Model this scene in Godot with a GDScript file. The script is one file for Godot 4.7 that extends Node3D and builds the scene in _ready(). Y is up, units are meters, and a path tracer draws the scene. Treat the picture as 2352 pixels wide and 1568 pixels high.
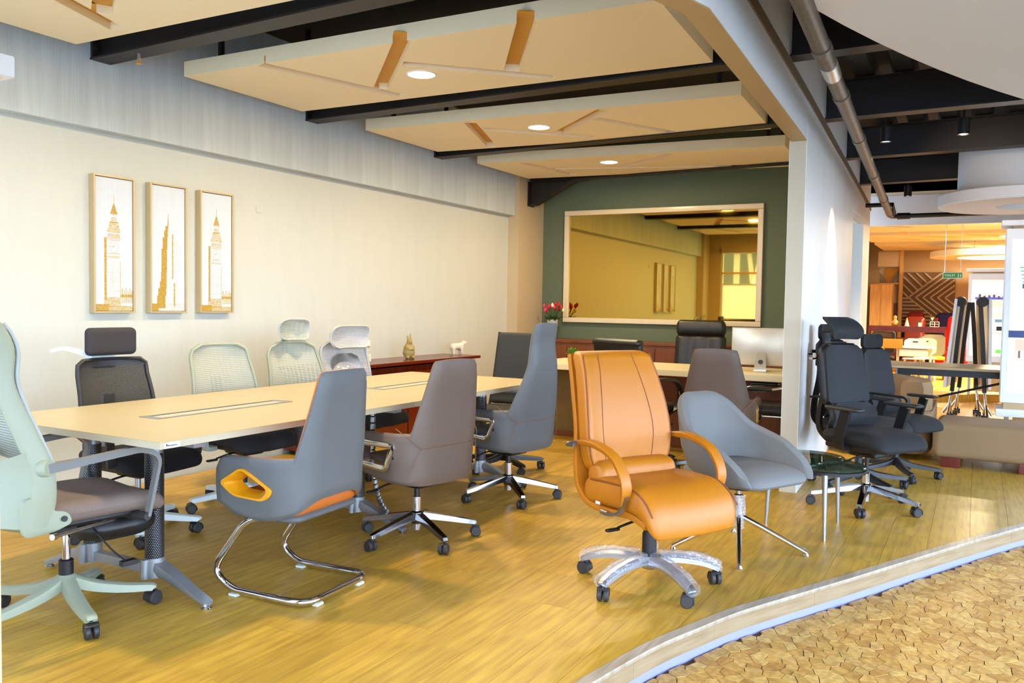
extends Node3D
# A furniture showroom: a meeting table with display chairs under suspended ceiling panels,
# a curved timber platform edge over a stone mosaic aisle, and more displays behind.

var M := {}            # materials by name
var used := {}         # node names already taken, with a count
var caster_cache := {}
var rng := RandomNumberGenerator.new()

func _ready() -> void:
	rng.seed = 20
	set_view()
	make_materials()
	build_shell()
	build_platform()
	build_ceiling()
	build_partition()
	build_back_wall()
	build_table()
	build_left_things()
	build_chairs()
	build_desk_area()
	build_right_things()
	build_far_showroom()

# ---------------------------------------------------------------- camera, sky, exposure
func set_view() -> void:
	var cam := Camera3D.new()
	cam.name = "camera"
	add_child(cam)
	var yaw := deg_to_rad(28.9257)
	var pitch := deg_to_rad(-2.533)
	var roll := deg_to_rad(0.9417)
	var f0 := Vector3(-sin(yaw), 0, -cos(yaw))
	var r0 := Vector3(cos(yaw), 0, -sin(yaw))
	var f := f0 * cos(pitch) + Vector3.UP * sin(pitch)
	var u0 := Vector3.UP * cos(pitch) - f0 * sin(pitch)
	var r := r0 * cos(roll) + u0 * sin(roll)
	var u := u0 * cos(roll) - r0 * sin(roll)
	cam.transform = Transform3D(Basis(r, u, -f), Vector3(0, 1.3, 0))
	cam.fov = rad_to_deg(2.0 * atan(784.0 / 1928.13))
	cam.near = 0.05
	cam.far = 200.0
	cam.current = true
	var we := WorldEnvironment.new()
	we.name = "environment"
	var env := Environment.new()
	env.background_mode = Environment.BG_SKY
	var sky := Sky.new()
	var sm := ProceduralSkyMaterial.new()
	sm.sky_top_color = Color(0.66, 0.80, 0.98)
	sm.sky_horizon_color = Color(0.88, 0.94, 1.0)
	sm.ground_horizon_color = Color(0.70, 0.70, 0.68)
	sm.ground_bottom_color = Color(0.45, 0.44, 0.42)
	sm.sky_energy_multiplier = 3.9
	sm.ground_energy_multiplier = 1.6
	sm.sun_angle_max = 0.0
	sky.sky_material = sm
	env.sky = sky
	env.tonemap_mode = Environment.TONE_MAPPER_LINEAR
	env.tonemap_exposure = 0.86
	env.sdfgi_enabled = true
	env.ssao_enabled = true
	env.ssil_enabled = true
	we.environment = env
	add_child(we)

# ---------------------------------------------------------------- naming and tagging
func numbered(called: String) -> String:
	if not used.has(called):
		used[called] = 0
		return called
	used[called] += 1
	return "%s_%03d" % [called, used[called]]

func tag(o: Node, label: String, category: String, group := "", kind := "") -> Node:
	if label != "": o.set_meta("label", label)
	if category != "": o.set_meta("category", category)
	if group != "": o.set_meta("group", group)
	if kind != "": o.set_meta("kind", kind)
	return o

func thing(called: String, label: String, category: String, at := Vector3.ZERO, turn_deg := 0.0, group := "") -> Node3D:
	var o := Node3D.new()
	o.name = numbered(called)
	add_child(o)
	o.position = at
	o.rotation.y = deg_to_rad(turn_deg)
	tag(o, label, category, group)
	return o

func put(called: String, mesh: Mesh, m: Material, parent: Node = null, at := Transform3D()) -> MeshInstance3D:
	var o := MeshInstance3D.new()
	o.mesh = mesh
	o.material_override = m
	o.transform = at
	o.cast_shadow = GeometryInstance3D.SHADOW_CASTING_SETTING_ON
	if parent == null:
		o.name = numbered(called)
		add_child(o)
	else:
		o.name = called
		parent.add_child(o, true)
	return o

func struct(called: String, mesh: Mesh, m: Material, label: String, parent: Node = null, at := Transform3D()) -> MeshInstance3D:
	var o := put(called, mesh, m, parent, at)
	if parent == null:
		tag(o, label, "structure", "", "structure")
	return o

func copy_thing(o: Node3D, label := "", at := Vector3.ZERO, turn_deg := 0.0) -> Node3D:
	var c: Node3D = o.duplicate()
	var base := String(o.name)
	c.name = numbered(base)
	add_child(c)
	c.position = at
	c.rotation.y = deg_to_rad(turn_deg)
	if label != "": c.set_meta("label", label)
	return c

# ---------------------------------------------------------------- mesh builder
class MB:
	var v := PackedVector3Array()
	var ix := PackedInt32Array()
	var t := Transform3D()
	func p(a: Vector3) -> int:
		v.append(t * a)
		return v.size() - 1
	func tri(a: int, b: int, c: int) -> void:
		ix.append(a); ix.append(b); ix.append(c)
	func quad(a: int, b: int, c: int, d: int) -> void:
		tri(a, b, c); tri(a, c, d)
	func face(pts: Array) -> void:
		var n := v.size()
		for q in pts: v.append(t * q)
		for i in range(1, pts.size() - 1): tri(n, n + i, n + i + 1)
	# rows of equally many points
	func grid(rows: Array, close_u := false, close_v := false) -> void:
		var n := v.size()
		var w: int = rows[0].size()
		for r in rows:
			for q in r: v.append(t * q)
		var hh := rows.size()
		for j in (hh if close_v else hh - 1):
			for i in (w if close_u else w - 1):
				var a := n + j * w + i
				var b := n + j * w + (i + 1) % w
				var c := n + ((j + 1) % hh) * w + (i + 1) % w
				var d := n + ((j + 1) % hh) * w + i
				quad(a, b, c, d)
	func fan(ring: Array, flip := false) -> void:
		var c := Vector3.ZERO
		for q in ring: c += q
		c /= ring.size()
		var n := v.size()
		v.append(t * c)
		for q in ring: v.append(t * q)
		var m := ring.size()
		for i in m:
			if flip: tri(n, n + 1 + (i + 1) % m, n + 1 + i)
			else: tri(n, n + 1 + i, n + 1 + (i + 1) % m)
	func box(c: Vector3, s: Vector3) -> void:
		var h := s * 0.5
		var q := []
		for k in 8:
			q.append(c + Vector3(h.x if k & 1 else -h.x, h.y if k & 2 else -h.y, h.z if k & 4 else -h.z))
		for f in [[0, 2, 3, 1], [4, 5, 7, 6], [0, 1, 5, 4], [2, 6, 7, 3], [0, 4, 6, 2], [1, 3, 7, 5]]:
			face([q[f[0]], q[f[1]], q[f[2]], q[f[3]]])
	# box with chamfered edges (44 triangles)
	func cbox(c: Vector3, s: Vector3, b: float) -> void:
		soft(c, s, Vector3(b, b, b), Vector3i(1, 1, 1), 1)
	# rounded box on a grid; deform(p) is applied to each point (in local space around c)
	func soft(c: Vector3, s: Vector3, r: Vector3, n: Vector3i, m := 3, deform = null) -> void:
		var h := s * 0.5
		r = Vector3(minf(r.x, h.x), minf(r.y, h.y), minf(r.z, h.z))
		var ax := []
		for k in 3:
			var l := []
			for i in m: l.append(-h[k] + r[k] * float(i) / m)
			for i in n[k] + 1: l.append(lerpf(-h[k] + r[k], h[k] - r[k], float(i) / n[k]))
			for i in range(1, m + 1): l.append(h[k] - r[k] + r[k] * float(i) / m)
			ax.append(l)
		for f in 6:
			var k := f >> 1
			var a := (k + 1) % 3
			var b := (k + 2) % 3
			var rows := []
			for y in ax[b]:
				var row := []
				for x in ax[a]:
					var q := Vector3.ZERO
					q[k] = h[k] if f & 1 else -h[k]
					q[a] = x if f & 1 else -x
					q[b] = y
					var e := Vector3(clampf(q.x, -h.x + r.x, h.x - r.x), clampf(q.y, -h.y + r.y, h.y - r.y), clampf(q.z, -h.z + r.z, h.z - r.z))
					var d := (q - e) / r
					if d.length() > 1e-6: q = e + d.normalized() * r
					if deform != null: q = deform.call(q)
					row.append(q + c)
				rows.append(row)
			grid(rows)
	func lathe(prof: Array, seg := 20, caps := true) -> void:
		var rows := []
		for q in prof:
			var row := []
			for i in seg:
				var a := TAU * i / seg
				row.append(Vector3(q.x * cos(a), q.y, q.x * sin(a)))
			rows.append(row)
		grid(rows, true)
		if caps:
			if prof[0].x > 1e-5: fan(rows[0], true)
			if prof[-1].x > 1e-5: fan(rows[-1])
	func cyl(a: Vector3, b: Vector3, r0: float, r1: float, seg := 14) -> void:
		tube([a, b], r0, seg, r1)
	func tube(path: Array, r0: float, seg := 10, r1 := -1.0, closed := false) -> void:
		if r1 < 0: r1 = r0
		var prof := []
		for i in seg:
			prof.append(Vector2(cos(TAU * i / seg), sin(TAU * i / seg)))
		sweep(path, prof, Vector3.ZERO, func(k: float) -> Vector2: return Vector2.ONE * lerpf(r0, r1, k), closed)
	# sweep a profile along a path; side fixes the profile's x axis (ZERO: parallel transport)
	func sweep(path: Array, prof: Array, side: Vector3, sc = null, closed := false) -> void:
		var n := path.size()
		var rows := []
		var s := side
		if s == Vector3.ZERO:
			var d0: Vector3 = (path[1] - path[0]).normalized()
			s = d0.cross(Vector3.UP if absf(d0.y) < 0.9 else Vector3.RIGHT).normalized()
		for i in n:
			var d: Vector3
			if closed: d = (path[(i + 1) % n] - path[(i + n - 1) % n]).normalized()
			elif i == 0: d = (path[1] - path[0]).normalized()
			elif i == n - 1: d = (path[i] - path[i - 1]).normalized()
			else: d = (path[i + 1] - path[i - 1]).normalized()
			var sx := (s - d * s.dot(d)).normalized()
			if side == Vector3.ZERO: s = sx
			var sy := d.cross(sx).normalized()
			var k := Vector2.ONE
			if sc != null: k = sc.call(float(i) / maxi(1, n - 1))
			var row := []
			for q in prof: row.append(path[i] + sx * q.x * k.x + sy * q.y * k.y)
			rows.append(row)
		grid(rows, true, closed)
		if not closed:
			fan(rows[0], true)
			fan(rows[-1])
	# polygon in the local xy plane, thickness along z from z0 to z1, edges chamfered by b
	func prism(poly: PackedVector2Array, z0: float, z1: float, b := 0.0) -> void:
		if Geometry2D.is_polygon_clockwise(poly):
			poly = poly.duplicate()
			poly.reverse()
		var inner := poly
		if b > 0.0:
			var o := Geometry2D.offset_polygon(poly, -b)
			if o.size() == 1 and o[0].size() == poly.size():
				inner = o[0]
				# offset_polygon may start elsewhere: align
				var best := 0
				var bd := 1e9
				for k in inner.size():
					var dd := 0.0
					for j in inner.size(): dd += inner[(j + k) % inner.size()].distance_squared_to(poly[j])
					if dd < bd:
						bd = dd; best = k
				var al := PackedVector2Array()
				for j in inner.size(): al.append(inner[(j + best) % inner.size()])
				inner = al
			else: b = 0.0
		var tr := Geometry2D.triangulate_polygon(inner)
		var rings := []
		if b > 0.0: rings = [[inner, z0], [poly, z0 + b], [poly, z1 - b], [inner, z1]]
		else: rings = [[poly, z0], [poly, z1]]
		var rows := []
		for g in rings:
			var row := []
			for q in g[0]: row.append(Vector3(q.x, q.y, g[1]))
			rows.append(row)
		grid(rows, true)
		for e in 2:
			var n := v.size()
			for q in inner: v.append(t * Vector3(q.x, q.y, z1 if e else z0))
			for i in range(0, tr.size(), 3):
				if e: tri(n + tr[i], n + tr[i + 1], n + tr[i + 2])
				else: tri(n + tr[i], n + tr[i + 2], n + tr[i + 1])
	# commit: crease < 0 flat, otherwise smooth below that angle; closed bodies are turned outward
	func done(crease := 40.0, orient := true) -> ArrayMesh:
		var nt := ix.size() / 3
		var keys := {}
		var wid := PackedInt32Array()
		wid.resize(v.size())
		for i in v.size():
			var q := Vector3i((v[i] * 20000.0).round())
			if not keys.has(q): keys[q] = keys.size()
			wid[i] = keys[q]
		var fn := PackedVector3Array()
		fn.resize(nt)
		var vol := 0.0
		for i in nt:
			var a := v[ix[i * 3]]
			var b := v[ix[i * 3 + 1]]
			var c := v[ix[i * 3 + 2]]
			fn[i] = (b - a).cross(c - a)
			vol += a.dot(fn[i])
		if orient and vol < 0.0:
			for i in nt:
				var k := ix[i * 3 + 1]
				ix[i * 3 + 1] = ix[i * 3 + 2]
				ix[i * 3 + 2] = k
				fn[i] = -fn[i]
		# fn points outward for counter-clockwise; Godot's front is clockwise
		var out_v := PackedVector3Array()
		var out_n := PackedVector3Array()
		out_v.resize(nt * 3)
		out_n.resize(nt * 3)
		if crease < 0.0:
			for i in nt:
				var nn := fn[i].normalized()
				for k in 3:
					out_v[i * 3 + k] = v[ix[i * 3 + (2 - k)]]
					out_n[i * 3 + k] = nn
		else:
			var inc := []
			inc.resize(keys.size())
			for i in nt:
				for k in 3:
					var w := wid[ix[i * 3 + k]]
					if inc[w] == null: inc[w] = PackedInt32Array([i])
					else: inc[w].append(i)
			var cs := cos(deg_to_rad(crease))
			var un := PackedVector3Array()
			un.resize(nt)
			for i in nt: un[i] = fn[i].normalized()
			for i in nt:
				for k in 3:
					var id := ix[i * 3 + (2 - k)]
					var s := Vector3.ZERO
					for f in inc[wid[id]]:
						if un[f].dot(un[i]) > cs: s += fn[f]
					out_v[i * 3 + k] = v[id]
					var sn := s.normalized()
					out_n[i * 3 + k] = sn if sn != Vector3.ZERO else Vector3.UP
		var arr := []
		arr.resize(Mesh.ARRAY_MAX)
		arr[Mesh.ARRAY_VERTEX] = out_v
		arr[Mesh.ARRAY_NORMAL] = out_n
		var am := ArrayMesh.new()
		am.add_surface_from_arrays(Mesh.PRIMITIVE_TRIANGLES, arr)
		return am

func mb(at := Transform3D()) -> MB:
	var m := MB.new()
	m.t = at
	return m

func pose(at: Vector3, rot_deg := Vector3.ZERO) -> Transform3D:
	return Transform3D(Basis.from_euler(rot_deg * PI / 180.0), at)

func box_mesh(c: Vector3, s: Vector3, b := 0.0) -> ArrayMesh:
	var m := mb()
	if b > 0.0: m.cbox(c, s, b)
	else: m.box(c, s)
	return m.done(30.0 if b > 0.0 else -1.0)

# slab over a polygon in plan (x, z), from y0 to y1
func plan_prism(m: MB, poly: PackedVector2Array, y0: float, y1: float, b := 0.0) -> void:
	var keep := m.t
	m.t = m.t * Transform3D(Basis(Vector3(1, 0, 0), Vector3(0, 0, 1), Vector3(0, -1, 0)), Vector3.ZERO)
	m.prism(poly, -y1, -y0, b)
	m.t = keep

# smooth curve through points
func curve(pts: Array, n := 6, closed := false) -> Array:
	var out := []
	var c := pts.size()
	for i in (c if closed else c - 1):
		var a: Vector3 = pts[(i - 1 + c) % c] if (closed or i > 0) else pts[0]
		var b: Vector3 = pts[i]
		var d: Vector3 = pts[(i + 1) % c]
		var e: Vector3 = pts[(i + 2) % c] if (closed or i + 2 < c) else pts[c - 1]
		for k in n:
			out.append(b.cubic_interpolate(d, a, e, float(k) / n))
	if not closed: out.append(pts[c - 1])
	return out

# polyline with rounded corners
func fillet(pts: Array, r: float, n := 5) -> Array:
	var out := [pts[0]]
	for i in range(1, pts.size() - 1):
		var a: Vector3 = pts[i - 1]
		var b: Vector3 = pts[i]
		var c: Vector3 = pts[i + 1]
		var rr := minf(r, minf(a.distance_to(b), b.distance_to(c)) * 0.49)
		var s := b + (a - b).normalized() * rr
		var e := b + (c - b).normalized() * rr
		for k in n + 1:
			var q := float(k) / n
			out.append(s.lerp(b, q).lerp(b.lerp(e, q), q))
	out.append(pts[-1])
	return out

func rounded_rect(w: float, h: float, r: float, n := 4) -> PackedVector2Array:
	var o := PackedVector2Array()
	for k in 4:
		var c := Vector2((w / 2 - r) * (1 if k == 0 or k == 3 else -1), (h / 2 - r) * (1 if k < 2 else -1))
		for i in n + 1:
			var a := PI / 2 * (k + float(i) / n)
			o.append(c + Vector2(cos(a), sin(a)) * r)
	return o

func rounded_poly(pts: Array, r: float, n := 4) -> PackedVector2Array:
	var o := PackedVector2Array()
	var c := pts.size()
	for i in c:
		var a: Vector2 = pts[(i - 1 + c) % c]
		var b: Vector2 = pts[i]
		var d: Vector2 = pts[(i + 1) % c]
		var rr := minf(r, minf(a.distance_to(b), b.distance_to(d)) * 0.45)
		var s := b + (a - b).normalized() * rr
		var e := b + (d - b).normalized() * rr
		for k in n + 1:
			var q := float(k) / n
			o.append(s.lerp(b, q).lerp(b.lerp(e, q), q))
	return o

# piecewise linear (smoothed) lookup: table is [[x, y], ...]
func look(tab: Array, x: float, smooth := true) -> float:
	if x <= tab[0][0]: return tab[0][1]
	for i in range(1, tab.size()):
		if x <= tab[i][0]:
			var k: float = (x - tab[i - 1][0]) / (tab[i][0] - tab[i - 1][0])
			if smooth: k = k * k * (3.0 - 2.0 * k)
			return lerpf(tab[i - 1][1], tab[i][1], k)
	return tab[-1][1]
# smooth spline lookup
func look_c(tab: Array, x: float) -> float:
	var n := tab.size()
	if x <= tab[0][0]: return tab[0][1]
	if x >= tab[n - 1][0]: return tab[n - 1][1]
	for i in range(1, n):
		if x <= tab[i][0]:
			var k: float = (x - tab[i - 1][0]) / (tab[i][0] - tab[i - 1][0])
			var a: float = tab[maxi(0, i - 2)][1]
			var d: float = tab[mini(n - 1, i + 1)][1]
			return cubic_interpolate(tab[i - 1][1], tab[i][1], a, d, k)
	return 0.0

# ---------------------------------------------------------------- materials
func mat(key: String, c: Color, rough := 0.6, metal := 0.0) -> StandardMaterial3D:
	var m := StandardMaterial3D.new()
	m.resource_name = key
	m.albedo_color = c
	m.roughness = rough
	m.metallic = metal
	M[key] = m
	return m

func tri_tex(m: StandardMaterial3D, img: ImageTexture, scale: Vector3, world := false, bump: ImageTexture = null, depth := 0.0) -> StandardMaterial3D:
	if img: m.albedo_texture = img
	m.uv1_triplanar = true
	m.uv1_world_triplanar = world
	m.uv1_scale = scale
	m.uv1_triplanar_sharpness = 6.0
	if bump:
		m.heightmap_enabled = true
		m.heightmap_texture = bump
		m.heightmap_scale = depth
	return m

func noise_img(w: int, h: int, sx: int, sy: int, freq: float, oct: int, sd: int) -> Image:
	# noise computed on a small field and stretched: sx, sy are the stretches
	var n := FastNoiseLite.new()
	n.noise_type = FastNoiseLite.TYPE_SIMPLEX_SMOOTH
	n.frequency = freq
	n.fractal_octaves = oct
	n.seed = sd
	var im := n.get_seamless_image(w / sx, h / sy, false, false, 0.2, true)
	im.resize(w, h, Image.INTERPOLATE_CUBIC)
	return im

# mixes greyscale layers into an RGB texture between colours a and b
func ramp_tex(layers: Array, a: Color, b: Color, contrast := 1.0) -> ImageTexture:
	var w: int = layers[0][0].get_width()
	var h: int = layers[0][0].get_height()
	var d := PackedByteArray()
	d.resize(w * h * 3)
	var datas := []
	var ws := []
	for l in layers:
		l[0].convert(Image.FORMAT_L8)
		datas.append(l[0].get_data())
		ws.append(l[1])
	for i in w * h:
		var s := 0.0
		for k in datas.size(): s += (datas[k][i] / 255.0 - 0.5) * ws[k]
		s = clampf(0.5 + s * contrast, 0.0, 1.0)
		d[i * 3] = int(lerpf(a.r, b.r, s) * 255.0)
		d[i * 3 + 1] = int(lerpf(a.g, b.g, s) * 255.0)
		d[i * 3 + 2] = int(lerpf(a.b, b.b, s) * 255.0)
	var im := Image.create_from_data(w, h, false, Image.FORMAT_RGB8, d)
	im.generate_mipmaps()
	return ImageTexture.create_from_image(im)

func make_materials() -> void:
	var grain: ImageTexture = ramp_tex([[noise_img(512, 512, 1, 16, 0.035, 4, 3), 0.9], [noise_img(512, 512, 1, 32, 0.12, 2, 4), 0.45], [noise_img(512, 512, 2, 4, 0.012, 2, 5), 0.5]], Color(0.83, 0.79, 0.72), Color(1, 1, 1), 1.0)
	var streak := ramp_tex([[noise_img(512, 512, 1, 64, 0.35, 2, 13), 0.9], [noise_img(512, 512, 2, 8, 0.01, 2, 14), 0.35]], Color(0.965, 0.965, 0.96), Color(1, 1, 1), 1.0)
	var gi: Image = grain.get_image().duplicate()
	gi.clear_mipmaps()
	gi.rotate_90(CLOCKWISE)
	var grain_h := ImageTexture.create_from_image(gi)
	var streak2 := ramp_tex([[noise_img(512, 512, 1, 64, 0.35, 2, 13), 0.9], [noise_img(512, 512, 2, 8, 0.01, 2, 14), 0.35]], Color(0.82, 0.82, 0.81), Color(1, 1, 1), 1.0)
	var cloth := ramp_tex([[noise_img(256, 256, 1, 1, 0.35, 2, 21), 1.0], [noise_img(256, 256, 1, 1, 0.05, 2, 22), 0.2]], Color(0.80, 0.80, 0.80), Color(1, 1, 1), 1.0)
	var fleck := ramp_tex([[noise_img(256, 256, 1, 1, 0.3, 3, 23), 1.5]], Color(0.62, 0.63, 0.65), Color(1, 1, 1), 1.2)
	var hide := ramp_tex([[noise_img(256, 256, 1, 1, 0.12, 3, 31), 1.0]], Color(0, 0, 0), Color(1, 1, 1), 1.0)
	var mottle := ramp_tex([[noise_img(256, 256, 1, 1, 0.02, 4, 41), 1.0], [noise_img(256, 256, 1, 1, 0.2, 2, 42), 0.5]], Color(0.80, 0.77, 0.72), Color(1, 1, 1), 1.2)
	# timber floor boards: a few tones of one board
	for k in 6:
		var tone: float = [1.0, 0.965, 0.985, 0.945, 0.975, 0.955][k]
		var m := mat("plank%d" % k, Color(0.84 * tone, 0.67 * tone, 0.245 * tone), 0.42)
		tri_tex(m, grain, Vector3(1.7, 1.7, 1.7), true)
		m.uv1_offset = Vector3(0.37 * k, 0.0, 0.61 * k)
		m.metallic_specular = 0.45
	tri_tex(mat("nosing", Color(0.74, 0.69, 0.62), 0.45), grain, Vector3(1.5, 1.5, 1.5), true)
	tri_tex(mat("riser", Color(0.64, 0.55, 0.42), 0.5), grain_h, Vector3(1.6, 1.6, 1.6), true)
	mat("lavender", Color(0.56, 0.56, 0.74), 0.55)
	mat("subfloor", Color(0.30, 0.24, 0.17), 0.9)
	for k in 5:
		var c: Color = [Color(0.88, 0.69, 0.36), Color(0.84, 0.65, 0.33), Color(0.91, 0.74, 0.42), Color(0.79, 0.59, 0.29), Color(0.87, 0.69, 0.39)][k]
		tri_tex(mat("stone%d" % k, c, 0.55), mottle, Vector3(5, 5, 5), true)
	tri_tex(mat("grout", Color(0.42, 0.29, 0.13), 0.9), mottle, Vector3(6, 6, 6), true)
	# walls
	tri_tex(mat("wall_cream", Color(0.80, 0.81, 0.775), 0.75), streak, Vector3(2.4, 1.2, 2.4), true)
	tri_tex(mat("wall_grey", Color(0.82, 0.865, 0.885), 0.7), streak2, Vector3(2.2, 0.6, 2.2), true)
	tri_tex(mat("wall_beige", Color(0.78, 0.70, 0.57), 0.75), streak, Vector3(1.5, 0.5, 1.5), true)
	tri_tex(mat("wall_green", Color(0.42, 0.475, 0.375), 0.8), cloth, Vector3(3, 3, 3), true)
	tri_tex(mat("partition", Color(0.94, 0.94, 0.93), 0.55), streak, Vector3(1.2, 0.4, 1.2), true)
	tri_tex(mat("post_wood", Color(0.77, 0.73, 0.64), 0.5), streak, Vector3(2.5, 0.5, 2.5), true)
	mat("panel", Color(0.93, 0.86, 0.70), 0.7)
	mat("panel_gold", Color(0.80, 0.58, 0.18), 0.6)
	mat("white_soffit", Color(0.91, 0.91, 0.90), 0.7)
	tri_tex(mat("steel_black", Color(0.115, 0.095, 0.085), 0.5), cloth, Vector3(4, 4, 4), true)
	mat("deck", Color(0.12, 0.105, 0.09), 0.7)
	tri_tex(mat("pipe", Color(0.40, 0.38, 0.33), 0.45, 0.2), mottle, Vector3(5, 5, 5), true)
	# glass and mirror
	var mir := mat("mirror", Color(0.78, 0.645, 0.31), 0.02, 1.0)
	mir.metallic_specular = 0.5
	mat("frame_cream", Color(0.86, 0.80, 0.68), 0.25)
	var gl := mat("glass_clear", Color(0.9, 0.97, 0.95, 0.12), 0.02)
	gl.transparency = BaseMaterial3D.TRANSPARENCY_ALPHA
	var gt := mat("glass_green", Color(0.10, 0.22, 0.15, 0.5), 0.02)
	gt.transparency = BaseMaterial3D.TRANSPARENCY_ALPHA
	var fr := mat("glass_frost", Color(0.93, 0.95, 0.93), 0.6)
	fr.backlight_enabled = true
	fr.backlight = Color(0.85, 0.85, 0.85)
	var film := mat("white_film", Color(0.93, 0.93, 0.93), 0.6)
	film.backlight_enabled = true
	film.backlight = Color(1, 1, 1)
	# metals and plastics
	mat("chrome", Color(0.86, 0.86, 0.88), 0.09, 1.0)
	mat("chrome_dark", Color(0.50, 0.50, 0.51), 0.12, 1.0)
	mat("seam_brown", Color(0.50, 0.36, 0.26), 0.7)
	mat("street_grey", Color(0.24, 0.24, 0.245), 0.8)
	mat("frame_champagne", Color(0.76, 0.68, 0.52), 0.4, 0.3)
	tri_tex(mat("lining_wood", Color(0.76, 0.64, 0.44), 0.5), streak, Vector3(2.5, 0.5, 2.5), true)
	mat("shadow_band", Color(0.50, 0.42, 0.32), 0.7)  # brown of the shadow band on the partition, shade put into the colour
	mat("steel_satin", Color(0.70, 0.72, 0.75), 0.3, 1.0)
	mat("silver_paint", Color(0.60, 0.61, 0.62), 0.35, 0.6)
	mat("black_plastic", Color(0.075, 0.07, 0.072), 0.45)
	mat("dark_plastic", Color(0.16, 0.155, 0.16), 0.5)
	mat("caster_grey", Color(0.20, 0.19, 0.19), 0.55)
	mat("white_plastic", Color(0.83, 0.86, 0.85), 0.4)
	mat("pale_green_plastic", Color(0.60, 0.62, 0.53), 0.42)
	mat("arm_pale", Color(0.66, 0.68, 0.67), 0.5)
	mat("arm_grey", Color(0.44, 0.44, 0.43), 0.5)
	mat("gold_plastic", Color(0.85, 0.58, 0.05), 0.35)
	mat("rubber", Color(0.06, 0.06, 0.06), 0.8)
	# upholstery
	tri_tex(mat("leather_greyblue", Color(0.41, 0.42, 0.42), 0.55), cloth, Vector3(9, 9, 9), false)
	tri_tex(mat("leather_taupe", Color(0.475, 0.405, 0.355), 0.55), cloth, Vector3(9, 9, 9), false)
	tri_tex(mat("leather_brown", Color(0.40, 0.33, 0.285), 0.5), cloth, Vector3(9, 9, 9), false)
	tri_tex(mat("leather_orange", Color(0.73, 0.44, 0.065), 0.42), null, Vector3(14, 14, 14), false, hide, 0.03)
	tri_tex(mat("lining_orange", Color(0.80, 0.42, 0.11), 0.6), cloth, Vector3(9, 9, 9), false)
	tri_tex(mat("leather_black", Color(0.085, 0.078, 0.07), 0.38), null, Vector3(14, 14, 14), false, hide, 0.03)
	tri_tex(mat("tub_fabric", Color(0.56, 0.55, 0.53), 0.85), fleck, Vector3(7, 7, 7), false)
	tri_tex(mat("fabric_black", Color(0.115, 0.108, 0.11), 0.85), cloth, Vector3(10, 10, 10), false)
	tri_tex(mat("fabric_navy", Color(0.135, 0.14, 0.15), 0.8), cloth, Vector3(10, 10, 10), false)
	tri_tex(mat("fabric_charcoal", Color(0.22, 0.205, 0.21), 0.85), cloth, Vector3(10, 10, 10), false)
	tri_tex(mat("fabric_dark", Color(0.215, 0.205, 0.185), 0.8), cloth, Vector3(8, 8, 8), false)
	tri_tex(mat("fabric_seatgrey", Color(0.52, 0.45, 0.41), 0.8), cloth, Vector3(10, 10, 10), false)
	tri_tex(mat("bench_fabric", Color(0.68, 0.54, 0.37), 0.9), fleck, Vector3(6, 6, 6), false)
	# see-through weaves: opaque threads with real gaps
	var ribs := Image.create(8, 64, false, Image.FORMAT_RGBA8)
	for y in 64:
		for x in 8:
			var open := (y % 16) >= 11 and not (x == 0)
			ribs.set_pixel(x, y, Color(1, 1, 1, 0.25 if open else 0.97))
	var ribt := ImageTexture.create_from_image(ribs)
	for it in [["mesh_pale", Color(0.66, 0.67, 0.61)], ["mesh_white", Color(0.70, 0.70, 0.71)]]:
		var mm := mat(it[0], it[1], 0.7)
		tri_tex(mm, ribt, Vector3(30, 22, 30), false)
		mm.transparency = BaseMaterial3D.TRANSPARENCY_ALPHA
	var net := Image.create(16, 16, false, Image.FORMAT_RGBA8)
	for y in 16:
		for x in 16:
			var hole := (x % 8 > 3) and (y % 8 > 3)
			net.set_pixel(x, y, Color(1, 1, 1, 0.15 if hole else 0.9))
	var nett := ImageTexture.create_from_image(net)
	var mk := mat("mesh_black", Color(0.13, 0.115, 0.105), 0.8)
	tri_tex(mk, nett, Vector3(150, 150, 150), false)
	mk.transparency = BaseMaterial3D.TRANSPARENCY_ALPHA
	# timber furniture
	tri_tex(mat("table_top", Color(0.745, 0.675, 0.50), 0.38), streak, Vector3(1.2, 1.2, 1.2), true)
	tri_tex(mat("table_edge", Color(0.76, 0.71, 0.60), 0.5), streak, Vector3(2, 2, 2), true)
	tri_tex(mat("mahogany", Color(0.42, 0.13, 0.055), 0.22), grain, Vector3(2.2, 2.2, 2.2), true)
	tri_tex(mat("walnut", Color(0.48, 0.27, 0.12), 0.4), grain, Vector3(3, 1.2, 3), true)
	tri_tex(mat("oak_light", Color(0.86, 0.69, 0.42), 0.5), grain, Vector3(3, 0.8, 3), true)
	tri_tex(mat("oak_grey", Color(0.80, 0.70, 0.53), 0.5), grain_h, Vector3(1.5, 2, 2), true)
	mat("desk_white", Color(0.88, 0.82, 0.66), 0.35)
	mat("olive_panel", Color(0.42, 0.33, 0.14), 0.5)
	mat("white_paint", Color(0.90, 0.90, 0.89), 0.5)
	mat("yellow_paint", Color(0.90, 0.68, 0.09), 0.45)
	mat("lime", Color(0.80, 0.86, 0.10), 0.6)
	mat("blue_paint", Color(0.30, 0.40, 0.78), 0.45)
	mat("red_leather", Color(0.80, 0.06, 0.07), 0.3)
	mat("brown_leather", Color(0.44, 0.13, 0.085), 0.3)
	mat("darkred_fabric", Color(0.50, 0.05, 0.06), 0.7)
	mat("blue_fabric", Color(0.09, 0.13, 0.42), 0.75)
	mat("tan_paint", Color(0.74, 0.62, 0.46), 0.75)
	mat("slat_dark", Color(0.42, 0.33, 0.25), 0.8)
	mat("slat_light", Color(0.72, 0.63, 0.51), 0.7)
	mat("grey_triangle", Color(0.55, 0.53, 0.48), 0.7)
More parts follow.
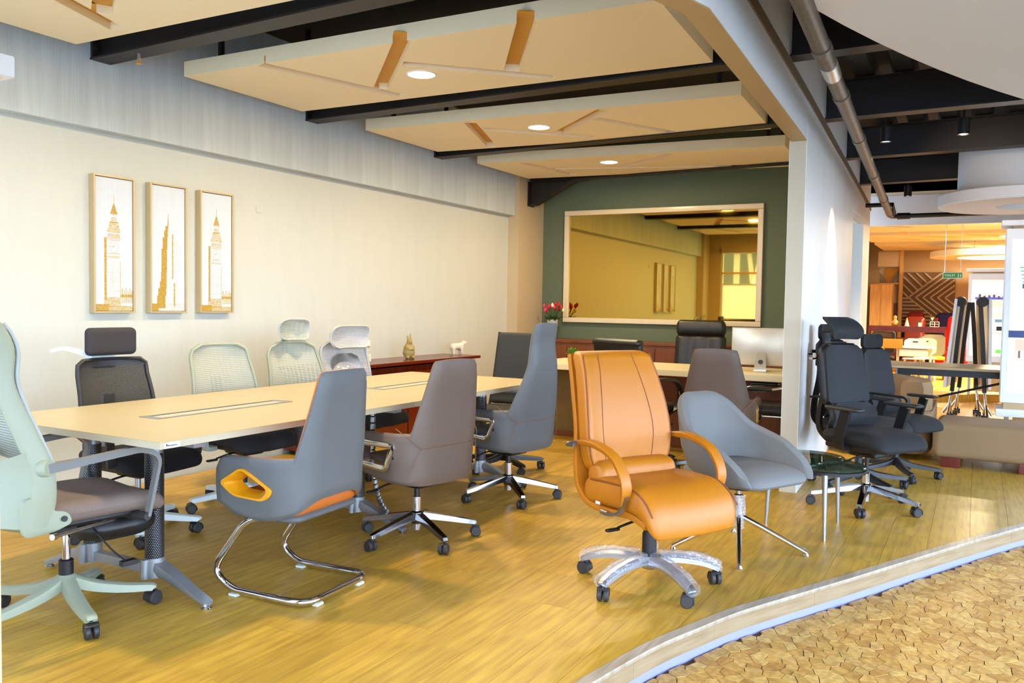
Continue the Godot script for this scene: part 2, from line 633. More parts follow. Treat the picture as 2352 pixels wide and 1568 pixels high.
	mat("alu", Color(0.80, 0.80, 0.79), 0.35, 0.85)
	mat("screen_back", Color(0.80, 0.78, 0.73), 0.35, 0.5)
	mat("clay_cream", Color(0.86, 0.83, 0.76), 0.6)
	mat("clay_olive", Color(0.62, 0.55, 0.33), 0.6)
	mat("leaf", Color(0.34, 0.55, 0.10), 0.6)
	mat("leaf_dark", Color(0.18, 0.33, 0.10), 0.6)
	mat("tulip_red", Color(0.75, 0.04, 0.10), 0.5)
	mat("tulip_pink", Color(0.88, 0.20, 0.45), 0.5)
	mat("piping_orange", Color(0.52, 0.27, 0.09), 0.5)
	mat("tulip_white", Color(0.90, 0.88, 0.72), 0.5)
	mat("vase_glass", Color(0.86, 0.86, 0.84, 0.55), 0.1).transparency = BaseMaterial3D.TRANSPARENCY_ALPHA
	mat("label_white", Color(0.94, 0.94, 0.95), 0.5)
	mat("label_blue", Color(0.72, 0.84, 0.93), 0.5)
	mat("ink", Color(0.06, 0.06, 0.22), 0.6)
	var wrap := mat("bubble_wrap", Color(0.90, 0.90, 0.92, 0.20), 0.12)
	wrap.transparency = BaseMaterial3D.TRANSPARENCY_ALPHA
	var bub := Image.create(64, 64, false, Image.FORMAT_RGB8)
	for y in 64:
		for x in 64:
			var q := Vector2(fposmod(x + (8 if (y / 16) % 2 else 0), 16) - 8, (y % 16) - 8).length()
			var g := clampf(1.0 - q / 8.0, 0.0, 1.0)
			bub.set_pixel(x, y, Color(g, g, g))
	tri_tex(wrap, null, Vector3(14, 14, 14), false, ImageTexture.create_from_image(bub), 0.3)
	var per := Image.create(64, 64, false, Image.FORMAT_RGB8)
	for y in 64:
		for x in 64:
			var q := Vector2(fposmod(x + (8 if (y / 16) % 2 else 0), 16) - 8, (y % 16) - 8).length()
			per.set_pixel(x, y, Color(0.62, 0.63, 0.66) if q < 4.2 else Color(0.07, 0.07, 0.075))
	tri_tex(mat("perforated", Color(1, 1, 1), 0.35, 0.7), ImageTexture.create_from_image(per), Vector3(34, 34, 34), false)
	# things that give off light
	glow("lamp_glow", Color(1.0, 0.93, 0.80), 9.0)
	glow("spot_glow", Color(1.0, 0.90, 0.95), 5.0)

func glow(key: String, c: Color, e: float) -> StandardMaterial3D:
	var m := mat(key, Color(0.9, 0.9, 0.88), 0.6)
	m.emission_enabled = true
	m.emission = c
	m.emission_energy_multiplier = e
	return m

# ---------------------------------------------------------------- the room
const LOW := -0.115      # level of the stone aisle below the platform
const EDGE := [[-1.30, -1.30], [-1.24, -1.85], [-1.175, -2.36], [-1.119, -2.676], [-1.041, -3.043], [-0.952, -3.316], [-0.847, -3.603], [-0.658, -3.997], [-0.482, -4.361], [-0.279, -4.793], [-0.047, -5.278], [0.299, -5.968], [0.78, -6.85], [1.25, -7.8], [1.55, -8.8], [1.6, -9.9], [1.2, -11.1], [0.55, -12.1], [-0.25, -12.7], [-1.38, -12.95]]

func edge_path(n := 5) -> Array:
	var pts := []
	for e in EDGE: pts.append(Vector3(e[0], 0, e[1]))
	return curve(pts, n)

func part_x(z: float) -> float:        # outer face of the partition
	return -1.078 + 0.046 * (z + 6.16)

func build_shell() -> void:
	# base slab under everything inside and the paving outside
	struct("floor", box_mesh(Vector3(-0.55, LOW - 0.16, -11.2), Vector3(9.6, 0.3, 29.8)), M.grout, "bed of the stone mosaic aisle beside the timber platform")
	struct("floor", box_mesh(Vector3(0, LOW - 0.21, 13.95), Vector3(60, 0.3, 20.6)), M.white_soffit, "pale paving outside the shop front")
	struct("floor", box_mesh(Vector3(-12.0, LOW - 0.21, -5.0), Vector3(13.3, 0.3, 17.4)), M.white_soffit, "pale paving outside beyond the long wall")
	# left wall, lower face and proud upper beam
	struct("wall_left", box_mesh(Vector3(-5.215, 1.25, -5.45), Vector3(0.2, 2.6, 8.6)), M.wall_cream, "cream papered wall behind the meeting table")
	var up := mb()
	up.cbox(Vector3(-5.145, 2.392 + 0.55, -5.25), Vector3(0.24, 1.1, 7.72), 0.004)
	struct("trim_1", up.done(30), M.wall_grey, "grey brushed bulkhead running above the cream wall")
	# corner pilasters
	struct("wall_corner", box_mesh(Vector3(-5.14, 1.7, -9.6), Vector3(0.346, 3.5, 0.98)), M.wall_beige, "beige papered pilaster between cream wall and green wall")
	struct("wall_corner", box_mesh(Vector3(-5.14, 1.7, -1.53), Vector3(0.346, 3.5, 0.46)), M.wall_beige, "beige papered pilaster at the window end of the cream wall")
	# window wall at the near end of the meeting area (seen in the mirror)
	var fw := mb()
	fw.box(Vector3(-4.42, 2.96, -1.22), Vector3(1.36, 0.94, 0.16))
	fw.box(Vector3(-3.02, 3.37, -1.22), Vector3(1.44, 0.12, 0.16))
	fw.box(Vector3(-3.02, 2.53, -1.22), Vector3(1.44, 0.08, 0.16))
	fw.box(Vector3(-4.86, 1.25, -1.22), Vector3(0.30, 2.74, 0.16))
	fw.box(Vector3(-2.36, 1.25, -1.22), Vector3(0.14, 2.74, 0.16))
	fw.box(Vector3(-3.57, -0.02, -1.22), Vector3(2.3, 0.2, 0.16))
	struct("wall_front", fw.done(-1), M.wall_beige, "beige wall around the frosted shop window")
	var wn := Node3D.new()
	wn.name = "window_1"
	add_child(wn)
	tag(wn, "shop window, frosted below and with white graphics above", "window", "", "structure")
	var fq := QuadMesh.new()
	fq.size = Vector2(2.28, 1.73)
	put("frosted_pane", fq, M.glass_frost, wn, pose(Vector3(-3.57, 0.945, -1.22)))
	put("clear_pane", box_mesh(Vector3(-3.57, 2.15, -1.22), Vector3(2.28, 0.68, 0.010)), M.glass_clear, wn)
	put("added_clerestory_pane", box_mesh(Vector3(-3.08, 2.94, -1.22), Vector3(1.30, 0.74, 0.010)), M.glass_clear, wn)  # added high pane, put in to let daylight reach the bulkhead
	put("rail", box_mesh(Vector3(-3.57, 2.055, -1.25), Vector3(2.28, 0.035, 0.05), 0.004), M.yellow_paint, wn)
	var fr := mb()
	fr.box(Vector3(-4.695, 1.28, -1.22), Vector3(0.03, 2.42, 0.06))
	fr.box(Vector3(-2.445, 1.28, -1.22), Vector3(0.03, 2.42, 0.06))
	fr.box(Vector3(-3.57, 1.81, -1.22), Vector3(2.28, 0.025, 0.05))
	put("window_frame", fr.done(-1), M.white_paint, wn)
	# white film graphics on the upper pane
	var shapes := [[[-4.45, 1.82], [-4.45, 2.48], [-4.32, 2.48], [-4.32, 1.82]], [[-4.17, 2.48], [-4.08, 2.48], [-3.98, 1.82], [-4.09, 1.82]], [[-4.05, 1.82], [-3.94, 1.82], [-3.83, 2.48], [-3.92, 2.48]], [[-3.86, 1.82], [-3.77, 1.82], [-3.73, 2.48], [-3.80, 2.48]], [[-3.62, 1.82], [-3.50, 1.82], [-3.42, 2.30], [-3.30, 2.42], [-3.30, 2.48], [-3.46, 2.44], [-3.56, 2.32]], [[-3.1, 1.82], [-2.9, 1.82], [-2.9, 2.48], [-3.1, 2.48]]]
	for s in shapes:
		var pl := PackedVector2Array()
		for q in s: pl.append(Vector2(q[0], q[1]))
		var g := mb(pose(Vector3(0, 0, -1.235)))
		g.prism(pl, -0.002, 0.002)
		put("film_letter", g.done(-1), M.white_film, wn)
	# street building across, seen grey through the clear pane
	tag(put("street_kiosk", box_mesh(Vector3(-6.9, 1.75, 8.0), Vector3(3.6, 3.9, 0.5)), M.street_grey), "plain grey street kiosk standing beyond the shop window", "kiosk")
	# shop front behind the photographer
	var sf := mb()
	sf.box(Vector3(0.9, 3.1, 3.6), Vector3(6.7, 0.7, 0.2))
	sf.box(Vector3(-1.4, 1.3, 3.6), Vector3(1.9, 3.0, 0.2))
	sf.box(Vector3(-2.36, 1.6, 3.6), Vector3(0.2, 3.6, 0.2))
	sf.box(Vector3(4.15, 1.6, 3.6), Vector3(0.2, 3.6, 0.2))
	sf.box(Vector3(-2.36, 3.1, 1.2), Vector3(0.12, 0.7, 4.8))
	struct("wall_shopfront", sf.done(-1), M.wall_beige, "piers and lintel of the glazed shop front")
	var w2 := Node3D.new()
	w2.name = "window_2"
	add_child(w2)
	tag(w2, "tall glazed shop front behind the viewpoint", "window", "", "structure")
	for k in range(1, 3):
		put("pane", box_mesh(Vector3(-1.35 + 1.88 * k, 1.34, 3.6), Vector3(1.8, 2.78, 0.01)), M.glass_clear, w2)
		put("mullion", box_mesh(Vector3(-0.41 + 1.88 * k, 1.34, 3.6), Vector3(0.06, 2.8, 0.08)), M.black_plastic, w2)
	put("pane", box_mesh(Vector3(3.73, 1.34, 3.6), Vector3(0.7, 2.78, 0.01)), M.glass_clear, w2)
	for k in 3:
		put("pane", box_mesh(Vector3(-2.36, 1.34, -0.35 + 1.6 * k), Vector3(0.01, 2.78, 1.54)), M.glass_clear, w2)
		put("mullion", box_mesh(Vector3(-2.36, 1.34, 0.45 + 1.6 * k), Vector3(0.08, 2.8, 0.06)), M.black_plastic, w2)
	var sg := mb()
	sg.box(Vector3(4.15, 3.1, -2.35), Vector3(0.2, 0.7, 12.1))
	struct("wall_shopside", sg.done(-1), M.wall_beige, "lintel over the side glazing of the shop")
	var w3 := Node3D.new()
	w3.name = "window_3"
	add_child(w3)
	tag(w3, "tall side glazing of the shop beside the stone aisle", "window", "", "structure")
	for k in 6:
		put("pane", box_mesh(Vector3(4.15, 1.34, -7.3 + 1.98 * k), Vector3(0.01, 2.78, 1.92)), M.glass_clear, w3)
		put("mullion", box_mesh(Vector3(4.15, 1.34, -8.29 + 1.98 * k), Vector3(0.08, 2.8, 0.06)), M.black_plastic, w3)
	# right wall, far wall, and the upper deck that closes the building
	struct("wall_right", box_mesh(Vector3(4.15, 1.6, -15.4), Vector3(0.2, 3.6, 14.0)), M.wall_beige, "plain beige side wall of the showroom")
	struct("wall_far", box_mesh(Vector3(0.85, 1.6, -22.3), Vector3(6.5, 3.6, 0.2)), M.tan_paint, "tan end wall of the far showroom")
	struct("wall_side", box_mesh(Vector3(-2.47, 1.6, -18.2), Vector3(0.2, 3.6, 8.4)), M.wall_beige, "beige side wall of the far showroom")
	struct("wall_side", box_mesh(Vector3(-5.24, 1.6, -10.2), Vector3(0.15, 3.6, 0.3)), M.wall_beige, "short return wall behind the green wall")
	var lid := mb()
	plan_prism(lid, PackedVector2Array([Vector2(-5.4, -26.0), Vector2(4.3, -26.0), Vector2(4.3, 3.75), Vector2(-2.48, 3.75), Vector2(-2.48, -1.12), Vector2(-5.4, -1.12)]), 3.42, 3.54)
	struct("ceiling", lid.done(-1), M.deck, "dark soffit closing the building above the beams")

func build_platform() -> void:
	var path := edge_path()
	# platform body
	var poly := PackedVector2Array([Vector2(-5.115, -1.30)])
	for q in path: poly.append(Vector2(q.x, q.z))
	poly.append(Vector2(-1.42, -9.9))
	poly.append(Vector2(-5.115, -9.9))
	var body := mb()
	var shrunk := Geometry2D.offset_polygon(poly, -0.02)[0]
	plan_prism(body, shrunk, LOW - 0.01, -0.013)
	var fl := struct("floor", body.done(-1), M.subfloor, "raised platform laid with pale timber boards")
	# boards, each its own piece, cut to the platform's outline
	var top := Geometry2D.offset_polygon(poly, -0.036)[0]
	var wdt := 0.205
	var lng := 1.45
	var gap := 0.0014
	var full := box_mesh(Vector3(0, -0.006, 0), Vector3(wdt - gap, 0.012, lng - gap))
	var row := 0
	var x := -5.115
	while x < 1.7:
		var z: float = -1.28 + [0.0, 0.55, 0.95, 0.3, 0.75][row % 5]
		while z > -13.2:
			var z1 := z - lng
			var r := PackedVector2Array([Vector2(x, z1), Vector2(x + wdt, z1), Vector2(x + wdt, z), Vector2(x, z)])
			for i in 4: r[i] += Vector2(gap / 2 * (1 if r[i].x < x + wdt / 2 else -1), gap / 2 * (1 if r[i].y < z1 + lng / 2 else -1))
			var cut := Geometry2D.intersect_polygons(r, top)
			for c in cut:
				var area := 0.0
				for i in c.size(): area += c[i].cross(c[(i + 1) % c.size()]) * 0.5
				if absf(area) < 0.002: continue
				var m: Material = M["plank%d" % rng.randi_range(0, 5)]
				if absf(area) > (wdt - gap) * (lng - gap) * 0.999:
					put("plank", full, m, fl, pose(Vector3(x + wdt / 2, 0, z1 + lng / 2)))
				else:
					var pm := mb()
					plan_prism(pm, c, -0.012, 0.0)
					put("plank", pm.done(-1), m, fl)
			z = z1
		x += wdt
		row += 1
	# nosing strip, riser boards and painted kerb along the curved edge
	var nose := mb()
	nose.sweep(path, [Vector2(-0.016, -0.036), Vector2(-0.016, 0.010), Vector2(-0.004, 0.014), Vector2(0.001, 0.010), Vector2(0.002, -0.036)], Vector3.UP)
	put("edge_nosing", nose.done(30), M.nosing, fl)
	var kerb := mb()
	kerb.sweep(path, [Vector2(LOW - 0.01, -0.02), Vector2(LOW - 0.01, 0.004), Vector2(-0.078, 0.004), Vector2(-0.078, -0.02)], Vector3.UP)
	put("painted_kerb", kerb.done(30), M.lavender, fl)
	var i0 := 0
	while i0 < path.size() - 1:
		var i1 := mini(i0 + 9, path.size() - 1)
		var seg := path.slice(i0, i1 + 1)
		seg[0] = seg[0].lerp(seg[1], 0.012)
		var rb := mb()
		rb.sweep(seg, [Vector2(-0.081, -0.012), Vector2(-0.081, 0.009), Vector2(-0.0165, 0.009), Vector2(-0.0165, -0.012)], Vector3.UP)
		put("riser_board", rb.done(30), M.riser, fl)
		i0 = i1
	build_stones(path)

func clip_half(poly: Array, mid: Vector2, dir: Vector2) -> Array:
	var out := []
	for i in poly.size():
		var a: Vector2 = poly[i]
		var b: Vector2 = poly[(i + 1) % poly.size()]
		var da := (a - mid).dot(dir)
		var db := (b - mid).dot(dir)
		if da <= 0: out.append(a)
		if (da < 0 and db > 0) or (da > 0 and db < 0): out.append(a + (b - a) * (da / (da - db)))
	return out

func build_stones(path: Array) -> void:
	var bed := Node3D.new()
	bed.name = "floor_stone"
	add_child(bed)
	tag(bed, "crazy paving of small ochre stones in the sunken aisle", "floor", "", "structure")
	var g := RandomNumberGenerator.new()
	g.seed = 77
	var sp := 0.058
	var plat := PackedVector2Array([Vector2(-6, -1.3)])
	for q in path: plat.append(Vector2(q.x, q.z))
	plat.append(Vector2(-6, -12.95))
	var keep := Geometry2D.offset_polygon(plat, 0.016)[0]
	var x0 := -1.25
	var z0 := -7.4
	var nx := 50
	var nz := 96
	var seeds := []
	for j in nz:
		for i in nx:
			seeds.append(Vector2(x0 + (i + (0.5 if j % 2 else 0.0) + g.randf_range(-0.42, 0.42)) * sp, z0 + (j + g.randf_range(-0.42, 0.42)) * sp))
	var cells := []
	for j in range(2, nz - 2):
		for i in range(2, nx - 2):
			var c: Vector2 = seeds[j * nx + i]
			if c.y > -1.95 + 0.0: continue
			if Geometry2D.is_point_in_polygon(c, keep): continue
			# only where the aisle comes into view, with a margin
			if c.x > 0.55 + (-c.y - 2.2) * 0.10: continue
			var poly: Array = [c + Vector2(-0.2, -0.2), c + Vector2(0.2, -0.2), c + Vector2(0.2, 0.2), c + Vector2(-0.2, 0.2)]
			for dj in range(-2, 3):
				for di in range(-2, 3):
					if di == 0 and dj == 0: continue
					var o: Vector2 = seeds[(j + dj) * nx + i + di]
					var d := o - c
					poly = clip_half(poly, c + d * 0.5 - d.normalized() * 0.0017, d)
					if poly.size() < 3: break
			if poly.size() < 3: continue
			var cut := Geometry2D.clip_polygons(PackedVector2Array(poly), keep)
			if cut.is_empty(): continue
			var dist := Vector2(c.x, c.y).length()
			var edge_in := c.x - (-1.2)
			cells.append([dist, cut[0], c])
	cells.sort_custom(func(a, b): return a[0] < b[0])
	var rest := []
	for k in 5: rest.append(mb())
	var done_n := 0
	for c in cells:
		var k := g.randi_range(0, 4)
		var top: float = LOW + g.randf_range(-0.0015, 0.0015)
		var front: bool = c[2].y < -2.35 and absf(c[2].x + 0.35) < 0.85
		if done_n < 300 and front:
			var s := mb()
			plan_prism(s, c[1], LOW - 0.012, top, 0.0015)
			put("stone", s.done(-1), M["stone%d" % k], bed)
			done_n += 1
		else:
			plan_prism(rest[k], c[1], LOW - 0.012, top)
	for k in 5:
		if rest[k].v.size():
			tag(put("paving_stones", rest[k].done(-1), M["stone%d" % k], bed), "", "", "", "stuff")

func ceiling_beam(z_left: float, slope: float, x_to: float, called_no: int) -> void:
	# I section, from the bulkhead on the left to the far right
	var b := Node3D.new()
	b.name = numbered("steel_beam")
	add_child(b)
	var where: String = ["nearest the window end", "between the first two lit ceiling panels", "second before the green wall", "against the green wall with a haunch bracket", "beyond the green wall over the aisle"][called_no]
	tag(b, "black steel ceiling beam " + where, "beam", "steel roof beams")
	var x_from := -5.02 if called_no < 4 else -1.5
	var zl := z_left + slope * (x_from + 5.02)
	var zr := z_left + slope * (x_to + 5.02)
	var pa := [Vector3(x_from, 0, zl), Vector3(x_to, 0, zr)]
	for it in [["web", [Vector2(2.83, -0.005), Vector2(2.83, 0.005), Vector2(3.12, 0.005), Vector2(3.12, -0.005)]], ["lower_flange", [Vector2(2.82, -0.072), Vector2(2.82, 0.072), Vector2(2.832, 0.072), Vector2(2.832, -0.072)]], ["upper_flange", [Vector2(3.108, -0.072), Vector2(3.108, 0.072), Vector2(3.12, 0.072), Vector2(3.12, -0.072)]]]:
		var m := mb()
		m.sweep(pa, it[1], Vector3.UP)
		put(it[0], m.done(-1), M.steel_black, b)
	if called_no < 4:
		put("end_plate", box_mesh(Vector3(-5.015, 2.97, zl), Vector3(0.02, 0.29, 0.13)), M.steel_black, b)
		for k in 4:
			var m := mb()
			m.cyl(Vector3(-5.01, 2.90 + 0.13 * (k >> 1), zl + 0.045 * (1 if k & 1 else -1)), Vector3(-4.985, 2.90 + 0.13 * (k >> 1), zl + 0.045 * (1 if k & 1 else -1)), 0.014, 0.014, 6)
			put("bolt", m.done(-1), M.steel_black, b)
	if called_no == 3:
		var h := mb(pose(Vector3(0, 0, zl)))
		h.prism(PackedVector2Array([Vector2(-4.95, 2.55), Vector2(-4.88, 2.55), Vector2(-4.35, 2.82), Vector2(-4.95, 2.82)]), -0.006, 0.006)
		put("haunch_web", h.done(-1), M.steel_black, b)
		var hf := mb()
		hf.sweep([Vector3(-4.95, 2.545, zl), Vector3(-4.88, 2.55, zl), Vector3(-4.35, 2.82, zl), Vector3(-4.2, 2.825, zl)], [Vector2(-0.07, -0.006), Vector2(0.07, -0.006), Vector2(0.07, 0.006), Vector2(-0.07, 0.006)], Vector3(0, 0, 1))
		put("haunch_flange", hf.done(-1), M.steel_black, b)
		put("haunch_plate", box_mesh(Vector3(-4.957, 2.68, zl), Vector3(0.016, 0.30, 0.15)), M.steel_black, b)

func build_ceiling() -> void:
	ceiling_beam(-3.515, 0.030, 4.05, 0)
	ceiling_beam(-5.485, 0.033, 4.05, 1)
	ceiling_beam(-7.405, 0.050, 4.05, 2)
	ceiling_beam(-9.40, 0.070, 4.05, 3)
	ceiling_beam(-11.35, 0.080, 4.05, 4)
	# suspended panels with recessed strips
	var pan := [
		{"c": [[-4.85, -2.0], [-4.85, -3.236], [-1.42, -3.30], [-1.40, -2.05]], "g": [[[-4.05, -2.35], [-4.36, -3.17]], [[-3.5, -2.5], [-4.20, -2.95]], [[-2.6, -2.1], [-2.9, -3.2]]], "l": [-3.30, -2.62], "where": "nearest the window end"},
		{"c": [[-4.85, -4.03], [-4.85, -5.19], [-1.504, -5.262], [-1.451, -4.088]], "g": [[[-4.145, -4.055], [-3.80, -5.14]], [[-2.998, -4.046], [-3.82, -4.89]], [[-3.29, -4.44], [-2.55, -5.16]], [[-2.18, -4.054], [-2.74, -4.89]]], "l": [-3.324, -4.695], "where": "second from the window end"},
		{"c": [[-4.85, -6.0], [-4.85, -7.15], [-1.597, -7.41], [-1.543, -6.144]], "g": [[[-3.83, -6.13], [-4.20, -7.13]], [[-3.86, -6.39], [-3.12, -7.10]], [[-2.63, -6.17], [-3.34, -6.83]], [[-2.80, -6.42], [-2.40, -7.22]]], "l": [-3.371, -6.519], "where": "third from the window end"},
		{"c": [[-4.85, -7.92], [-4.85, -9.12], [-1.70, -9.45], [-1.636, -8.21]], "g": [[[-4.37, -8.10], [-4.22, -9.08]], [[-4.27, -8.55], [-2.2, -9.22]], [[-2.75, -8.22], [-3.42, -8.72]]], "l": [-3.494, -8.402], "where": "closest to the green wall"}]
	for d in pan:
		var p := Node3D.new()
		p.name = numbered("ceiling_panel")
		add_child(p)
		tag(p, "suspended cream ceiling panel with gold recessed strips, " + d.where, "ceiling panel", "suspended ceiling panels")
		var pl := PackedVector2Array()
		for q in d.c: pl.append(Vector2(q[0], q[1]))
		var holes := []
		for g in d.g:
			var a := Vector2(g[0][0], g[0][1])
			var b := Vector2(g[1][0], g[1][1])
			var n := (b - a).orthogonal().normalized() * 0.052
			holes.append(PackedVector2Array([a + n, b + n, b - n, a - n]))
		# upper board, then the lower layer cut into pieces round the recesses
		var ub := mb()
		plan_prism(ub, pl, 2.885, 2.935)
		put("upper_board", ub.done(-1), M.panel, p)
		var pieces := [pl]
		for h in holes:
			var next := []
			for q in pieces:
				for r in Geometry2D.clip_polygons(q, h): next.append(r)
			pieces = split_holes(next)
		for q in pieces:
			if q.size() < 3: continue
			var m := mb()
			plan_prism(m, q, 2.835, 2.885)
			put("face_board", m.done(-1), M.panel, p)
		for h in holes:
			var m := mb()
			plan_prism(m, h, 2.8805, 2.8848)
			put("recess_strip", m.done(-1), M.panel_gold, p)
		# hangers up to the soffit
		for q in d.c:
			var hx: float = lerpf(q[0], -3.2, 0.12)
			var hz: float = q[1] + (0.15 if q[1] == d.c[1][1] or q[1] == d.c[2][1] else -0.15)
			put("hanger", box_mesh(Vector3(hx, 3.18, hz), Vector3(0.03, 0.5, 0.03)), M.steel_black, p)
		downlight(Vector3(d.l[0], 2.835, d.l[1]), "recessed round downlight glowing in the ceiling panel " + d.where, 0.092, 5.7)
	# sprinkler head on the first beam
	var sp := thing("sprinkler_head", "small brass sprinkler head under the black beam", "sprinkler", Vector3(-4.62, 2.82, -3.50))
	var m1 := mb()
	m1.cyl(Vector3(0, 0, 0), Vector3(0, -0.03, 0), 0.012, 0.010, 8)
	put("thread", m1.done(), M.steel_satin, sp)
	var m2 := mb()
	m2.tube([Vector3(-0.015, -0.03, 0), Vector3(-0.018, -0.05, 0), Vector3(0, -0.06, 0), Vector3(0.018, -0.05, 0), Vector3(0.015, -0.03, 0)], 0.003, 6)
	m2.lathe([Vector2(0.018, -0.064), Vector2(0.018, -0.061)], 10)
	put("deflector", m2.done(), M.gold_plastic, sp)
	# small white box high on the wall
	var bx := thing("wall_unit", "small white box mounted on the window wall above the table end", "wall unit", Vector3(-2.72, 1.95, -1.30))
	put("case", box_mesh(Vector3(0, 0, -0.065), Vector3(0.6, 0.062, 0.13), 0.006), M.white_paint, bx)
	put("vent", box_mesh(Vector3(0, -0.032, -0.065), Vector3(0.54, 0.004, 0.09)), M.panel, bx)

# polygons that came back with holes are cut open
func split_holes(list: Array) -> Array:
	var solid := []
	var holes := []
	for q in list:
		if Geometry2D.is_polygon_clockwise(q): holes.append(q)
		else: solid.append(q)
	if holes.is_empty(): return solid
	for h in holes:
		var c := Vector2.ZERO
		for q in h: c += q
		c /= h.size()
		var next := []
		for s in solid:
			if not Geometry2D.is_point_in_polygon(c, s):
				next.append(s)
				continue
			for half in [PackedVector2Array([Vector2(-20, -40), Vector2(c.x, -40), Vector2(c.x, 20), Vector2(-20, 20)]), PackedVector2Array([Vector2(c.x, -40), Vector2(30, -40), Vector2(30, 20), Vector2(c.x, 20)])]:
				for r in Geometry2D.intersect_polygons(s, half):
					for r2 in Geometry2D.clip_polygons(r, h): next.append(r2)
		solid = next
	return solid

func downlight(at: Vector3, label: String, r: float, e: float, warm := Color(1.0, 0.90, 0.72)) -> void:
	var t := thing("downlight", label, "lamp", at, 0.0, "recessed downlights")
	var ring := mb()
	ring.lathe([Vector2(r, 0.0), Vector2(r + 0.012, 0.0), Vector2(r + 0.012, -0.004), Vector2(r, -0.006), Vector2(r, 0.0)], 28, false)
	put("trim_ring", ring.done(), M.white_paint, t)
	var dsc := mb()
	dsc.lathe([Vector2(0.0, -0.004), Vector2(r, -0.004), Vector2(r, -0.001), Vector2(0.0, -0.001)], 28, false)
	put("diffuser", dsc.done(-1), M.lamp_glow, t)
	var l := AreaLight3D.new()
	l.name = "light"
	l.area_size = Vector2(r * 1.8, r * 1.8)
	l.light_color = warm
	l.light_energy = e
	l.area_range = 30.0
	l.shadow_enabled = true
	l.position = Vector3(0, -0.012, 0)
	l.rotation_degrees = Vector3(-90, 0, 0)
	t.add_child(l)

func wall_strip(m: MB, outer: Array, thick: float, y0: float, y1: float) -> void:
	# outer: plan points (x, z) along the outer face; the wall lies on its left (inner) side
	var pa := []
	for q in outer: pa.append(Vector3(q[0], 0, q[1]))
	m.sweep(pa, [Vector2(y0, -thick), Vector2(y0, 0.0), Vector2(y1, 0.0), Vector2(y1, -thick)], Vector3.UP)

func build_partition() -> void:
	var th := 0.112
	# the post that ends the partition
	var post := mb()
	wall_strip(post, [[part_x(-6.13), -6.13], [part_x(-6.30), -6.30]], th, 0.0, 3.42)
	struct("trim_2", post.done(-1), M.post_wood, "pale timber end post of the white partition")
	# wall behind it, board by board
	var w := Node3D.new()
	w.name = "wall_partition"
	add_child(w)
	tag(w, "white papered partition between the meeting area and the aisle", "wall", "", "structure")
	var za := -6.131
	for k in 4:
		var zb := za - 1.017
		var m := mb()
		wall_strip(m, [[part_x(za) + 0.004, za], [part_x(zb + 0.004) + 0.004, zb + 0.004]], th + 0.006, 0.0, 3.42)
		put("wall_board", m.done(-1), M.partition, w)
		za = zb
	var over := mb()
	wall_strip(over, [[part_x(-10.2), -10.2], [part_x(-11.9), -11.9]], th, 2.44, 3.42)
	put("door_head", over.done(-1), M.partition, w)
	var far := mb()
	wall_strip(far, [[part_x(-11.9), -11.9], [part_x(-13.2), -13.2]], 0.75, 0.0, 3.42)
	put("far_pier", far.done(-1), M.partition, w)
	# header over the opening, bending towards the window wall
	var hp := [[-2.31, -1.32], [-2.02, -1.52], [-1.62, -1.88], [-1.28, -2.36], [-1.085, -2.86], [-0.992, -3.18], [-0.961, -3.298], [part_x(-6.13) + 0.002, -6.129]]
	var head := mb()
	wall_strip(head, hp, 0.105, 2.475, 3.42)
	struct("trim_3", head.done(20), M.partition, "white header beam over the wide opening")
	var sof := mb()
	wall_strip(sof, hp, 0.1045, 2.468, 2.4745)
	struct("trim_4", sof.done(20), M.lining_wood, "pale timber lining under the white header beam")
	# brown strip whose colour stands in for the shadow band high on the outer face
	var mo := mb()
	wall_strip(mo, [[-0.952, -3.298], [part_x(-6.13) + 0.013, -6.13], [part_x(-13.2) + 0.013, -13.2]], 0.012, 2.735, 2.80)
	struct("trim_5", mo.done(20), M.shadow_band, "brown strip coloured as a shadow band high along the white partition")
	# header of the far doorway lining
	struct("trim_6", box_mesh(Vector3(part_x(-11.0) - 0.055, 2.436, -11.05), Vector3(0.11, 0.008, 1.7)), M.post_wood, "timber lining over the far doorway")

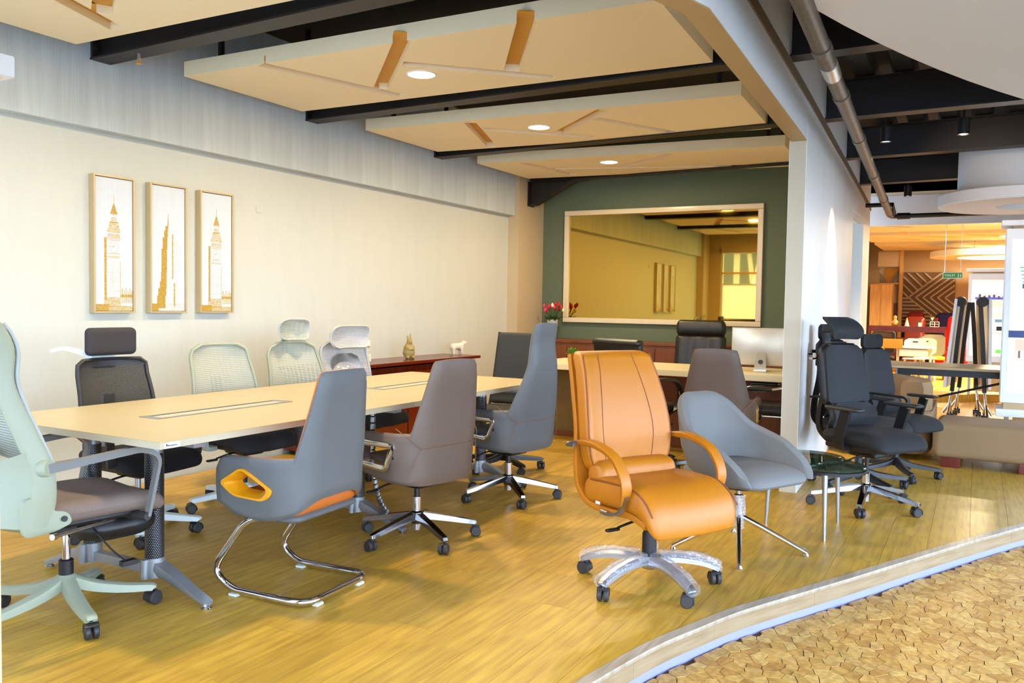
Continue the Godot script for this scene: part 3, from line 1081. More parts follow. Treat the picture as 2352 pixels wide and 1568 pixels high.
func build_back_wall() -> void:
	var turn := rad_to_deg(atan(0.012))
	var at := pose(Vector3(-3.44, 0, -9.80), Vector3(0, turn, 0))
	struct("wall_back", box_mesh(Vector3(0.05, 1.7, -0.08), Vector3(4.06, 3.45, 0.16)), M.wall_green, "dark green wall that carries the large mirror", null, at)
	# mirror
	var mi := Node3D.new()
	mi.name = "wall_mirror"
	add_child(mi)
	mi.transform = at
	tag(mi, "large bronze tinted mirror in a cream frame on the green wall", "mirror")
	var x0 := -4.648 + 3.44
	var x1 := -2.160 + 3.44
	var y0 := 1.085
	var y1 := 2.498
	var fw := 0.062
	for s in [[x0, y1 - fw, x1, y1], [x0, y0, x1, y0 + fw], [x0, y0 + fw, x0 + fw, y1 - fw], [x1 - fw, y0 + fw, x1, y1 - fw]]:
		put("frame_bar", box_mesh(Vector3((s[0] + s[2]) / 2, (s[1] + s[3]) / 2, 0.024), Vector3(s[2] - s[0], s[3] - s[1], 0.046), 0.008), M.frame_cream, mi)
	put("mirror_glass", box_mesh(Vector3((x0 + x1) / 2, (y0 + y1) / 2, 0.006), Vector3(x1 - x0 - fw, y1 - y0 - fw, 0.008)), M.mirror, mi)
	# low timber cabinet along the green wall
	var cr := Node3D.new()
	cr.name = "low_cabinet"
	add_child(cr)
	cr.transform = at
	tag(cr, "long walnut low cabinet running under the large mirror", "cabinet")
	put("carcass", box_mesh(Vector3(0.17, 0.42, 0.26), Vector3(3.36, 0.84, 0.36)), M.walnut, cr)
	put("top", box_mesh(Vector3(0.17, 0.86, 0.26), Vector3(3.38, 0.035, 0.39), 0.004), M.walnut, cr)
	for k in 6:
		put("door", box_mesh(Vector3(-1.23 + 0.56 * k, 0.43, 0.449), Vector3(0.548, 0.76, 0.018), 0.003), M.walnut, cr)

# ---------------------------------------------------------------- the meeting table
func build_table() -> void:
	var t := thing("meeting_table", "long cream meeting table of two tops on perforated black columns", "table", Vector3(-3.33, 0, -3.81))
	var L := 3.33
	var W := 1.225
	for s in [1, -1]:
		var c := Vector3(0, 0.7355, s * (L / 4))
		put("table_top", box_mesh(c + Vector3(0, 0.0125, 0), Vector3(W, 0.004, L / 2 - 0.002)), M.table_top, t)
		put("edge_board", box_mesh(c + Vector3(0, -0.002, 0), Vector3(W, 0.025, L / 2 - 0.002)), M.table_edge, t)
		# cable flap in each half
		var f := Vector3(0.02, 0.751, s * 0.83)
		var fr := mb()
		fr.box(f + Vector3(-0.055, 0, 0), Vector3(0.022, 0.004, 0.86))
		fr.box(f + Vector3(0.055, 0, 0), Vector3(0.022, 0.004, 0.86))
		fr.box(f + Vector3(0, 0, 0.41), Vector3(0.09, 0.004, 0.04))
		fr.box(f + Vector3(0, 0, -0.41), Vector3(0.09, 0.004, 0.04))
		var o := put("cable_flap", fr.done(-1), M.silver_paint, t)
		put("flap_lid", box_mesh(f + Vector3(0.004, -0.0005, 0), Vector3(0.07, 0.003, 0.77)), M.table_edge, o)
		put("brush_slot", box_mesh(f + Vector3(-0.038, -0.0005, 0), Vector3(0.008, 0.003, 0.77)), M.rubber, o)
	# leg frames
	for z in [1.38, 0.0, -1.38]:
		for s in [-1, 1]:
			var x: float = 0.215 * s
			var leg := Node3D.new()
			leg.name = "leg"
			leg.position = Vector3(x, 0, z)
			t.add_child(leg, true)
			var col := mb()
			col.lathe([Vector2(0.04, 0.17), Vector2(0.04, 0.63)], 20)
			put("perforated_sleeve", col.done(), M.perforated, leg)
			var cap0 := mb()
			cap0.lathe([Vector2(0.036, 0.63), Vector2(0.036, 0.725)], 20)
			put("upper_collar", cap0.done(), M.silver_paint, leg)
			var cap := mb()
			cap.lathe([Vector2(0.042, 0.085), Vector2(0.042, 0.17)], 20)
			cap.cyl(Vector3(0, 0.085, 0.05), Vector3(0, 0.17, 0.05), 0.018, 0.018, 10)
			put("silver_collar", cap.done(), M.silver_paint, leg)
			var ft := mb()
			ft.sweep(curve([Vector3(s * 0.03, 0.125, 0), Vector3(s * 0.12, 0.10, 0), Vector3(s * 0.22, 0.062, 0), Vector3(s * 0.335, 0.022, 0)], 4), [Vector2(-0.03, -0.011), Vector2(0.03, -0.011), Vector2(0.03, 0.002), Vector2(0.018, 0.012), Vector2(-0.018, 0.012), Vector2(-0.03, 0.002)], Vector3(0, 0, 1), func(k: float) -> Vector2: return Vector2(lerpf(1.0, 0.85, k), lerpf(2.6, 0.9, k)))
			put("curved_foot", ft.done(50), M.silver_paint, leg)
			var gl := mb()
			gl.t = pose(Vector3(s * 0.325, 0, 0))
			gl.lathe([Vector2(0.022, 0.0), Vector2(0.024, 0.006), Vector2(0.012, 0.012), Vector2(0.006, 0.024)], 14)
			put("glide", gl.done(), M.chrome, leg)
		var bar := mb()
		bar.sweep([Vector3(-0.24, 0.115, z), Vector3(0.24, 0.115, z)], [Vector2(-0.02, -0.02), Vector2(0.02, -0.02), Vector2(0.02, 0.02), Vector2(-0.02, 0.02)], Vector3(0, 0, 1))
		put("cross_bar", bar.done(-1), M.silver_paint, t)
		put("top_bar", box_mesh(Vector3(0, 0.70, z), Vector3(1.0, 0.04, 0.06)), M.silver_paint, t)
	for s in [-1, 1]:
		put("under_rail", box_mesh(Vector3(0.3 * s, 0.695, 0), Vector3(0.04, 0.05, 2.7)), M.silver_paint, t)
	# small maker's sticker on the near corner
	var st := put("sticker", box_mesh(Vector3(W / 2 + 0.0008, 0.733, L / 2 - 0.055), Vector3(0.0016, 0.02, 0.07)), M.label_white, t)
	var ink := mb()
	for k in 7:
		var y: float = [0.0055, 0.002, -0.001, 0.001, -0.001, 0.001, -0.0005][k]
		ink.box(Vector3(W / 2 + 0.0019, 0.732 + y * 0.6, L / 2 - 0.03 - 0.0075 * k), Vector3(0.0006, 0.003 + absf(y), 0.006))
	put("printed_mark", ink.done(-1), M.ink, st)
	# floor cable tubes, spirals hanging under the table
	for z in [0.06]:
		var sp := thing("cable_spine", "ribbed chrome cable spine hanging below the meeting table", "cable spine", Vector3(-2.96, 0, -3.81 + z))
		var pth := curve([Vector3(0, 0.71, 0), Vector3(0.0, 0.5, 0.0), Vector3(0.015, 0.3, 0.0), Vector3(0.03, 0.16, -0.04), Vector3(0.06, 0.05, -0.12)], 6)
		for k in range(0, pth.size() - 1, 1):
			var a: Vector3 = pth[k]
			var b: Vector3 = pth[k + 1]
			var m := mb()
			m.cyl(a.lerp(b, 0.06), a.lerp(b, 0.82), 0.016, 0.016, 10)
			put("segment", m.done(), M.steel_satin, sp)
		var core := mb()
		core.tube(pth, 0.010, 6)
		put("core", core.done(), M.rubber, sp)
	# small plant in the middle of the table, behind the orange lined chair
	potted_sprig(Vector3(-3.38, 0.752, -3.98), "tiny white flowering sprig in a pot on the meeting table")

func potted_sprig(at: Vector3, label: String) -> void:
	var t := thing("flower_pot", label, "plant", at)
	var p := mb()
	p.lathe([Vector2(0.02, 0.0), Vector2(0.026, 0.04), Vector2(0.023, 0.04), Vector2(0.018, 0.008)], 12)
	put("pot", p.done(), M.white_paint, t)
	var s := mb()
	var g := RandomNumberGenerator.new()
	g.seed = 5
	var fl := mb()
	for k in 9:
		var a := TAU * k / 9.0
		var e := Vector3(cos(a) * g.randf_range(0.015, 0.05), g.randf_range(0.09, 0.15), sin(a) * g.randf_range(0.015, 0.05))
		s.tube([Vector3(0, 0.03, 0), e * 0.6 + Vector3(0, 0.02, 0), e], 0.0018, 4)
		leaf(s, e * 0.55 + Vector3(0, 0.02, 0), Vector3(cos(a + 1), 0.6, sin(a + 1)).normalized(), 0.03, 0.010)
		fl.soft(e, Vector3.ONE * 0.012, Vector3.ONE * 0.006, Vector3i(1, 1, 1), 1)
	put("stems", s.done(-1, false), M.leaf, t)
	put("flowers", fl.done(), M.tulip_white, t)

func leaf(m: MB, at: Vector3, dir: Vector3, l: float, w: float) -> void:
	var s := dir.cross(Vector3.UP)
	if s.length() < 0.05: s = Vector3.RIGHT
	s = s.normalized()
	var up := s.cross(dir).normalized()
	var rows := []
	for k in 5:
		var q := k / 4.0
		var ww := w * sin(PI * clampf(0.12 + q * 0.88, 0, 1)) * 0.5
		var c := at + dir * l * q - Vector3.UP * l * 0.25 * q * q
		rows.append([c - s * ww + up * ww * 0.4, c, c + s * ww + up * ww * 0.4])
	m.grid(rows)

# ---------------------------------------------------------------- chair parts
# chairs face local +z; the origin stands on the floor under the seat
func caster_mesh(ring: bool) -> ArrayMesh:
	var key := "ring" if ring else "plain"
	if not caster_cache.has(key):
		var m := mb()
		for s in [-1, 1]:
			m.t = Transform3D(Basis(Vector3(0, 1, 0), Vector3(-1, 0, 0), Vector3(0, 0, 1)), Vector3(0.0145 * s, 0.029, -0.012))
			m.lathe([Vector2(0.012, -0.011), Vector2(0.024, -0.011), Vector2(0.029, -0.007), Vector2(0.029, 0.007), Vector2(0.024, 0.011), Vector2(0.012, 0.011)], 18)
		m.t = Transform3D()
		# hood between the wheels and the stem socket
		var hood := []
		for k in 9:
			var a := deg_to_rad(-20 + 150.0 * k / 8.0)
			hood.append(Vector3(0, 0.029 + 0.031 * sin(a), -0.012 + 0.031 * cos(a)))
		m.sweep(hood, [Vector2(-0.026, -0.002), Vector2(0.026, -0.002), Vector2(0.026, 0.002), Vector2(-0.026, 0.002)] if not ring else [Vector2(-0.006, -0.003), Vector2(0.006, -0.003), Vector2(0.006, 0.003), Vector2(-0.006, 0.003)], Vector3.RIGHT)
		m.cyl(Vector3(0, 0.03, 0.0), Vector3(0, 0.072, 0.0), 0.009, 0.008, 8)
		caster_cache[key] = m.done(35)
		if ring:
			var r := mb()
			for s in [-1, 1]:
				r.t = Transform3D(Basis(Vector3(0, 1, 0), Vector3(-1, 0, 0), Vector3(0, 0, 1)), Vector3(0.0145 * s, 0.029, -0.012))
				r.lathe([Vector2(0.016, 0.0118 * s), Vector2(0.021, 0.0118 * s), Vector2(0.021, 0.010 * s), Vector2(0.016, 0.010 * s), Vector2(0.016, 0.0118 * s)], 18, false)
			caster_cache["ringbit"] = r.done(35)
	return caster_cache[key]

# style: 0 curved plastic arms, 1 slim polished arms, 2 arched arms
func star_base(t: Node3D, m: Material, r: float, ang: float, hub_y: float, cm: Material, style := 0, ring := false) -> void:
	var b := mb()
	var tip := 0.082
	for k in 5:
		var a := deg_to_rad(ang + 72.0 * k)
		var d := Vector3(sin(a), 0, cos(a))
		var sd := Vector3(cos(a), 0, -sin(a))
		var pth: Array
		if style == 1:
			pth = curve([d * 0.02 + Vector3.UP * hub_y, d * r * 0.5 + Vector3.UP * lerpf(hub_y, tip, 0.45), d * r * 0.96 + Vector3.UP * tip, d * (r + 0.012) + Vector3.UP * (tip - 0.002)], 4)
			b.sweep(pth, [Vector2(-0.022, -0.012), Vector2(0.022, -0.012), Vector2(0.018, 0.012), Vector2(-0.018, 0.012)], sd, func(q: float) -> Vector2: return Vector2(lerpf(1.15, 0.62, q), lerpf(1.5, 0.6, q)))
		elif style == 2:
			pth = curve([d * 0.02 + Vector3.UP * hub_y, d * r * 0.4 + Vector3.UP * (hub_y + 0.002), d * r * 0.75 + Vector3.UP * lerpf(hub_y, tip, 0.35), d * r + Vector3.UP * tip, d * (r + 0.018) + Vector3.UP * (tip - 0.014)], 4)
			b.sweep(pth, [Vector2(-0.028, -0.012), Vector2(0.028, -0.012), Vector2(0.026, 0.004), Vector2(0.012, 0.014), Vector2(-0.012, 0.014), Vector2(-0.026, 0.004)], sd, func(q: float) -> Vector2: return Vector2(lerpf(1.1, 0.85, q), lerpf(1.5, 0.9, q)))
		else:
			pth = curve([d * 0.02 + Vector3.UP * hub_y, d * r * 0.35 + Vector3.UP * lerpf(hub_y, tip, 0.55), d * r * 0.7 + Vector3.UP * (tip + 0.006), d * r + Vector3.UP * (tip - 0.003), d * (r + 0.014) + Vector3.UP * (tip - 0.01)], 4)
			b.sweep(pth, [Vector2(-0.026, -0.014), Vector2(0.026, -0.014), Vector2(0.022, 0.010), Vector2(0.010, 0.014), Vector2(-0.010, 0.014), Vector2(-0.022, 0.010)], sd, func(q: float) -> Vector2: return Vector2(lerpf(1.2, 0.80, q), lerpf(1.7, 0.75, q)))
	b.lathe([Vector2(0.030, hub_y - 0.045), Vector2(0.036, hub_y - 0.03), Vector2(0.040, hub_y + 0.018), Vector2(0.030, hub_y + 0.026)], 18)
	put("star_base", b.done(35), m, t)
	for k in 5:
		var a := deg_to_rad(ang + 72.0 * k)
		var c := put("caster", caster_mesh(ring), cm, t, Transform3D(Basis(Vector3.UP, a + 0.9 + 0.7 * k), Vector3(sin(a), 0, cos(a)) * r))
		if ring: put("chrome_ring", caster_cache["ringbit"], M.chrome, c)

func gas_lift(t: Node3D, y0: float, y1: float, lower: Material, upper: Material, split := 0.5, wide := 0.027) -> void:
	var ym := lerpf(y0, y1, split)
	var a := mb()
	a.lathe([Vector2(wide, y0), Vector2(wide, ym), Vector2(wide * 0.8, ym + 0.004)], 18)
	put("lift_sleeve", a.done(40), lower, t)
	var b := mb()
	b.lathe([Vector2(wide * 0.58, ym), Vector2(wide * 0.58, y1)], 16)
	put("lift_piston", b.done(40), upper, t)

func mechanism(t: Node3D, y: float, m: Material, lever_side := -1.0, w := 0.15) -> void:
	var a := mb()
	a.soft(Vector3(0, y, 0.01), Vector3(w, 0.05, 0.22), Vector3(0.015, 0.015, 0.03), Vector3i(1, 1, 2), 2)
	put("tilt_mechanism", a.done(40), m, t)
	var l := mb()
	l.tube(curve([Vector3(lever_side * 0.05, y, 0.05), Vector3(lever_side * 0.16, y - 0.005, 0.06), Vector3(lever_side * 0.24, y - 0.02, 0.06)], 4), 0.006, 8)
	l.soft(Vector3(lever_side * 0.27, y - 0.026, 0.06), Vector3(0.075, 0.014, 0.026), Vector3(0.01, 0.006, 0.01), Vector3i(1, 1, 1), 2)
	put("lever", l.done(40), m, t)

func cushion(t: Node3D, called: String, c: Vector3, s: Vector3, r: Vector3, m: Material, f = null, n := Vector3i(8, 2, 8)) -> MeshInstance3D:
	var b := mb()
	b.soft(c, s, r, n, 3, f)
	return put(called, b.done(60), m, t)

# upholstered shell: one continuous wall from arm to back to arm
func shell(t: Node3D, P: Dictionary, outer_m: Material, inner_m: Material) -> void:
	var hw: float = P.hw
	var R: float = P.get("R", 0.14)
	var zb: float = P.zb
	var zf: float = P.zf
	var th: float = P.get("th", 0.035)
	var Lb := hw - R
	var La := R * PI / 2
	var T := Lb + La + (zf - zb - R)
	var s1: float = P.get("s1", Lb + La * 0.35)
	var ramp: float = P.get("ramp", 0.055)
	var top: Array = P.get("top", [])
	var ss := []
	if P.has("arm_y"):
		for k in 9: ss.append((s1 - 0.02) * k / 9.0)
		for k in 10: ss.append(lerpf(s1 - 0.02, s1 + ramp, k / 10.0))
		for k in 17: ss.append(lerpf(s1 + ramp, T, k / 16.0))
	else:
		for k in 33: ss.append(T * k / 32.0)
	var cols := []
	for i in range(ss.size() - 1, 0, -1): cols.append(-ss[i])
	for s in ss: cols.append(s)
	var nv: int = P.get("nv", 26)
	var hole: PackedVector2Array = P.get("hole", PackedVector2Array())
	var ko := []
	var po := []
	var pi := []
	var side := []
	for sv in cols:
		var s := absf(sv)
		var sg := signf(sv) if sv != 0 else 1.0
		var x: float
		var z: float
		var n: Vector2
		if s < Lb:
			x = s; z = zb; n = Vector2(0, 1)
		elif s < Lb + La:
			var a := (s - Lb) / R
			x = Lb + R * sin(a); z = zb + R * (1 - cos(a)); n = Vector2(-sin(a), cos(a))
		else:
			x = hw; z = zb + R + (s - Lb - La); n = Vector2(-1, 0)
		var yt: float
		if P.has("arm_y"):
			var ay: float = P.arm_y + (P.get("arm_drop", -0.02)) * clampf((s - s1) / (T - s1), 0, 1)
			if s <= s1 - 0.02: yt = P.H - P.get("crown", 0.0) * pow(s / s1, 2)
			else:
				var q := clampf((s - s1 + 0.02) / (0.02 + ramp), 0.0, 1.0)
				# rounded upper corner, straight flank, soft inner corner
				var e := 1.0 - sqrt(maxf(0.0, 1.0 - q * q)) if q < 0.25 else lerpf(1.0 - sqrt(1.0 - 0.0625), 1.0, smoothstep(0.0, 1.0, pow((q - 0.25) / 0.75, 0.75)))
				yt = lerpf(P.H - P.get("crown", 0.0), ay, e)
			var fr: float = P.get("front_r", 0.05)
			if s > T - fr:
				var q2 := (s - T + fr) / fr
				yt -= fr * (1.0 - sqrt(maxf(0.0, 1.0 - q2 * q2)))
		else: yt = look_c(top, s / T)
		var yb: float = look_c(P.bottom, s / T)
		var ro := []
		var ri := []
		var kk := []
		for j in nv + 1:
			var v := float(j) / nv
			var y := lerpf(yb, yt, v)
			var k: float = look_c(P.k, y)
			var rec: float = look_c(P.rec, y)
			var flare: float = P.get("flare", 0.0) * clampf((s - Lb - La) / maxf(0.01, T - Lb - La), 0, 1)
			var px := x * k + flare
			# pull the rims together so that the edge is rounded
			var e := minf(v, 1.0 - v) * nv
			var pinch: float = 0.0 if e >= 2.0 else (0.36 if e < 0.5 else 0.08)
			var tt: float = th
			if P.has("th_tab"): tt = look_c(P.th_tab, s / T)
			var fe := (T - s) / 0.03
			if fe < 1.0: pinch = maxf(pinch, 0.38 * (1.0 - fe) * (1.0 - fe))
			var o := Vector3(px * sg, y, z - rec) + Vector3(n.x * sg, 0, n.y) * tt * pinch
			var i2 := Vector3(px * sg, y, z - rec) + Vector3(n.x * sg, 0, n.y) * tt * (1.0 - pinch)
			if P.has("warp"):
				o = P.warp.call(o); i2 = P.warp.call(i2)
			ro.append(o)
			ri.append(i2)
			kk.append(hole.size() > 0 and s > Lb + La * 0.6 and Geometry2D.is_point_in_polygon(Vector2(z - rec, y), hole))
		po.append(ro); pi.append(ri); ko.append(kk)
	for layer in 2:
		var m := mb()
		var g: Array = po if layer == 0 else pi
		var nn := nv + 1
		for r in g:
			for q in r: m.v.append(q)
		for i in cols.size() - 1:
			for j in nv:
				if int(ko[i][j]) + int(ko[i + 1][j]) + int(ko[i][j + 1]) + int(ko[i + 1][j + 1]) >= 2: continue
				var a := i * nn + j
				if layer == 0: m.quad(a, a + nn, a + nn + 1, a + 1)
				else: m.quad(a, a + 1, a + nn + 1, a + nn)
		if layer == 1:
			# rim
			var rim_o := []
			var rim_i := []
			for j in nn:
				rim_o.append(po[0][j]); rim_i.append(pi[0][j])
			for i in cols.size():
				rim_o.append(po[i][nv]); rim_i.append(pi[i][nv])
			for j in range(nn - 1, -1, -1):
				rim_o.append(po[-1][j]); rim_i.append(pi[-1][j])
			for i in range(cols.size() - 1, -1, -1):
				rim_o.append(po[i][0]); rim_i.append(pi[i][0])
			m.grid([rim_o, rim_i])
		put("shell" if layer == 0 else "lining", m.done(50, false), outer_m if layer == 0 else inner_m, t)

func arm_insert(t: Node3D, poly: PackedVector2Array, x: float, depth: float, m: Material, w := 0.014) -> void:
	for s in [-1, 1]:
		var pth := []
		for q in poly: pth.append(Vector3(s * x, q.y, q.x))
		var b := mb()
		b.sweep(pth, [Vector2(-depth, -w), Vector2(depth, -w), Vector2(depth * 1.15, 0.0), Vector2(depth, w), Vector2(-depth, w), Vector2(-depth * 1.15, 0.0)], Vector3.RIGHT, null, true)
		put("arm_insert", b.done(30), m, t)

# curved panel with rounded corners; f(u, v) gives the point, th its thickness along normal nz
func panel_grid(f: Callable, th: float, nu := 16, nv := 18) -> ArrayMesh:
	var m := mb()
	var rows := []
	var back := []
	for j in nv + 1:
		var r := []
		var b := []
		for i in nu + 1:
			var u := -1.0 + 2.0 * i / nu
			var v := float(j) / nv
			var q: Vector3 = f.call(u, v)
			r.append(q + Vector3(0, 0, th / 2))
			b.append(q - Vector3(0, 0, th / 2))
		rows.append(r)
		back.append(b)
	m.grid(rows)
	var bb := []
	for r in back:
		var x: Array = r.duplicate()
		x.reverse()
		bb.append(x)
	m.grid(bb)
	var ro := []
	var rb := []
	for i in nu + 1:
		ro.append(rows[0][i]); rb.append(back[0][i])
	for j in range(1, nv + 1):
		ro.append(rows[j][nu]); rb.append(back[j][nu])
	for i in range(nu - 1, -1, -1):
		ro.append(rows[nv][i]); rb.append(back[nv][i])
	for j in range(nv - 1, 0, -1):
		ro.append(rows[j][0]); rb.append(back[j][0])
	m.grid([rb, ro], true)
	return m.done(50)

func outline(f: Callable, nu := 12, nv := 16) -> Array:
	var o := []
	for j in nv: o.append(f.call(-1.0, float(j) / nv))
	for i in nu: o.append(f.call(-1.0 + 2.0 * i / nu, 1.0))
	for j in nv: o.append(f.call(1.0, 1.0 - float(j) / nv))
	for i in nu: o.append(f.call(1.0 - 2.0 * i / nu, 0.0))
	return o

# half width with rounded corners at both ends
func round_w(w: float, v: float, h: float, r: float) -> float:
	var y := minf(v, 1.0 - v) * h
	if y >= r: return w
	return w - r + sqrt(maxf(0.0, r * r - (r - y) * (r - y)))

# office chair with a woven back in a frame
func mesh_chair(t: Node3D, P: Dictionary) -> void:
	var y0: float = P.y0
	var y1: float = P.y1
	var wt: float = P.wt
	var wb: float = P.wb
	var zb: float = P.zb
	var lean: float = P.lean
	var f := func(u: float, v: float) -> Vector3:
		var w := round_w(lerpf(wb, wt, v), v, y1 - y0, P.get("cr", 0.07))
		return Vector3(u * w, lerpf(y0, y1, v), zb - lean * v + 0.045 * sin(PI * clampf(v * 1.25, 0, 1)) * (1.0 - 0.4 * u * u) + P.get("wrap", 0.05) * u * u)
	put("back_mesh", panel_grid(f, 0.006), P.mesh, t)
	var fr := mb()
	fr.sweep(outline(f), [Vector2(0.014, 0), Vector2(0.009, 0.009), Vector2(-0.009, 0.009), Vector2(-0.014, 0), Vector2(-0.009, -0.009), Vector2(0.009, -0.009)], Vector3(0, 0, 1), null, true)
	put("back_frame", fr.done(50), P.frame, t)
	if P.has("band"):
		var bd := func(u: float, v: float) -> Vector3:
			return f.call(u, lerpf(1.0 - P.band, 0.995, v)) + Vector3(0, 0, 0.003)
		put("top_band", panel_grid(bd, 0.008, 14, 3), P.frame, t)
	# spine and lower bracket
	var sp := mb()
	sp.sweep(curve([Vector3(0, P.seat - 0.06, 0.0), Vector3(0, P.seat - 0.04, zb - 0.06), Vector3(0, P.seat + 0.12, zb - 0.045), Vector3(0, lerpf(y0, y1, 0.55), zb - lean * 0.55 - 0.012)], 5), [Vector2(-0.035, -0.012), Vector2(0.035, -0.012), Vector2(0.035, 0.012), Vector2(-0.035, 0.012)], Vector3.RIGHT)
	put("spine", sp.done(40), P.get("spine", P.frame), t)
	# seat
	cushion(t, "seat", Vector3(0, P.seat, 0.02), Vector3(0.50, 0.085, 0.50), Vector3(0.07, 0.04, 0.08), P.seat_m, func(q: Vector3) -> Vector3:
		var d := q
		d.y -= 0.05 * pow(maxf(0.0, q.z) / 0.25, 3.0)
		d.y -= 0.012 * (1.0 - absf(q.x) / 0.25)
		d.x *= 1.0 - 0.10 * pow(maxf(0.0, -q.z) / 0.25, 2.0)
		return d)
	put("seat_pan", box_mesh(Vector3(0, P.seat - 0.055, 0.02), Vector3(0.40, 0.03, 0.40), 0.012), P.get("pan", M.black_plastic), t)
	mechanism(t, P.seat - 0.095, P.get("mech", M.black_plastic), P.get("lever", -1.0))
	gas_lift(t, 0.10, P.seat - 0.11, P.get("sleeve", M.black_plastic), P.get("piston", M.steel_satin), 0.62)
	star_base(t, P.base, P.get("r", 0.315), P.get("ang", 10.0), P.get("hub", 0.125), P.get("cast", M.caster_grey), P.get("style", 0), P.get("ring", false))
	# arms
	var arms: String = P.get("arms", "none")
	for s in [-1, 1]:
		if arms == "loop":
			var b := mb()
			b.sweep(fillet([Vector3(s * 0.265, P.seat - 0.02, 0.16), Vector3(s * 0.285, P.seat + 0.19, 0.17), Vector3(s * 0.285, P.seat + 0.205, -0.12), Vector3(s * 0.265, P.seat + 0.17, -0.22)], 0.06, 6), [Vector2(-0.022, -0.008), Vector2(0.022, -0.008), Vector2(0.022, 0.008), Vector2(-0.022, 0.008)], Vector3.RIGHT)
			put("armrest", b.done(40), P.arm, t)
		elif arms == "t":
			var b := mb()
			b.sweep(curve([Vector3(s * 0.20, P.seat - 0.06, -0.02), Vector3(s * 0.27, P.seat - 0.055, -0.015), Vector3(s * 0.285, P.seat + 0.03, 0.0), Vector3(s * 0.285, P.seat + 0.20, 0.035)], 5), [Vector2(-0.035, -0.013), Vector2(0.035, -0.013), Vector2(0.035, 0.013), Vector2(-0.035, 0.013)], Vector3(0, 0, 1))
			put("arm_post", b.done(40), P.arm, t)
			cushion(t, "arm_pad", Vector3(s * 0.285, P.seat + 0.215, 0.05), Vector3(0.085, 0.028, 0.26), Vector3(0.03, 0.012, 0.04), P.arm, null, Vector3i(1, 1, 3))
	# headrest
	if P.has("head"):
		var hd: Dictionary = P.head
		var hf := func(u: float, v: float) -> Vector3:
			var w := round_w(hd.w, v, hd.h, hd.get("r", 0.05))
			return Vector3(u * w, hd.y + (v - 0.5) * hd.h, hd.z + 0.05 * u * u - 0.03 * cos(PI * (v - 0.5)) + 0.03)
		put("headrest", panel_grid(hf, hd.get("th", 0.012), 14, 10), hd.m, t)
		if hd.has("rim"):
			var hr := mb()
			hr.sweep(outline(hf), [Vector2(0.012, 0), Vector2(0, 0.008), Vector2(-0.012, 0), Vector2(0, -0.008)], Vector3(0, 0, 1), null, true)
			put("headrest_rim", hr.done(50), hd.rim, t)
		var st := mb()
		st.sweep(curve([Vector3(0, y1 - 0.08, zb - lean * 0.95 - 0.02), Vector3(0, y1 + 0.01, zb - lean - 0.035), Vector3(0, hd.y, hd.z - 0.02)], 4), [Vector2(-0.025, -0.007), Vector2(0.025, -0.007), Vector2(0.025, 0.007), Vector2(-0.025, 0.007)], Vector3.RIGHT)
		put("headrest_stem", st.done(40), P.get("stem", P.frame), t)

# ---------------------------------------------------------------- display chairs
const K_STRAIGHT := [[0.3, 0.93], [0.42, 0.97], [0.5, 1.0], [0.62, 1.0], [0.70, 0.975], [0.80, 0.91], [0.90, 0.84], [1.02, 0.77], [1.2, 0.70]]
const K_TALL := [[0.3, 0.95], [0.42, 1.0], [0.55, 1.0], [0.64, 0.98], [0.74, 0.87], [0.86, 0.71], [0.96, 0.61], [1.04, 0.575], [1.12, 0.575], [1.2, 0.56]]

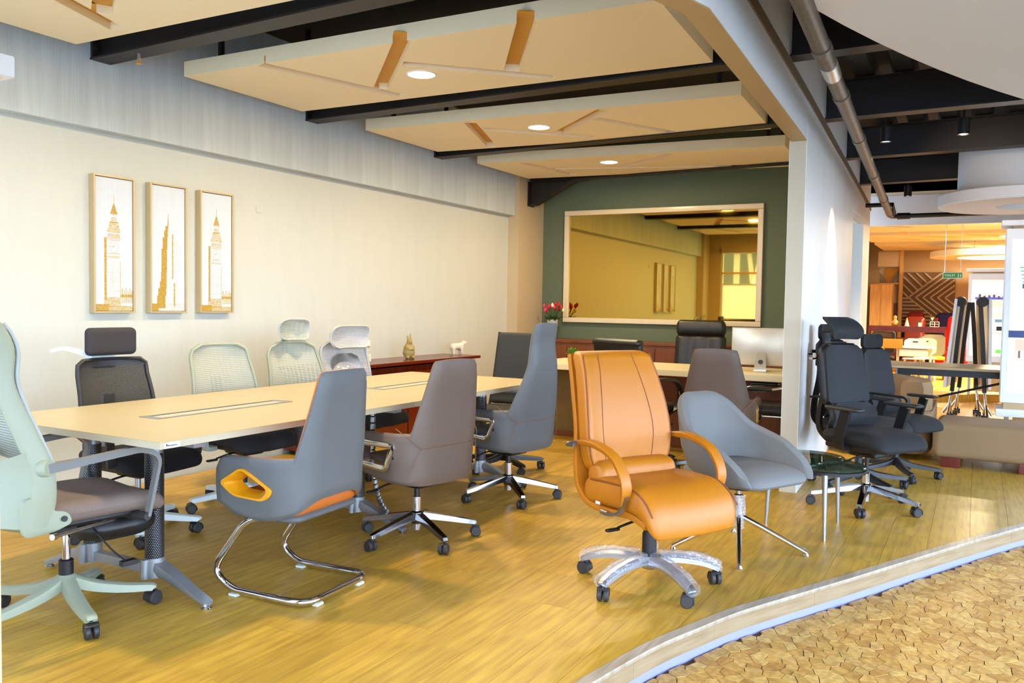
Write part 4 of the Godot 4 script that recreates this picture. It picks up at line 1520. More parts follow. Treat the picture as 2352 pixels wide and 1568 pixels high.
func build_chairs() -> void:
	left_chair()
	guest_shell_chair()
	# taupe mid back swivel chair
	var t := thing("swivel_chair", "taupe mid back swivel chair with chrome arm insert beside the orange lined chair", "chair", Vector3(-2.66, 0, -3.76), -100)
	swivel_shell(t, {"H": 1.01, "k": K_STRAIGHT, "rec": [[0.3, 0.0], [0.45, 0.0], [0.62, 0.015], [1.05, 0.075]]}, M.leather_taupe, M.leather_taupe, 18.0)
	# grey high back swivel chair
	t = thing("swivel_chair", "tall grey swivel chair with narrow headrest and chrome arm insert", "chair", Vector3(-2.72, 0, -4.90), -101)
	swivel_shell(t, {"H": 1.185, "k": K_TALL, "rec": [[0.3, 0.0], [0.45, 0.0], [0.62, 0.02], [0.9, 0.075], [1.05, 0.07], [1.2, 0.10]]}, M.leather_greyblue, M.leather_greyblue, 3.0)
	orange_chair()
	tub_chair()
	# woven back chairs along the wall side of the table
	t = thing("office_chair", "charcoal mesh office chair with padded headrest and white frame", "chair", Vector3(-4.02, 0, -3.03), 88)
	mesh_chair(t, {"y0": 0.52, "y1": 0.955, "wt": 0.205, "wb": 0.235, "zb": -0.225, "lean": 0.05, "cr": 0.035, "seat": 0.445, "mesh": M.mesh_black, "frame": M.dark_plastic, "band": 0.09, "seat_m": M.fabric_black, "spine": M.white_plastic, "stem": M.white_plastic, "base": M.white_plastic, "sleeve": M.white_plastic, "cast": M.dark_plastic, "ang": 39.0, "arms": "loop", "arm": M.dark_plastic, "mech": M.black_plastic})
	cushion(t, "headrest", Vector3(0, 1.055, -0.25), Vector3(0.30, 0.155, 0.06), Vector3(0.03, 0.03, 0.025), M.fabric_charcoal, func(q: Vector3) -> Vector3: return q + Vector3(0, 0, 0.6 * q.x * q.x), Vector3i(6, 3, 1))
	var hb := mb()
	hb.sweep(curve([Vector3(0, 0.90, -0.31), Vector3(0, 0.97, -0.315), Vector3(0, 1.03, -0.285)], 4), [Vector2(-0.07, -0.006), Vector2(0.07, -0.006), Vector2(0.07, 0.006), Vector2(-0.07, 0.006)], Vector3.RIGHT)
	put("headrest_bracket", hb.done(40), M.white_plastic, t)
	var hang := mb()
	hang.sweep(curve([Vector3(-0.05, 0.96, -0.315), Vector3(-0.11, 0.995, -0.36), Vector3(-0.18, 1.015, -0.40), Vector3(-0.25, 1.0, -0.41)], 4), [Vector2(-0.014, -0.006), Vector2(0.014, -0.006), Vector2(0.014, 0.006), Vector2(-0.014, 0.006)], Vector3.UP, func(q: float) -> Vector2: return Vector2(lerpf(1.3, 0.5, q), 1.0))
	put("coat_hanger_arm", hang.done(40), M.white_plastic, t)
	t = thing("office_chair", "pale grey mesh office chair without headrest behind the meeting table", "chair", Vector3(-4.02, 0, -3.79), 84)
	mesh_chair(t, {"y0": 0.55, "y1": 1.01, "wt": 0.205, "wb": 0.255, "zb": -0.215, "lean": 0.085, "cr": 0.07, "seat": 0.455, "mesh": M.mesh_pale, "frame": M.pale_green_plastic, "seat_m": M.fabric_charcoal, "base": M.white_plastic, "sleeve": M.black_plastic, "cast": M.dark_plastic, "ang": 40.0, "arms": "t", "arm": M.white_plastic})
	t = thing("office_chair", "pale grey mesh office chair with small curved headrest", "chair", Vector3(-4.02, 0, -4.43), 80)
	mesh_chair(t, {"y0": 0.55, "y1": 1.0, "wt": 0.20, "wb": 0.25, "zb": -0.215, "lean": 0.085, "cr": 0.08, "seat": 0.455, "mesh": M.mesh_pale, "frame": M.pale_green_plastic, "seat_m": M.fabric_charcoal, "base": M.white_plastic, "cast": M.dark_plastic, "ang": 0.0, "arms": "none", "head": {"w": 0.125, "h": 0.145, "y": 1.095, "z": -0.28, "m": M.mesh_pale, "rim": M.arm_pale, "r": 0.055}})
	t = thing("office_chair", "white ribbed mesh office chair with wide wraparound headrest", "chair", Vector3(-4.05, 0, -5.03), 86)
	mesh_chair(t, {"y0": 0.50, "y1": 0.985, "wt": 0.245, "wb": 0.25, "zb": -0.205, "lean": 0.06, "cr": 0.075, "wrap": 0.03, "seat": 0.455, "mesh": M.mesh_white, "frame": M.arm_pale, "seat_m": M.fabric_charcoal, "base": M.black_plastic, "cast": M.dark_plastic, "ang": 30.0, "arms": "none", "head": {"w": 0.20, "h": 0.165, "y": 1.03, "z": -0.215, "m": M.mesh_white, "rim": M.arm_pale, "r": 0.06}})
	var lum := func(u: float, v: float) -> Vector3: return Vector3(u * round_w(0.15, v, 0.2, 0.09), 0.70 + 0.2 * v, -0.235 + 0.03 * u * u)
	put("lumbar_pad", panel_grid(lum, 0.02, 10, 8), M.silver_paint, t)
	end_chair()
	black_exec_back()
	# brown shell chair at the desk
	t = thing("visitor_chair", "brown leather shell chair with chrome arm insert facing the desk", "chair", Vector3(-1.70, 0, -6.40), 186)
	swivel_shell(t, {"H": 1.0, "k": K_STRAIGHT, "rec": [[0.3, 0.0], [0.45, 0.0], [0.62, 0.015], [1.05, 0.08]]}, M.leather_brown, M.leather_brown, 20.0)
	high_back_black()
	cantilever_black()
	# black ergonomic chairs along the partition
	t = thing("ergonomic_chair", "black ergonomic chair with polished base closest to the round glass table", "chair", Vector3(-0.60, 0, -5.95), 58)
	ergo_chair(t, true, "t", M.chrome_dark, 1, 14.0)
	t = thing("ergonomic_chair", "black ergonomic chair with loop arms close against the white partition", "chair", Vector3(-0.72, 0, -6.58), 66)
	ergo_chair(t, false, "loop", M.black_plastic, 0, 50.0)
	t = thing("ergonomic_chair", "black ergonomic chair with flat armrests next to the beige curved sofa", "chair", Vector3(-0.52, 0, -7.22), 62)
	t.scale = Vector3.ONE * 0.93
	ergo_chair(t, false, "t", M.black_plastic, 0, 35.0)

func swivel_shell(t: Node3D, P: Dictionary, outer: Material, inner: Material, ang: float) -> void:
	var tall: bool = P.H > 1.1
	var hole := rounded_poly([Vector2(-0.115, 0.565), Vector2(0.13, 0.56), Vector2(0.14, 0.445), Vector2(-0.065, 0.435)], 0.03, 4)
	P.merge({"hw": 0.285, "R": 0.15, "zb": -0.235, "zf": 0.23, "th": 0.04, "arm_y": 0.63, "arm_drop": -0.02, "front_r": 0.06, "ramp": 0.05, "bottom": [[0.0, 0.345], [0.45, 0.355], [0.7, 0.365], [1.0, 0.41]], "hole": hole, "crown": 0.01})
	shell(t, P, outer, inner)
	arm_insert(t, hole, 0.265, 0.030, M.chrome, 0.017)
	cushion(t, "seat", Vector3(0, 0.425, 0.04), Vector3(0.44, 0.12, 0.38), Vector3(0.06, 0.05, 0.07), inner)
	# stitched seams on the outer shell
	var sm := mb()
	for s in [-1, 1]:
		sm.tube(curve([Vector3(s * 0.292, 0.655, -0.135), Vector3(s * 0.255, 0.60, -0.205), Vector3(s * 0.205, 0.55, -0.2405)], 5), 0.0022, 4)
		sm.tube(curve([Vector3(s * 0.205, 0.55, -0.2405), Vector3(s * 0.24, 0.46, -0.217), Vector3(s * 0.262, 0.39, -0.18)], 5), 0.0022, 4)
	sm.tube(curve([Vector3(-0.205, 0.55, -0.2405), Vector3(0, 0.55, -0.2445), Vector3(0.205, 0.55, -0.2405)], 5), 0.0022, 4)
	put("seam", sm.done(40), M.seam_brown, t)
	mechanism(t, 0.325, M.black_plastic, 1.0, 0.17)
	var lab := put("paper_label", box_mesh(Vector3(0, 0.352, -0.06), Vector3(0.11, 0.002, 0.05)), M.label_blue, t)
	lab.rotation_degrees.x = 0.0
	gas_lift(t, 0.055, 0.31, M.chrome, M.black_plastic, 0.72, 0.026)
	star_base(t, M.chrome_dark, 0.322, ang, 0.135, M.dark_plastic, 1, true)

func guest_shell_chair() -> void:
	var t := thing("guest_chair", "grey cantilever guest chair lined in orange with yellow arm inserts", "chair", Vector3(-2.67, 0, -2.84), -86)
	var hole := rounded_poly([Vector2(0.165, 0.515), Vector2(0.06, 0.58), Vector2(-0.086, 0.505), Vector2(-0.047, 0.463), Vector2(0.096, 0.47)], 0.025, 4)
	var P := {"H": 1.005, "k": K_STRAIGHT, "rec": [[0.3, 0.0], [0.45, 0.0], [0.62, 0.01], [1.05, 0.06]], "hw": 0.285, "R": 0.15, "zb": -0.225, "zf": 0.225, "th": 0.04, "arm_y": 0.64, "arm_drop": -0.01, "front_r": 0.06, "ramp": 0.05, "bottom": [[0.0, 0.445], [0.2, 0.44], [0.36, 0.40], [0.6, 0.362], [0.8, 0.37], [1.0, 0.42]], "hole": hole, "crown": 0.005}
	shell(t, P, M.leather_greyblue, M.lining_orange)
	# inserts with a funnel that narrows inwards
	for s in [-1, 1]:
		var c := Vector2(0.04, 0.515)
		var rows := []
		for lv in [[0.289, 1.20], [0.296, 1.16], [0.296, 1.0], [0.262, 0.74], [0.222, 0.66], [0.222, 0.80], [0.240, 1.14]]:
			var r := []
			for q in hole:
				var p: Vector2 = c + (q - c) * lv[1]
				r.append(Vector3(s * lv[0], p.y, p.x))
			rows.append(r)
		var b := mb()
		b.grid(rows, true, true)
		put("arm_insert", b.done(30, false), M.gold_plastic, t)
	cushion(t, "seat", Vector3(0, 0.415, 0.02), Vector3(0.47, 0.09, 0.40), Vector3(0.06, 0.04, 0.07), M.lining_orange)
	cushion(t, "seat_pan", Vector3(0, 0.372, 0.015), Vector3(0.46, 0.05, 0.40), Vector3(0.05, 0.024, 0.08), M.leather_greyblue)
	var b := mb()
	b.tube(fillet([Vector3(0.19, 0.365, -0.02), Vector3(0.215, 0.345, 0.10), Vector3(0.225, 0.10, 0.285), Vector3(0.225, 0.026, 0.18), Vector3(0.228, 0.026, -0.235), Vector3(-0.228, 0.026, -0.235), Vector3(-0.225, 0.026, 0.18), Vector3(-0.225, 0.10, 0.285), Vector3(-0.215, 0.345, 0.10), Vector3(-0.19, 0.365, -0.02)], 0.09, 8), 0.0165, 12)
	put("cantilever_frame", b.done(50), M.chrome, t)
	for s in [-1, 1]:
		put("glide", box_mesh(Vector3(s * 0.225, 0.006, 0.16), Vector3(0.03, 0.012, 0.045), 0.003), M.white_plastic, t)
		put("glide", box_mesh(Vector3(s * 0.15, 0.006, -0.235), Vector3(0.045, 0.012, 0.03), 0.003), M.white_plastic, t)

func left_chair() -> void:
	var t := thing("executive_chair", "large pale green office chair with ribbed mesh back at the table end", "chair", Vector3(-3.22, 0, -2.09), 172)
	# side profile of the back: height, forward
	var prof := [[0.40, -0.19], [0.476, -0.178], [0.54, -0.163], [0.65, -0.165], [0.756, -0.202], [0.906, -0.254], [1.0, -0.275], [1.11, -0.264], [1.18, -0.285], [1.23, -0.325]]
	var zf := func(y: float) -> float: return look_c(prof, y)
	for s in [-1, 1]:
		var pth := []
		for k in 25:
			var y := lerpf(0.45, 1.20, k / 24.0)
			var w: float = look_c([[0.42, 0.235], [0.6, 0.245], [0.8, 0.225], [0.95, 0.20], [1.08, 0.185], [1.20, 0.15]], y)
			pth.append(Vector3(s * w, y, zf.call(y) - 0.035))
		if s == 1: pth.append_array(curve([Vector3(0.12, 1.218, zf.call(1.21) - 0.04), Vector3(0.0, 1.225, zf.call(1.21) - 0.045)], 3))
		else: pth.append_array(curve([Vector3(-0.12, 1.218, zf.call(1.21) - 0.04), Vector3(0.0, 1.225, zf.call(1.21) - 0.045)], 3))
		var b := mb()
		b.sweep(pth, [Vector2(-0.016, -0.045), Vector2(0.010, -0.048), Vector2(0.018, -0.03), Vector2(0.018, 0.03), Vector2(0.008, 0.045), Vector2(-0.014, 0.04)] if s == 1 else [Vector2(0.016, 0.04), Vector2(-0.008, 0.045), Vector2(-0.018, 0.03), Vector2(-0.018, -0.03), Vector2(-0.010, -0.048), Vector2(0.014, -0.045)], Vector3.RIGHT, func(q: float) -> Vector2: return Vector2(1.0, lerpf(1.0, 0.6, q)))
		put("side_frame", b.done(50), M.pale_green_plastic, t)
	var mf := func(u: float, v: float) -> Vector3:
		var y := lerpf(0.66, 1.20, v)
		var w: float = look_c([[0.42, 0.235], [0.6, 0.245], [0.8, 0.225], [0.95, 0.20], [1.08, 0.185], [1.20, 0.15]], y)
		return Vector3(u * w, y, zf.call(y) - 0.02 * (1.0 - u * u) + 0.008)
	put("back_mesh", panel_grid(mf, 0.008, 14, 26), M.mesh_pale, t)
	for s in [-1, 1]:
		var ed := mb()
		var pe := []
		for k in 21: pe.append(mf.call(s * 1.02, k / 20.0) + Vector3(0, 0, 0.004))
		ed.tube(pe, 0.008, 8)
		put("mesh_edge", ed.done(50), M.arm_pale, t)
	# solid lower back, closed round the seat
	var lf := func(u: float, v: float) -> Vector3:
		var y := lerpf(0.42, 0.73, v) - 0.05 * (1.0 - u * u) * v
		return Vector3(u * lerpf(0.235, 0.25, v), y, zf.call(maxf(y, 0.43)) - 0.065 - 0.07 * (1.0 - u * u) + (0.05 if v < 0.05 else 0.0))
	put("lower_shell", panel_grid(lf, 0.02, 14, 12), M.pale_green_plastic, t)
	for s in [-1, 1]:
		var b := mb(Transform3D(Basis(Vector3(0, 0, -1), Vector3(0, 1, 0), Vector3(1, 0, 0)), Vector3(s * 0.242, 0, 0)))
		b.prism(rounded_poly([Vector2(0.27, 0.56), Vector2(0.18, 0.56), Vector2(0.17, 0.50), Vector2(0.11, 0.49), Vector2(0.09, 0.445), Vector2(0.16, 0.42), Vector2(0.27, 0.415)], 0.03, 4), -0.012, 0.012, 0.004)
		var br := put("hinge_bracket", b.done(40), M.pale_green_plastic, t)
		var pv := mb()
		pv.cyl(Vector3(s * 0.25, 0.465, -0.125), Vector3(s * 0.262, 0.465, -0.125), 0.011, 0.011, 12)
		put("pivot_bolt", pv.done(), M.dark_plastic, br)
	# neck curve support bar behind the mesh
	var nb := mb()
	nb.sweep(curve([Vector3(-0.19, 1.04, -0.325), Vector3(0, 1.02, -0.365), Vector3(0.19, 1.04, -0.325)], 5), [Vector2(-0.03, -0.008), Vector2(0.03, -0.008), Vector2(0.03, 0.008), Vector2(-0.03, 0.008)], Vector3.UP)
	put("neck_bar", nb.done(40), M.pale_green_plastic, t)
	cushion(t, "seat", Vector3(0, 0.475, 0.065), Vector3(0.50, 0.085, 0.50), Vector3(0.07, 0.042, 0.07), M.fabric_seatgrey, func(q: Vector3) -> Vector3: return q - Vector3(0, 0.03 * pow(maxf(0, q.z) / 0.25, 3.0) + 0.01 * (1.0 - absf(q.x) / 0.25), 0))
	put("seat_pan", box_mesh(Vector3(0, 0.425, 0.07), Vector3(0.42, 0.03, 0.42), 0.014), M.black_plastic, t)
	for s in [-1, 1]:
		var b := mb()
		b.sweep(fillet([Vector3(s * 0.262, 0.665, -0.19), Vector3(s * 0.285, 0.675, -0.10), Vector3(s * 0.29, 0.70, 0.16), Vector3(s * 0.29, 0.66, 0.24), Vector3(s * 0.285, 0.42, 0.19)], 0.075, 8), [Vector2(-0.022, -0.008), Vector2(0.022, -0.010), Vector2(0.022, 0.008), Vector2(-0.022, 0.010)], Vector3.RIGHT, func(q: float) -> Vector2: return Vector2(lerpf(1.15, 0.7, q), lerpf(1.9, 0.7, q)))
		put("armrest", b.done(50), M.arm_grey, t)
		var so := mb()
		so.cyl(Vector3(s * 0.245, 0.665, -0.20), Vector3(s * 0.285, 0.668, -0.185), 0.034, 0.030, 16)
		put("arm_socket", so.done(), M.pale_green_plastic, t)
		var bo := mb()
		bo.cyl(Vector3(s * 0.16, 0.415, 0.17), Vector3(s * 0.295, 0.42, 0.185), 0.022, 0.016, 12)
		put("arm_boss", bo.done(), M.dark_plastic, t)
	mechanism(t, 0.385, M.black_plastic, 1.0, 0.2)
	var rod := mb()
	rod.cyl(Vector3(-0.15, 0.40, 0.15), Vector3(-0.36, 0.432, -0.21), 0.007, 0.007, 10)
	rod.cyl(Vector3(-0.353, 0.431, -0.198), Vector3(-0.364, 0.4327, -0.218), 0.011, 0.011, 10)
	put("chrome_lever", rod.done(), M.chrome, t)
	cushion(t, "under_seat_cover", Vector3(-0.02, 0.365, 0.16), Vector3(0.34, 0.13, 0.34), Vector3(0.12, 0.06, 0.12), M.black_plastic)
	var cab := mb()
	cab.tube(curve([Vector3(-0.12, 0.40, 0.03), Vector3(-0.2, 0.35, 0.04), Vector3(-0.22, 0.29, 0.08), Vector3(-0.24, 0.245, 0.12)], 5), 0.004, 6)
	cab.box(Vector3(-0.245, 0.235, 0.13), Vector3(0.03, 0.02, 0.06))
	put("cable_plug", cab.done(40), M.black_plastic, t)
	gas_lift(t, 0.12, 0.38, M.black_plastic, M.chrome, 0.42, 0.028)
	star_base(t, M.pale_green_plastic, 0.318, 44.0, 0.145, M.dark_plastic, 0)

func orange_chair() -> void:
	var t := thing("leather_chair", "orange leather swivel chair with curved padded arms and bubble wrapped base", "chair", Vector3(-1.30, 0, -3.71), 61)
	var m: Material = M.leather_orange
	# back: narrow at the top, wider at the loins, seen from the front
	var bw := [[0.53, 0.225], [0.60, 0.25], [0.70, 0.258], [0.82, 0.25], [0.95, 0.232], [1.05, 0.218], [1.08, 0.212]]
	var bz := [[0.40, -0.20], [0.50, -0.215], [0.60, -0.215], [0.72, -0.225], [0.85, -0.255], [0.98, -0.30], [1.08, -0.345]]
	var f := func(q: Vector3) -> Vector3:
		var y := q.y + 0.80
		var e := Vector3(q.x / 0.25 * look_c(bw, y), q.y, q.z + look_c(bz, y))
		e.z += 0.05 * pow(q.x / 0.25, 2.0) * (1.0 if q.z > 0 else 0.4)
		if q.z > 0.0: e.z += 0.012 * cos(clampf(absf(q.x) / 0.16, 0, 1) * PI / 2)
		if y > 1.06: e.z -= 0.02 * (y - 1.06) / 0.02
		return e
	cushion(t, "backrest", Vector3(0, 0.80, 0), Vector3(0.50, 0.555, 0.075), Vector3(0.035, 0.035, 0.035), m, f, Vector3i(12, 18, 1))
	# outer shell running down the back and under the seat
	var sh := mb()
	var spine := curve([Vector3(0, 1.06, -0.385), Vector3(0, 0.9, -0.325), Vector3(0, 0.72, -0.27), Vector3(0, 0.55, -0.255), Vector3(0, 0.45, -0.235), Vector3(0, 0.385, -0.15), Vector3(0, 0.375, 0.0), Vector3(0, 0.385, 0.14), Vector3(0, 0.36, 0.25)], 5)
	sh.sweep(spine, [Vector2(-1, -0.014), Vector2(1, -0.014), Vector2(1.02, 0), Vector2(1, 0.014), Vector2(-1, 0.014), Vector2(-1.02, 0)], Vector3.RIGHT, func(q: float) -> Vector2: return Vector2(look_c([[0.0, 0.205], [0.2, 0.235], [0.35, 0.25], [0.5, 0.25], [0.62, 0.25], [1.0, 0.245]], q), 1.0))
	put("outer_shell", sh.done(50), m, t)
	cushion(t, "lumbar_roll", Vector3(0, 0.512, -0.155), Vector3(0.48, 0.13, 0.14), Vector3(0.05, 0.06, 0.06), m, func(q: Vector3) -> Vector3: return q + Vector3(0, 0, 0.03 * pow(q.x / 0.24, 2.0)), Vector3i(8, 2, 2))
	cushion(t, "seat", Vector3(0, 0.447, 0.07), Vector3(0.52, 0.135, 0.54), Vector3(0.05, 0.06, 0.06), m, func(q: Vector3) -> Vector3:
		var d := q
		d.y += 0.012 * cos(clampf(q.z / 0.25, -1, 1) * PI / 2) - 0.10 * pow(maxf(0.0, q.z - 0.06) / 0.21, 2.2)
		d.z -= 0.03 * pow(maxf(0.0, q.z - 0.06) / 0.21, 2.0)
		d.y -= 0.010 * (1.0 - pow(absf(q.x) / 0.26, 2.0))
		return d, Vector3i(10, 2, 16))
	# seams
	for s in [-1, 1]:
		var sm := mb()
		var p1 := []
		for k in 15:
			var y := lerpf(0.56, 1.07, k / 14.0)
			var x: float = s * look_c([[0.56, 0.14], [0.7, 0.155], [0.85, 0.14], [1.07, 0.105]], y)
			p1.append(Vector3(x, y, look_c(bz, y) + 0.0385 + 0.05 * pow(x / look_c(bw, y), 2.0) + 0.012 * cos(clampf(absf(x) / look_c(bw, y) * 0.25 / 0.16, 0, 1) * PI / 2)))
		sm.tube(p1, 0.0022, 5)
		put("back_seam", sm.done(40), M.piping_orange, t)
	for s in [-1, 1]:
		var pi2 := mb()
		var p2 := []
		for k in 20:
			var y := lerpf(0.56, 1.065, k / 19.0)
			p2.append(Vector3(s * (look_c(bw, y) - 0.008), y, look_c(bz, y) + 0.072))
		pi2.tube(p2, 0.004, 6)
		put("back_piping", pi2.done(40), M.piping_orange, t)
	for s in [-1, 1]:
		var sp := mb()
		var ps := []
		for k in 17:
			var z := lerpf(-0.20, 0.255, k / 16.0)
			ps.append(Vector3(s * 0.252, 0.447 + 0.05 + 0.012 * cos(clampf(z / 0.25, -1, 1) * PI / 2) - 0.10 * pow(maxf(0.0, z - 0.06) / 0.21, 2.2), z + 0.07 - 0.03 * pow(maxf(0.0, z - 0.06) / 0.21, 2.0)))
		sp.tube(ps, 0.004, 6)
		put("seat_piping", sp.done(40), M.piping_orange, t)
	# arms: steel bow with a padded top
	for s in [-1, 1]:
		var bow := curve([Vector3(s * 0.275, 0.645, -0.265), Vector3(s * 0.285, 0.668, -0.18), Vector3(s * 0.29, 0.675, -0.05), Vector3(s * 0.29, 0.632, 0.09), Vector3(s * 0.288, 0.53, 0.165), Vector3(s * 0.28, 0.43, 0.145), Vector3(s * 0.27, 0.382, 0.08), Vector3(s * 0.268, 0.372, 0.0)], 6)
		var st := mb()
		st.sweep(bow, [Vector2(-0.016, -0.006), Vector2(0.016, -0.006), Vector2(0.016, 0.006), Vector2(-0.016, 0.006)], Vector3.RIGHT)
		st.cyl(bow[0] + Vector3(0, -0.004, -0.02), bow[0] + Vector3(0, 0, 0.035), 0.012, 0.012, 10)
		st.cyl(bow[-1] + Vector3(0, 0, -0.025), bow[-1] + Vector3(0, 0, 0.02), 0.012, 0.012, 10)
		put("arm_bow", st.done(40), M.steel_satin, t)
		var pad := mb()
		var pp := []
		for k in range(3, 31): pp.append(bow[k] + Vector3(0, 0.008, 0.004))
		pad.sweep(pp, [Vector2(-0.027, 0.0), Vector2(-0.024, 0.016), Vector2(-0.010, 0.026), Vector2(0.010, 0.026), Vector2(0.024, 0.016), Vector2(0.027, 0.0), Vector2(0.02, -0.004), Vector2(-0.02, -0.004)], Vector3.LEFT, func(q: float) -> Vector2: return Vector2(1, 1) * (0.25 + 0.75 * smoothstep(0.0, 0.22, q)) * (1.0 - 0.25 * smoothstep(0.85, 1.0, q)))
		put("arm_pad", pad.done(50), m, t)
	put("fabric_tag", box_mesh(Vector3(-0.262, 0.405, -0.06), Vector3(0.003, 0.012, 0.03)), M.label_white, t)
	mechanism(t, 0.335, M.black_plastic, -1.0, 0.16)
	var kn := mb()
	kn.cyl(Vector3(0, 0.345, 0.17), Vector3(0, 0.29, 0.175), 0.024, 0.024, 14)
	put("tension_knob", kn.done(), M.black_plastic, t)
	var col := mb()
	col.lathe([Vector2(0.034, 0.105), Vector2(0.033, 0.245), Vector2(0.029, 0.25), Vector2(0.028, 0.315), Vector2(0.022, 0.32)], 20)
	put("lift_sleeve", col.done(40), M.black_plastic, t)
	star_base(t, M.steel_satin, 0.318, -7.4, 0.125, M.caster_grey, 2)
	# loose bubble wrap round each arm of the base
	var g := RandomNumberGenerator.new()
	g.seed = 9
	for k in 5:
		var a := deg_to_rad(-7.4 + 72.0 * k)
		var d := Vector3(sin(a), 0, cos(a))
		var sd := Vector3(cos(a), 0, -sin(a))
		var b := mb()
		var rows := []
		for i in 15:
			var q := i / 14.0
			var c: Vector3 = d * lerpf(0.045, 0.345, q) + Vector3.UP * (look_c([[0.0, 0.135], [0.4, 0.132], [0.75, 0.115], [1.0, 0.085]], q))
			var r := []
			for j in 14:
				var w := TAU * j / 14
				var rr := 1.0 + g.randf_range(-0.10, 0.14)
				r.append(c + sd * cos(w) * 0.035 * rr + Vector3.UP * sin(w) * 0.029 * rr + d * g.randf_range(-0.006, 0.006))
			rows.append(r)
		b.grid(rows, true)
		put("bubble_wrap", b.done(30, false), M.bubble_wrap, t)

func tub_chair() -> void:
	var t := thing("tub_chair", "light grey fabric tub chair on slim chrome four star base", "chair", Vector3(-1.085, 0, -4.51), 63)
	var P := {"hw": 0.295, "R": 0.25, "zb": -0.27, "zf": 0.25, "th": 0.06, "top": [[0.0, 0.825], [0.22, 0.82], [0.36, 0.77], [0.5, 0.665], [0.65, 0.625], [0.82, 0.585], [0.93, 0.515], [1.0, 0.445]], "bottom": [[0.0, 0.40], [0.5, 0.385], [0.8, 0.385], [1.0, 0.41]], "k": [[0.35, 0.82], [0.45, 0.95], [0.58, 1.0], [0.7, 0.95], [0.9, 0.86]], "rec": [[0.35, -0.05], [0.45, -0.02], [0.55, 0.02], [0.85, 0.09]], "nv": 22, "th_tab": [[0.0, 0.075], [0.5, 0.06], [1.0, 0.055]]}
	P["warp"] = func(q: Vector3) -> Vector3:
		return q + Vector3(0, 0, 0.0)
	shell(t, P, M.tub_fabric, M.tub_fabric)
	cushion(t, "seat", Vector3(0, 0.425, 0.03), Vector3(0.53, 0.085, 0.52), Vector3(0.12, 0.042, 0.14), M.tub_fabric, func(q: Vector3) -> Vector3: return q + Vector3(0, 0.014 * (1.0 - pow(q.x / 0.26, 2.0)) * (1.0 if q.y > 0 else 0.0) - 0.02 * pow(maxf(0, q.z) / 0.26, 3.0), 0))
	cushion(t, "seat_pan", Vector3(0, 0.385, 0.0), Vector3(0.48, 0.03, 0.46), Vector3(0.1, 0.014, 0.12), M.fabric_charcoal)
	var mech := mb()
	mech.lathe([Vector2(0.05, 0.355), Vector2(0.055, 0.372)], 16)
	put("mount_plate", mech.done(), M.black_plastic, t)
	var lv := mb()
	lv.tube(curve([Vector3(-0.04, 0.36, 0.03), Vector3(-0.12, 0.355, 0.04), Vector3(-0.19, 0.31, 0.05), Vector3(-0.23, 0.28, 0.05)], 4), 0.005, 8)
	lv.soft(Vector3(-0.25, 0.27, 0.05), Vector3(0.06, 0.018, 0.026), Vector3(0.01, 0.008, 0.01), Vector3i(1, 1, 1), 2)
	put("lever", lv.done(), M.black_plastic, t)
	var col := mb()
	col.lathe([Vector2(0.025, 0.17), Vector2(0.024, 0.30), Vector2(0.016, 0.305), Vector2(0.016, 0.36)], 18)
	put("column", col.done(40), M.chrome, t)
	var wrap := mb()
	var g := RandomNumberGenerator.new()
	g.seed = 4
	var rows := []
	for i in 9:
		var r := []
		for j in 14:
			var a := TAU * j / 14
			var rr := 0.033 + g.randf_range(-0.004, 0.006)
			r.append(Vector3(cos(a) * rr, lerpf(0.12, 0.30, i / 8.0), sin(a) * rr))
		rows.append(r)
	wrap.grid(rows, true)
	put("plastic_wrap", wrap.done(30, false), M.bubble_wrap, t)
	for k in 4:
		var a := deg_to_rad([15.7, 101.2, -163.0, -57.6][k] - 63.0)
		var d := Vector3(sin(a), 0, cos(a))
		var b := mb()
		b.tube([d * 0.01 + Vector3.UP * 0.185, d * 0.12 + Vector3.UP * 0.135, d * 0.355 + Vector3.UP * 0.02], 0.0165, 12, 0.012)
		b.t = pose(d * 0.35)
		b.lathe([Vector2(0.014, 0.0), Vector2(0.016, 0.006), Vector2(0.010, 0.02)], 12)
		put("leg", b.done(40), M.chrome, t)

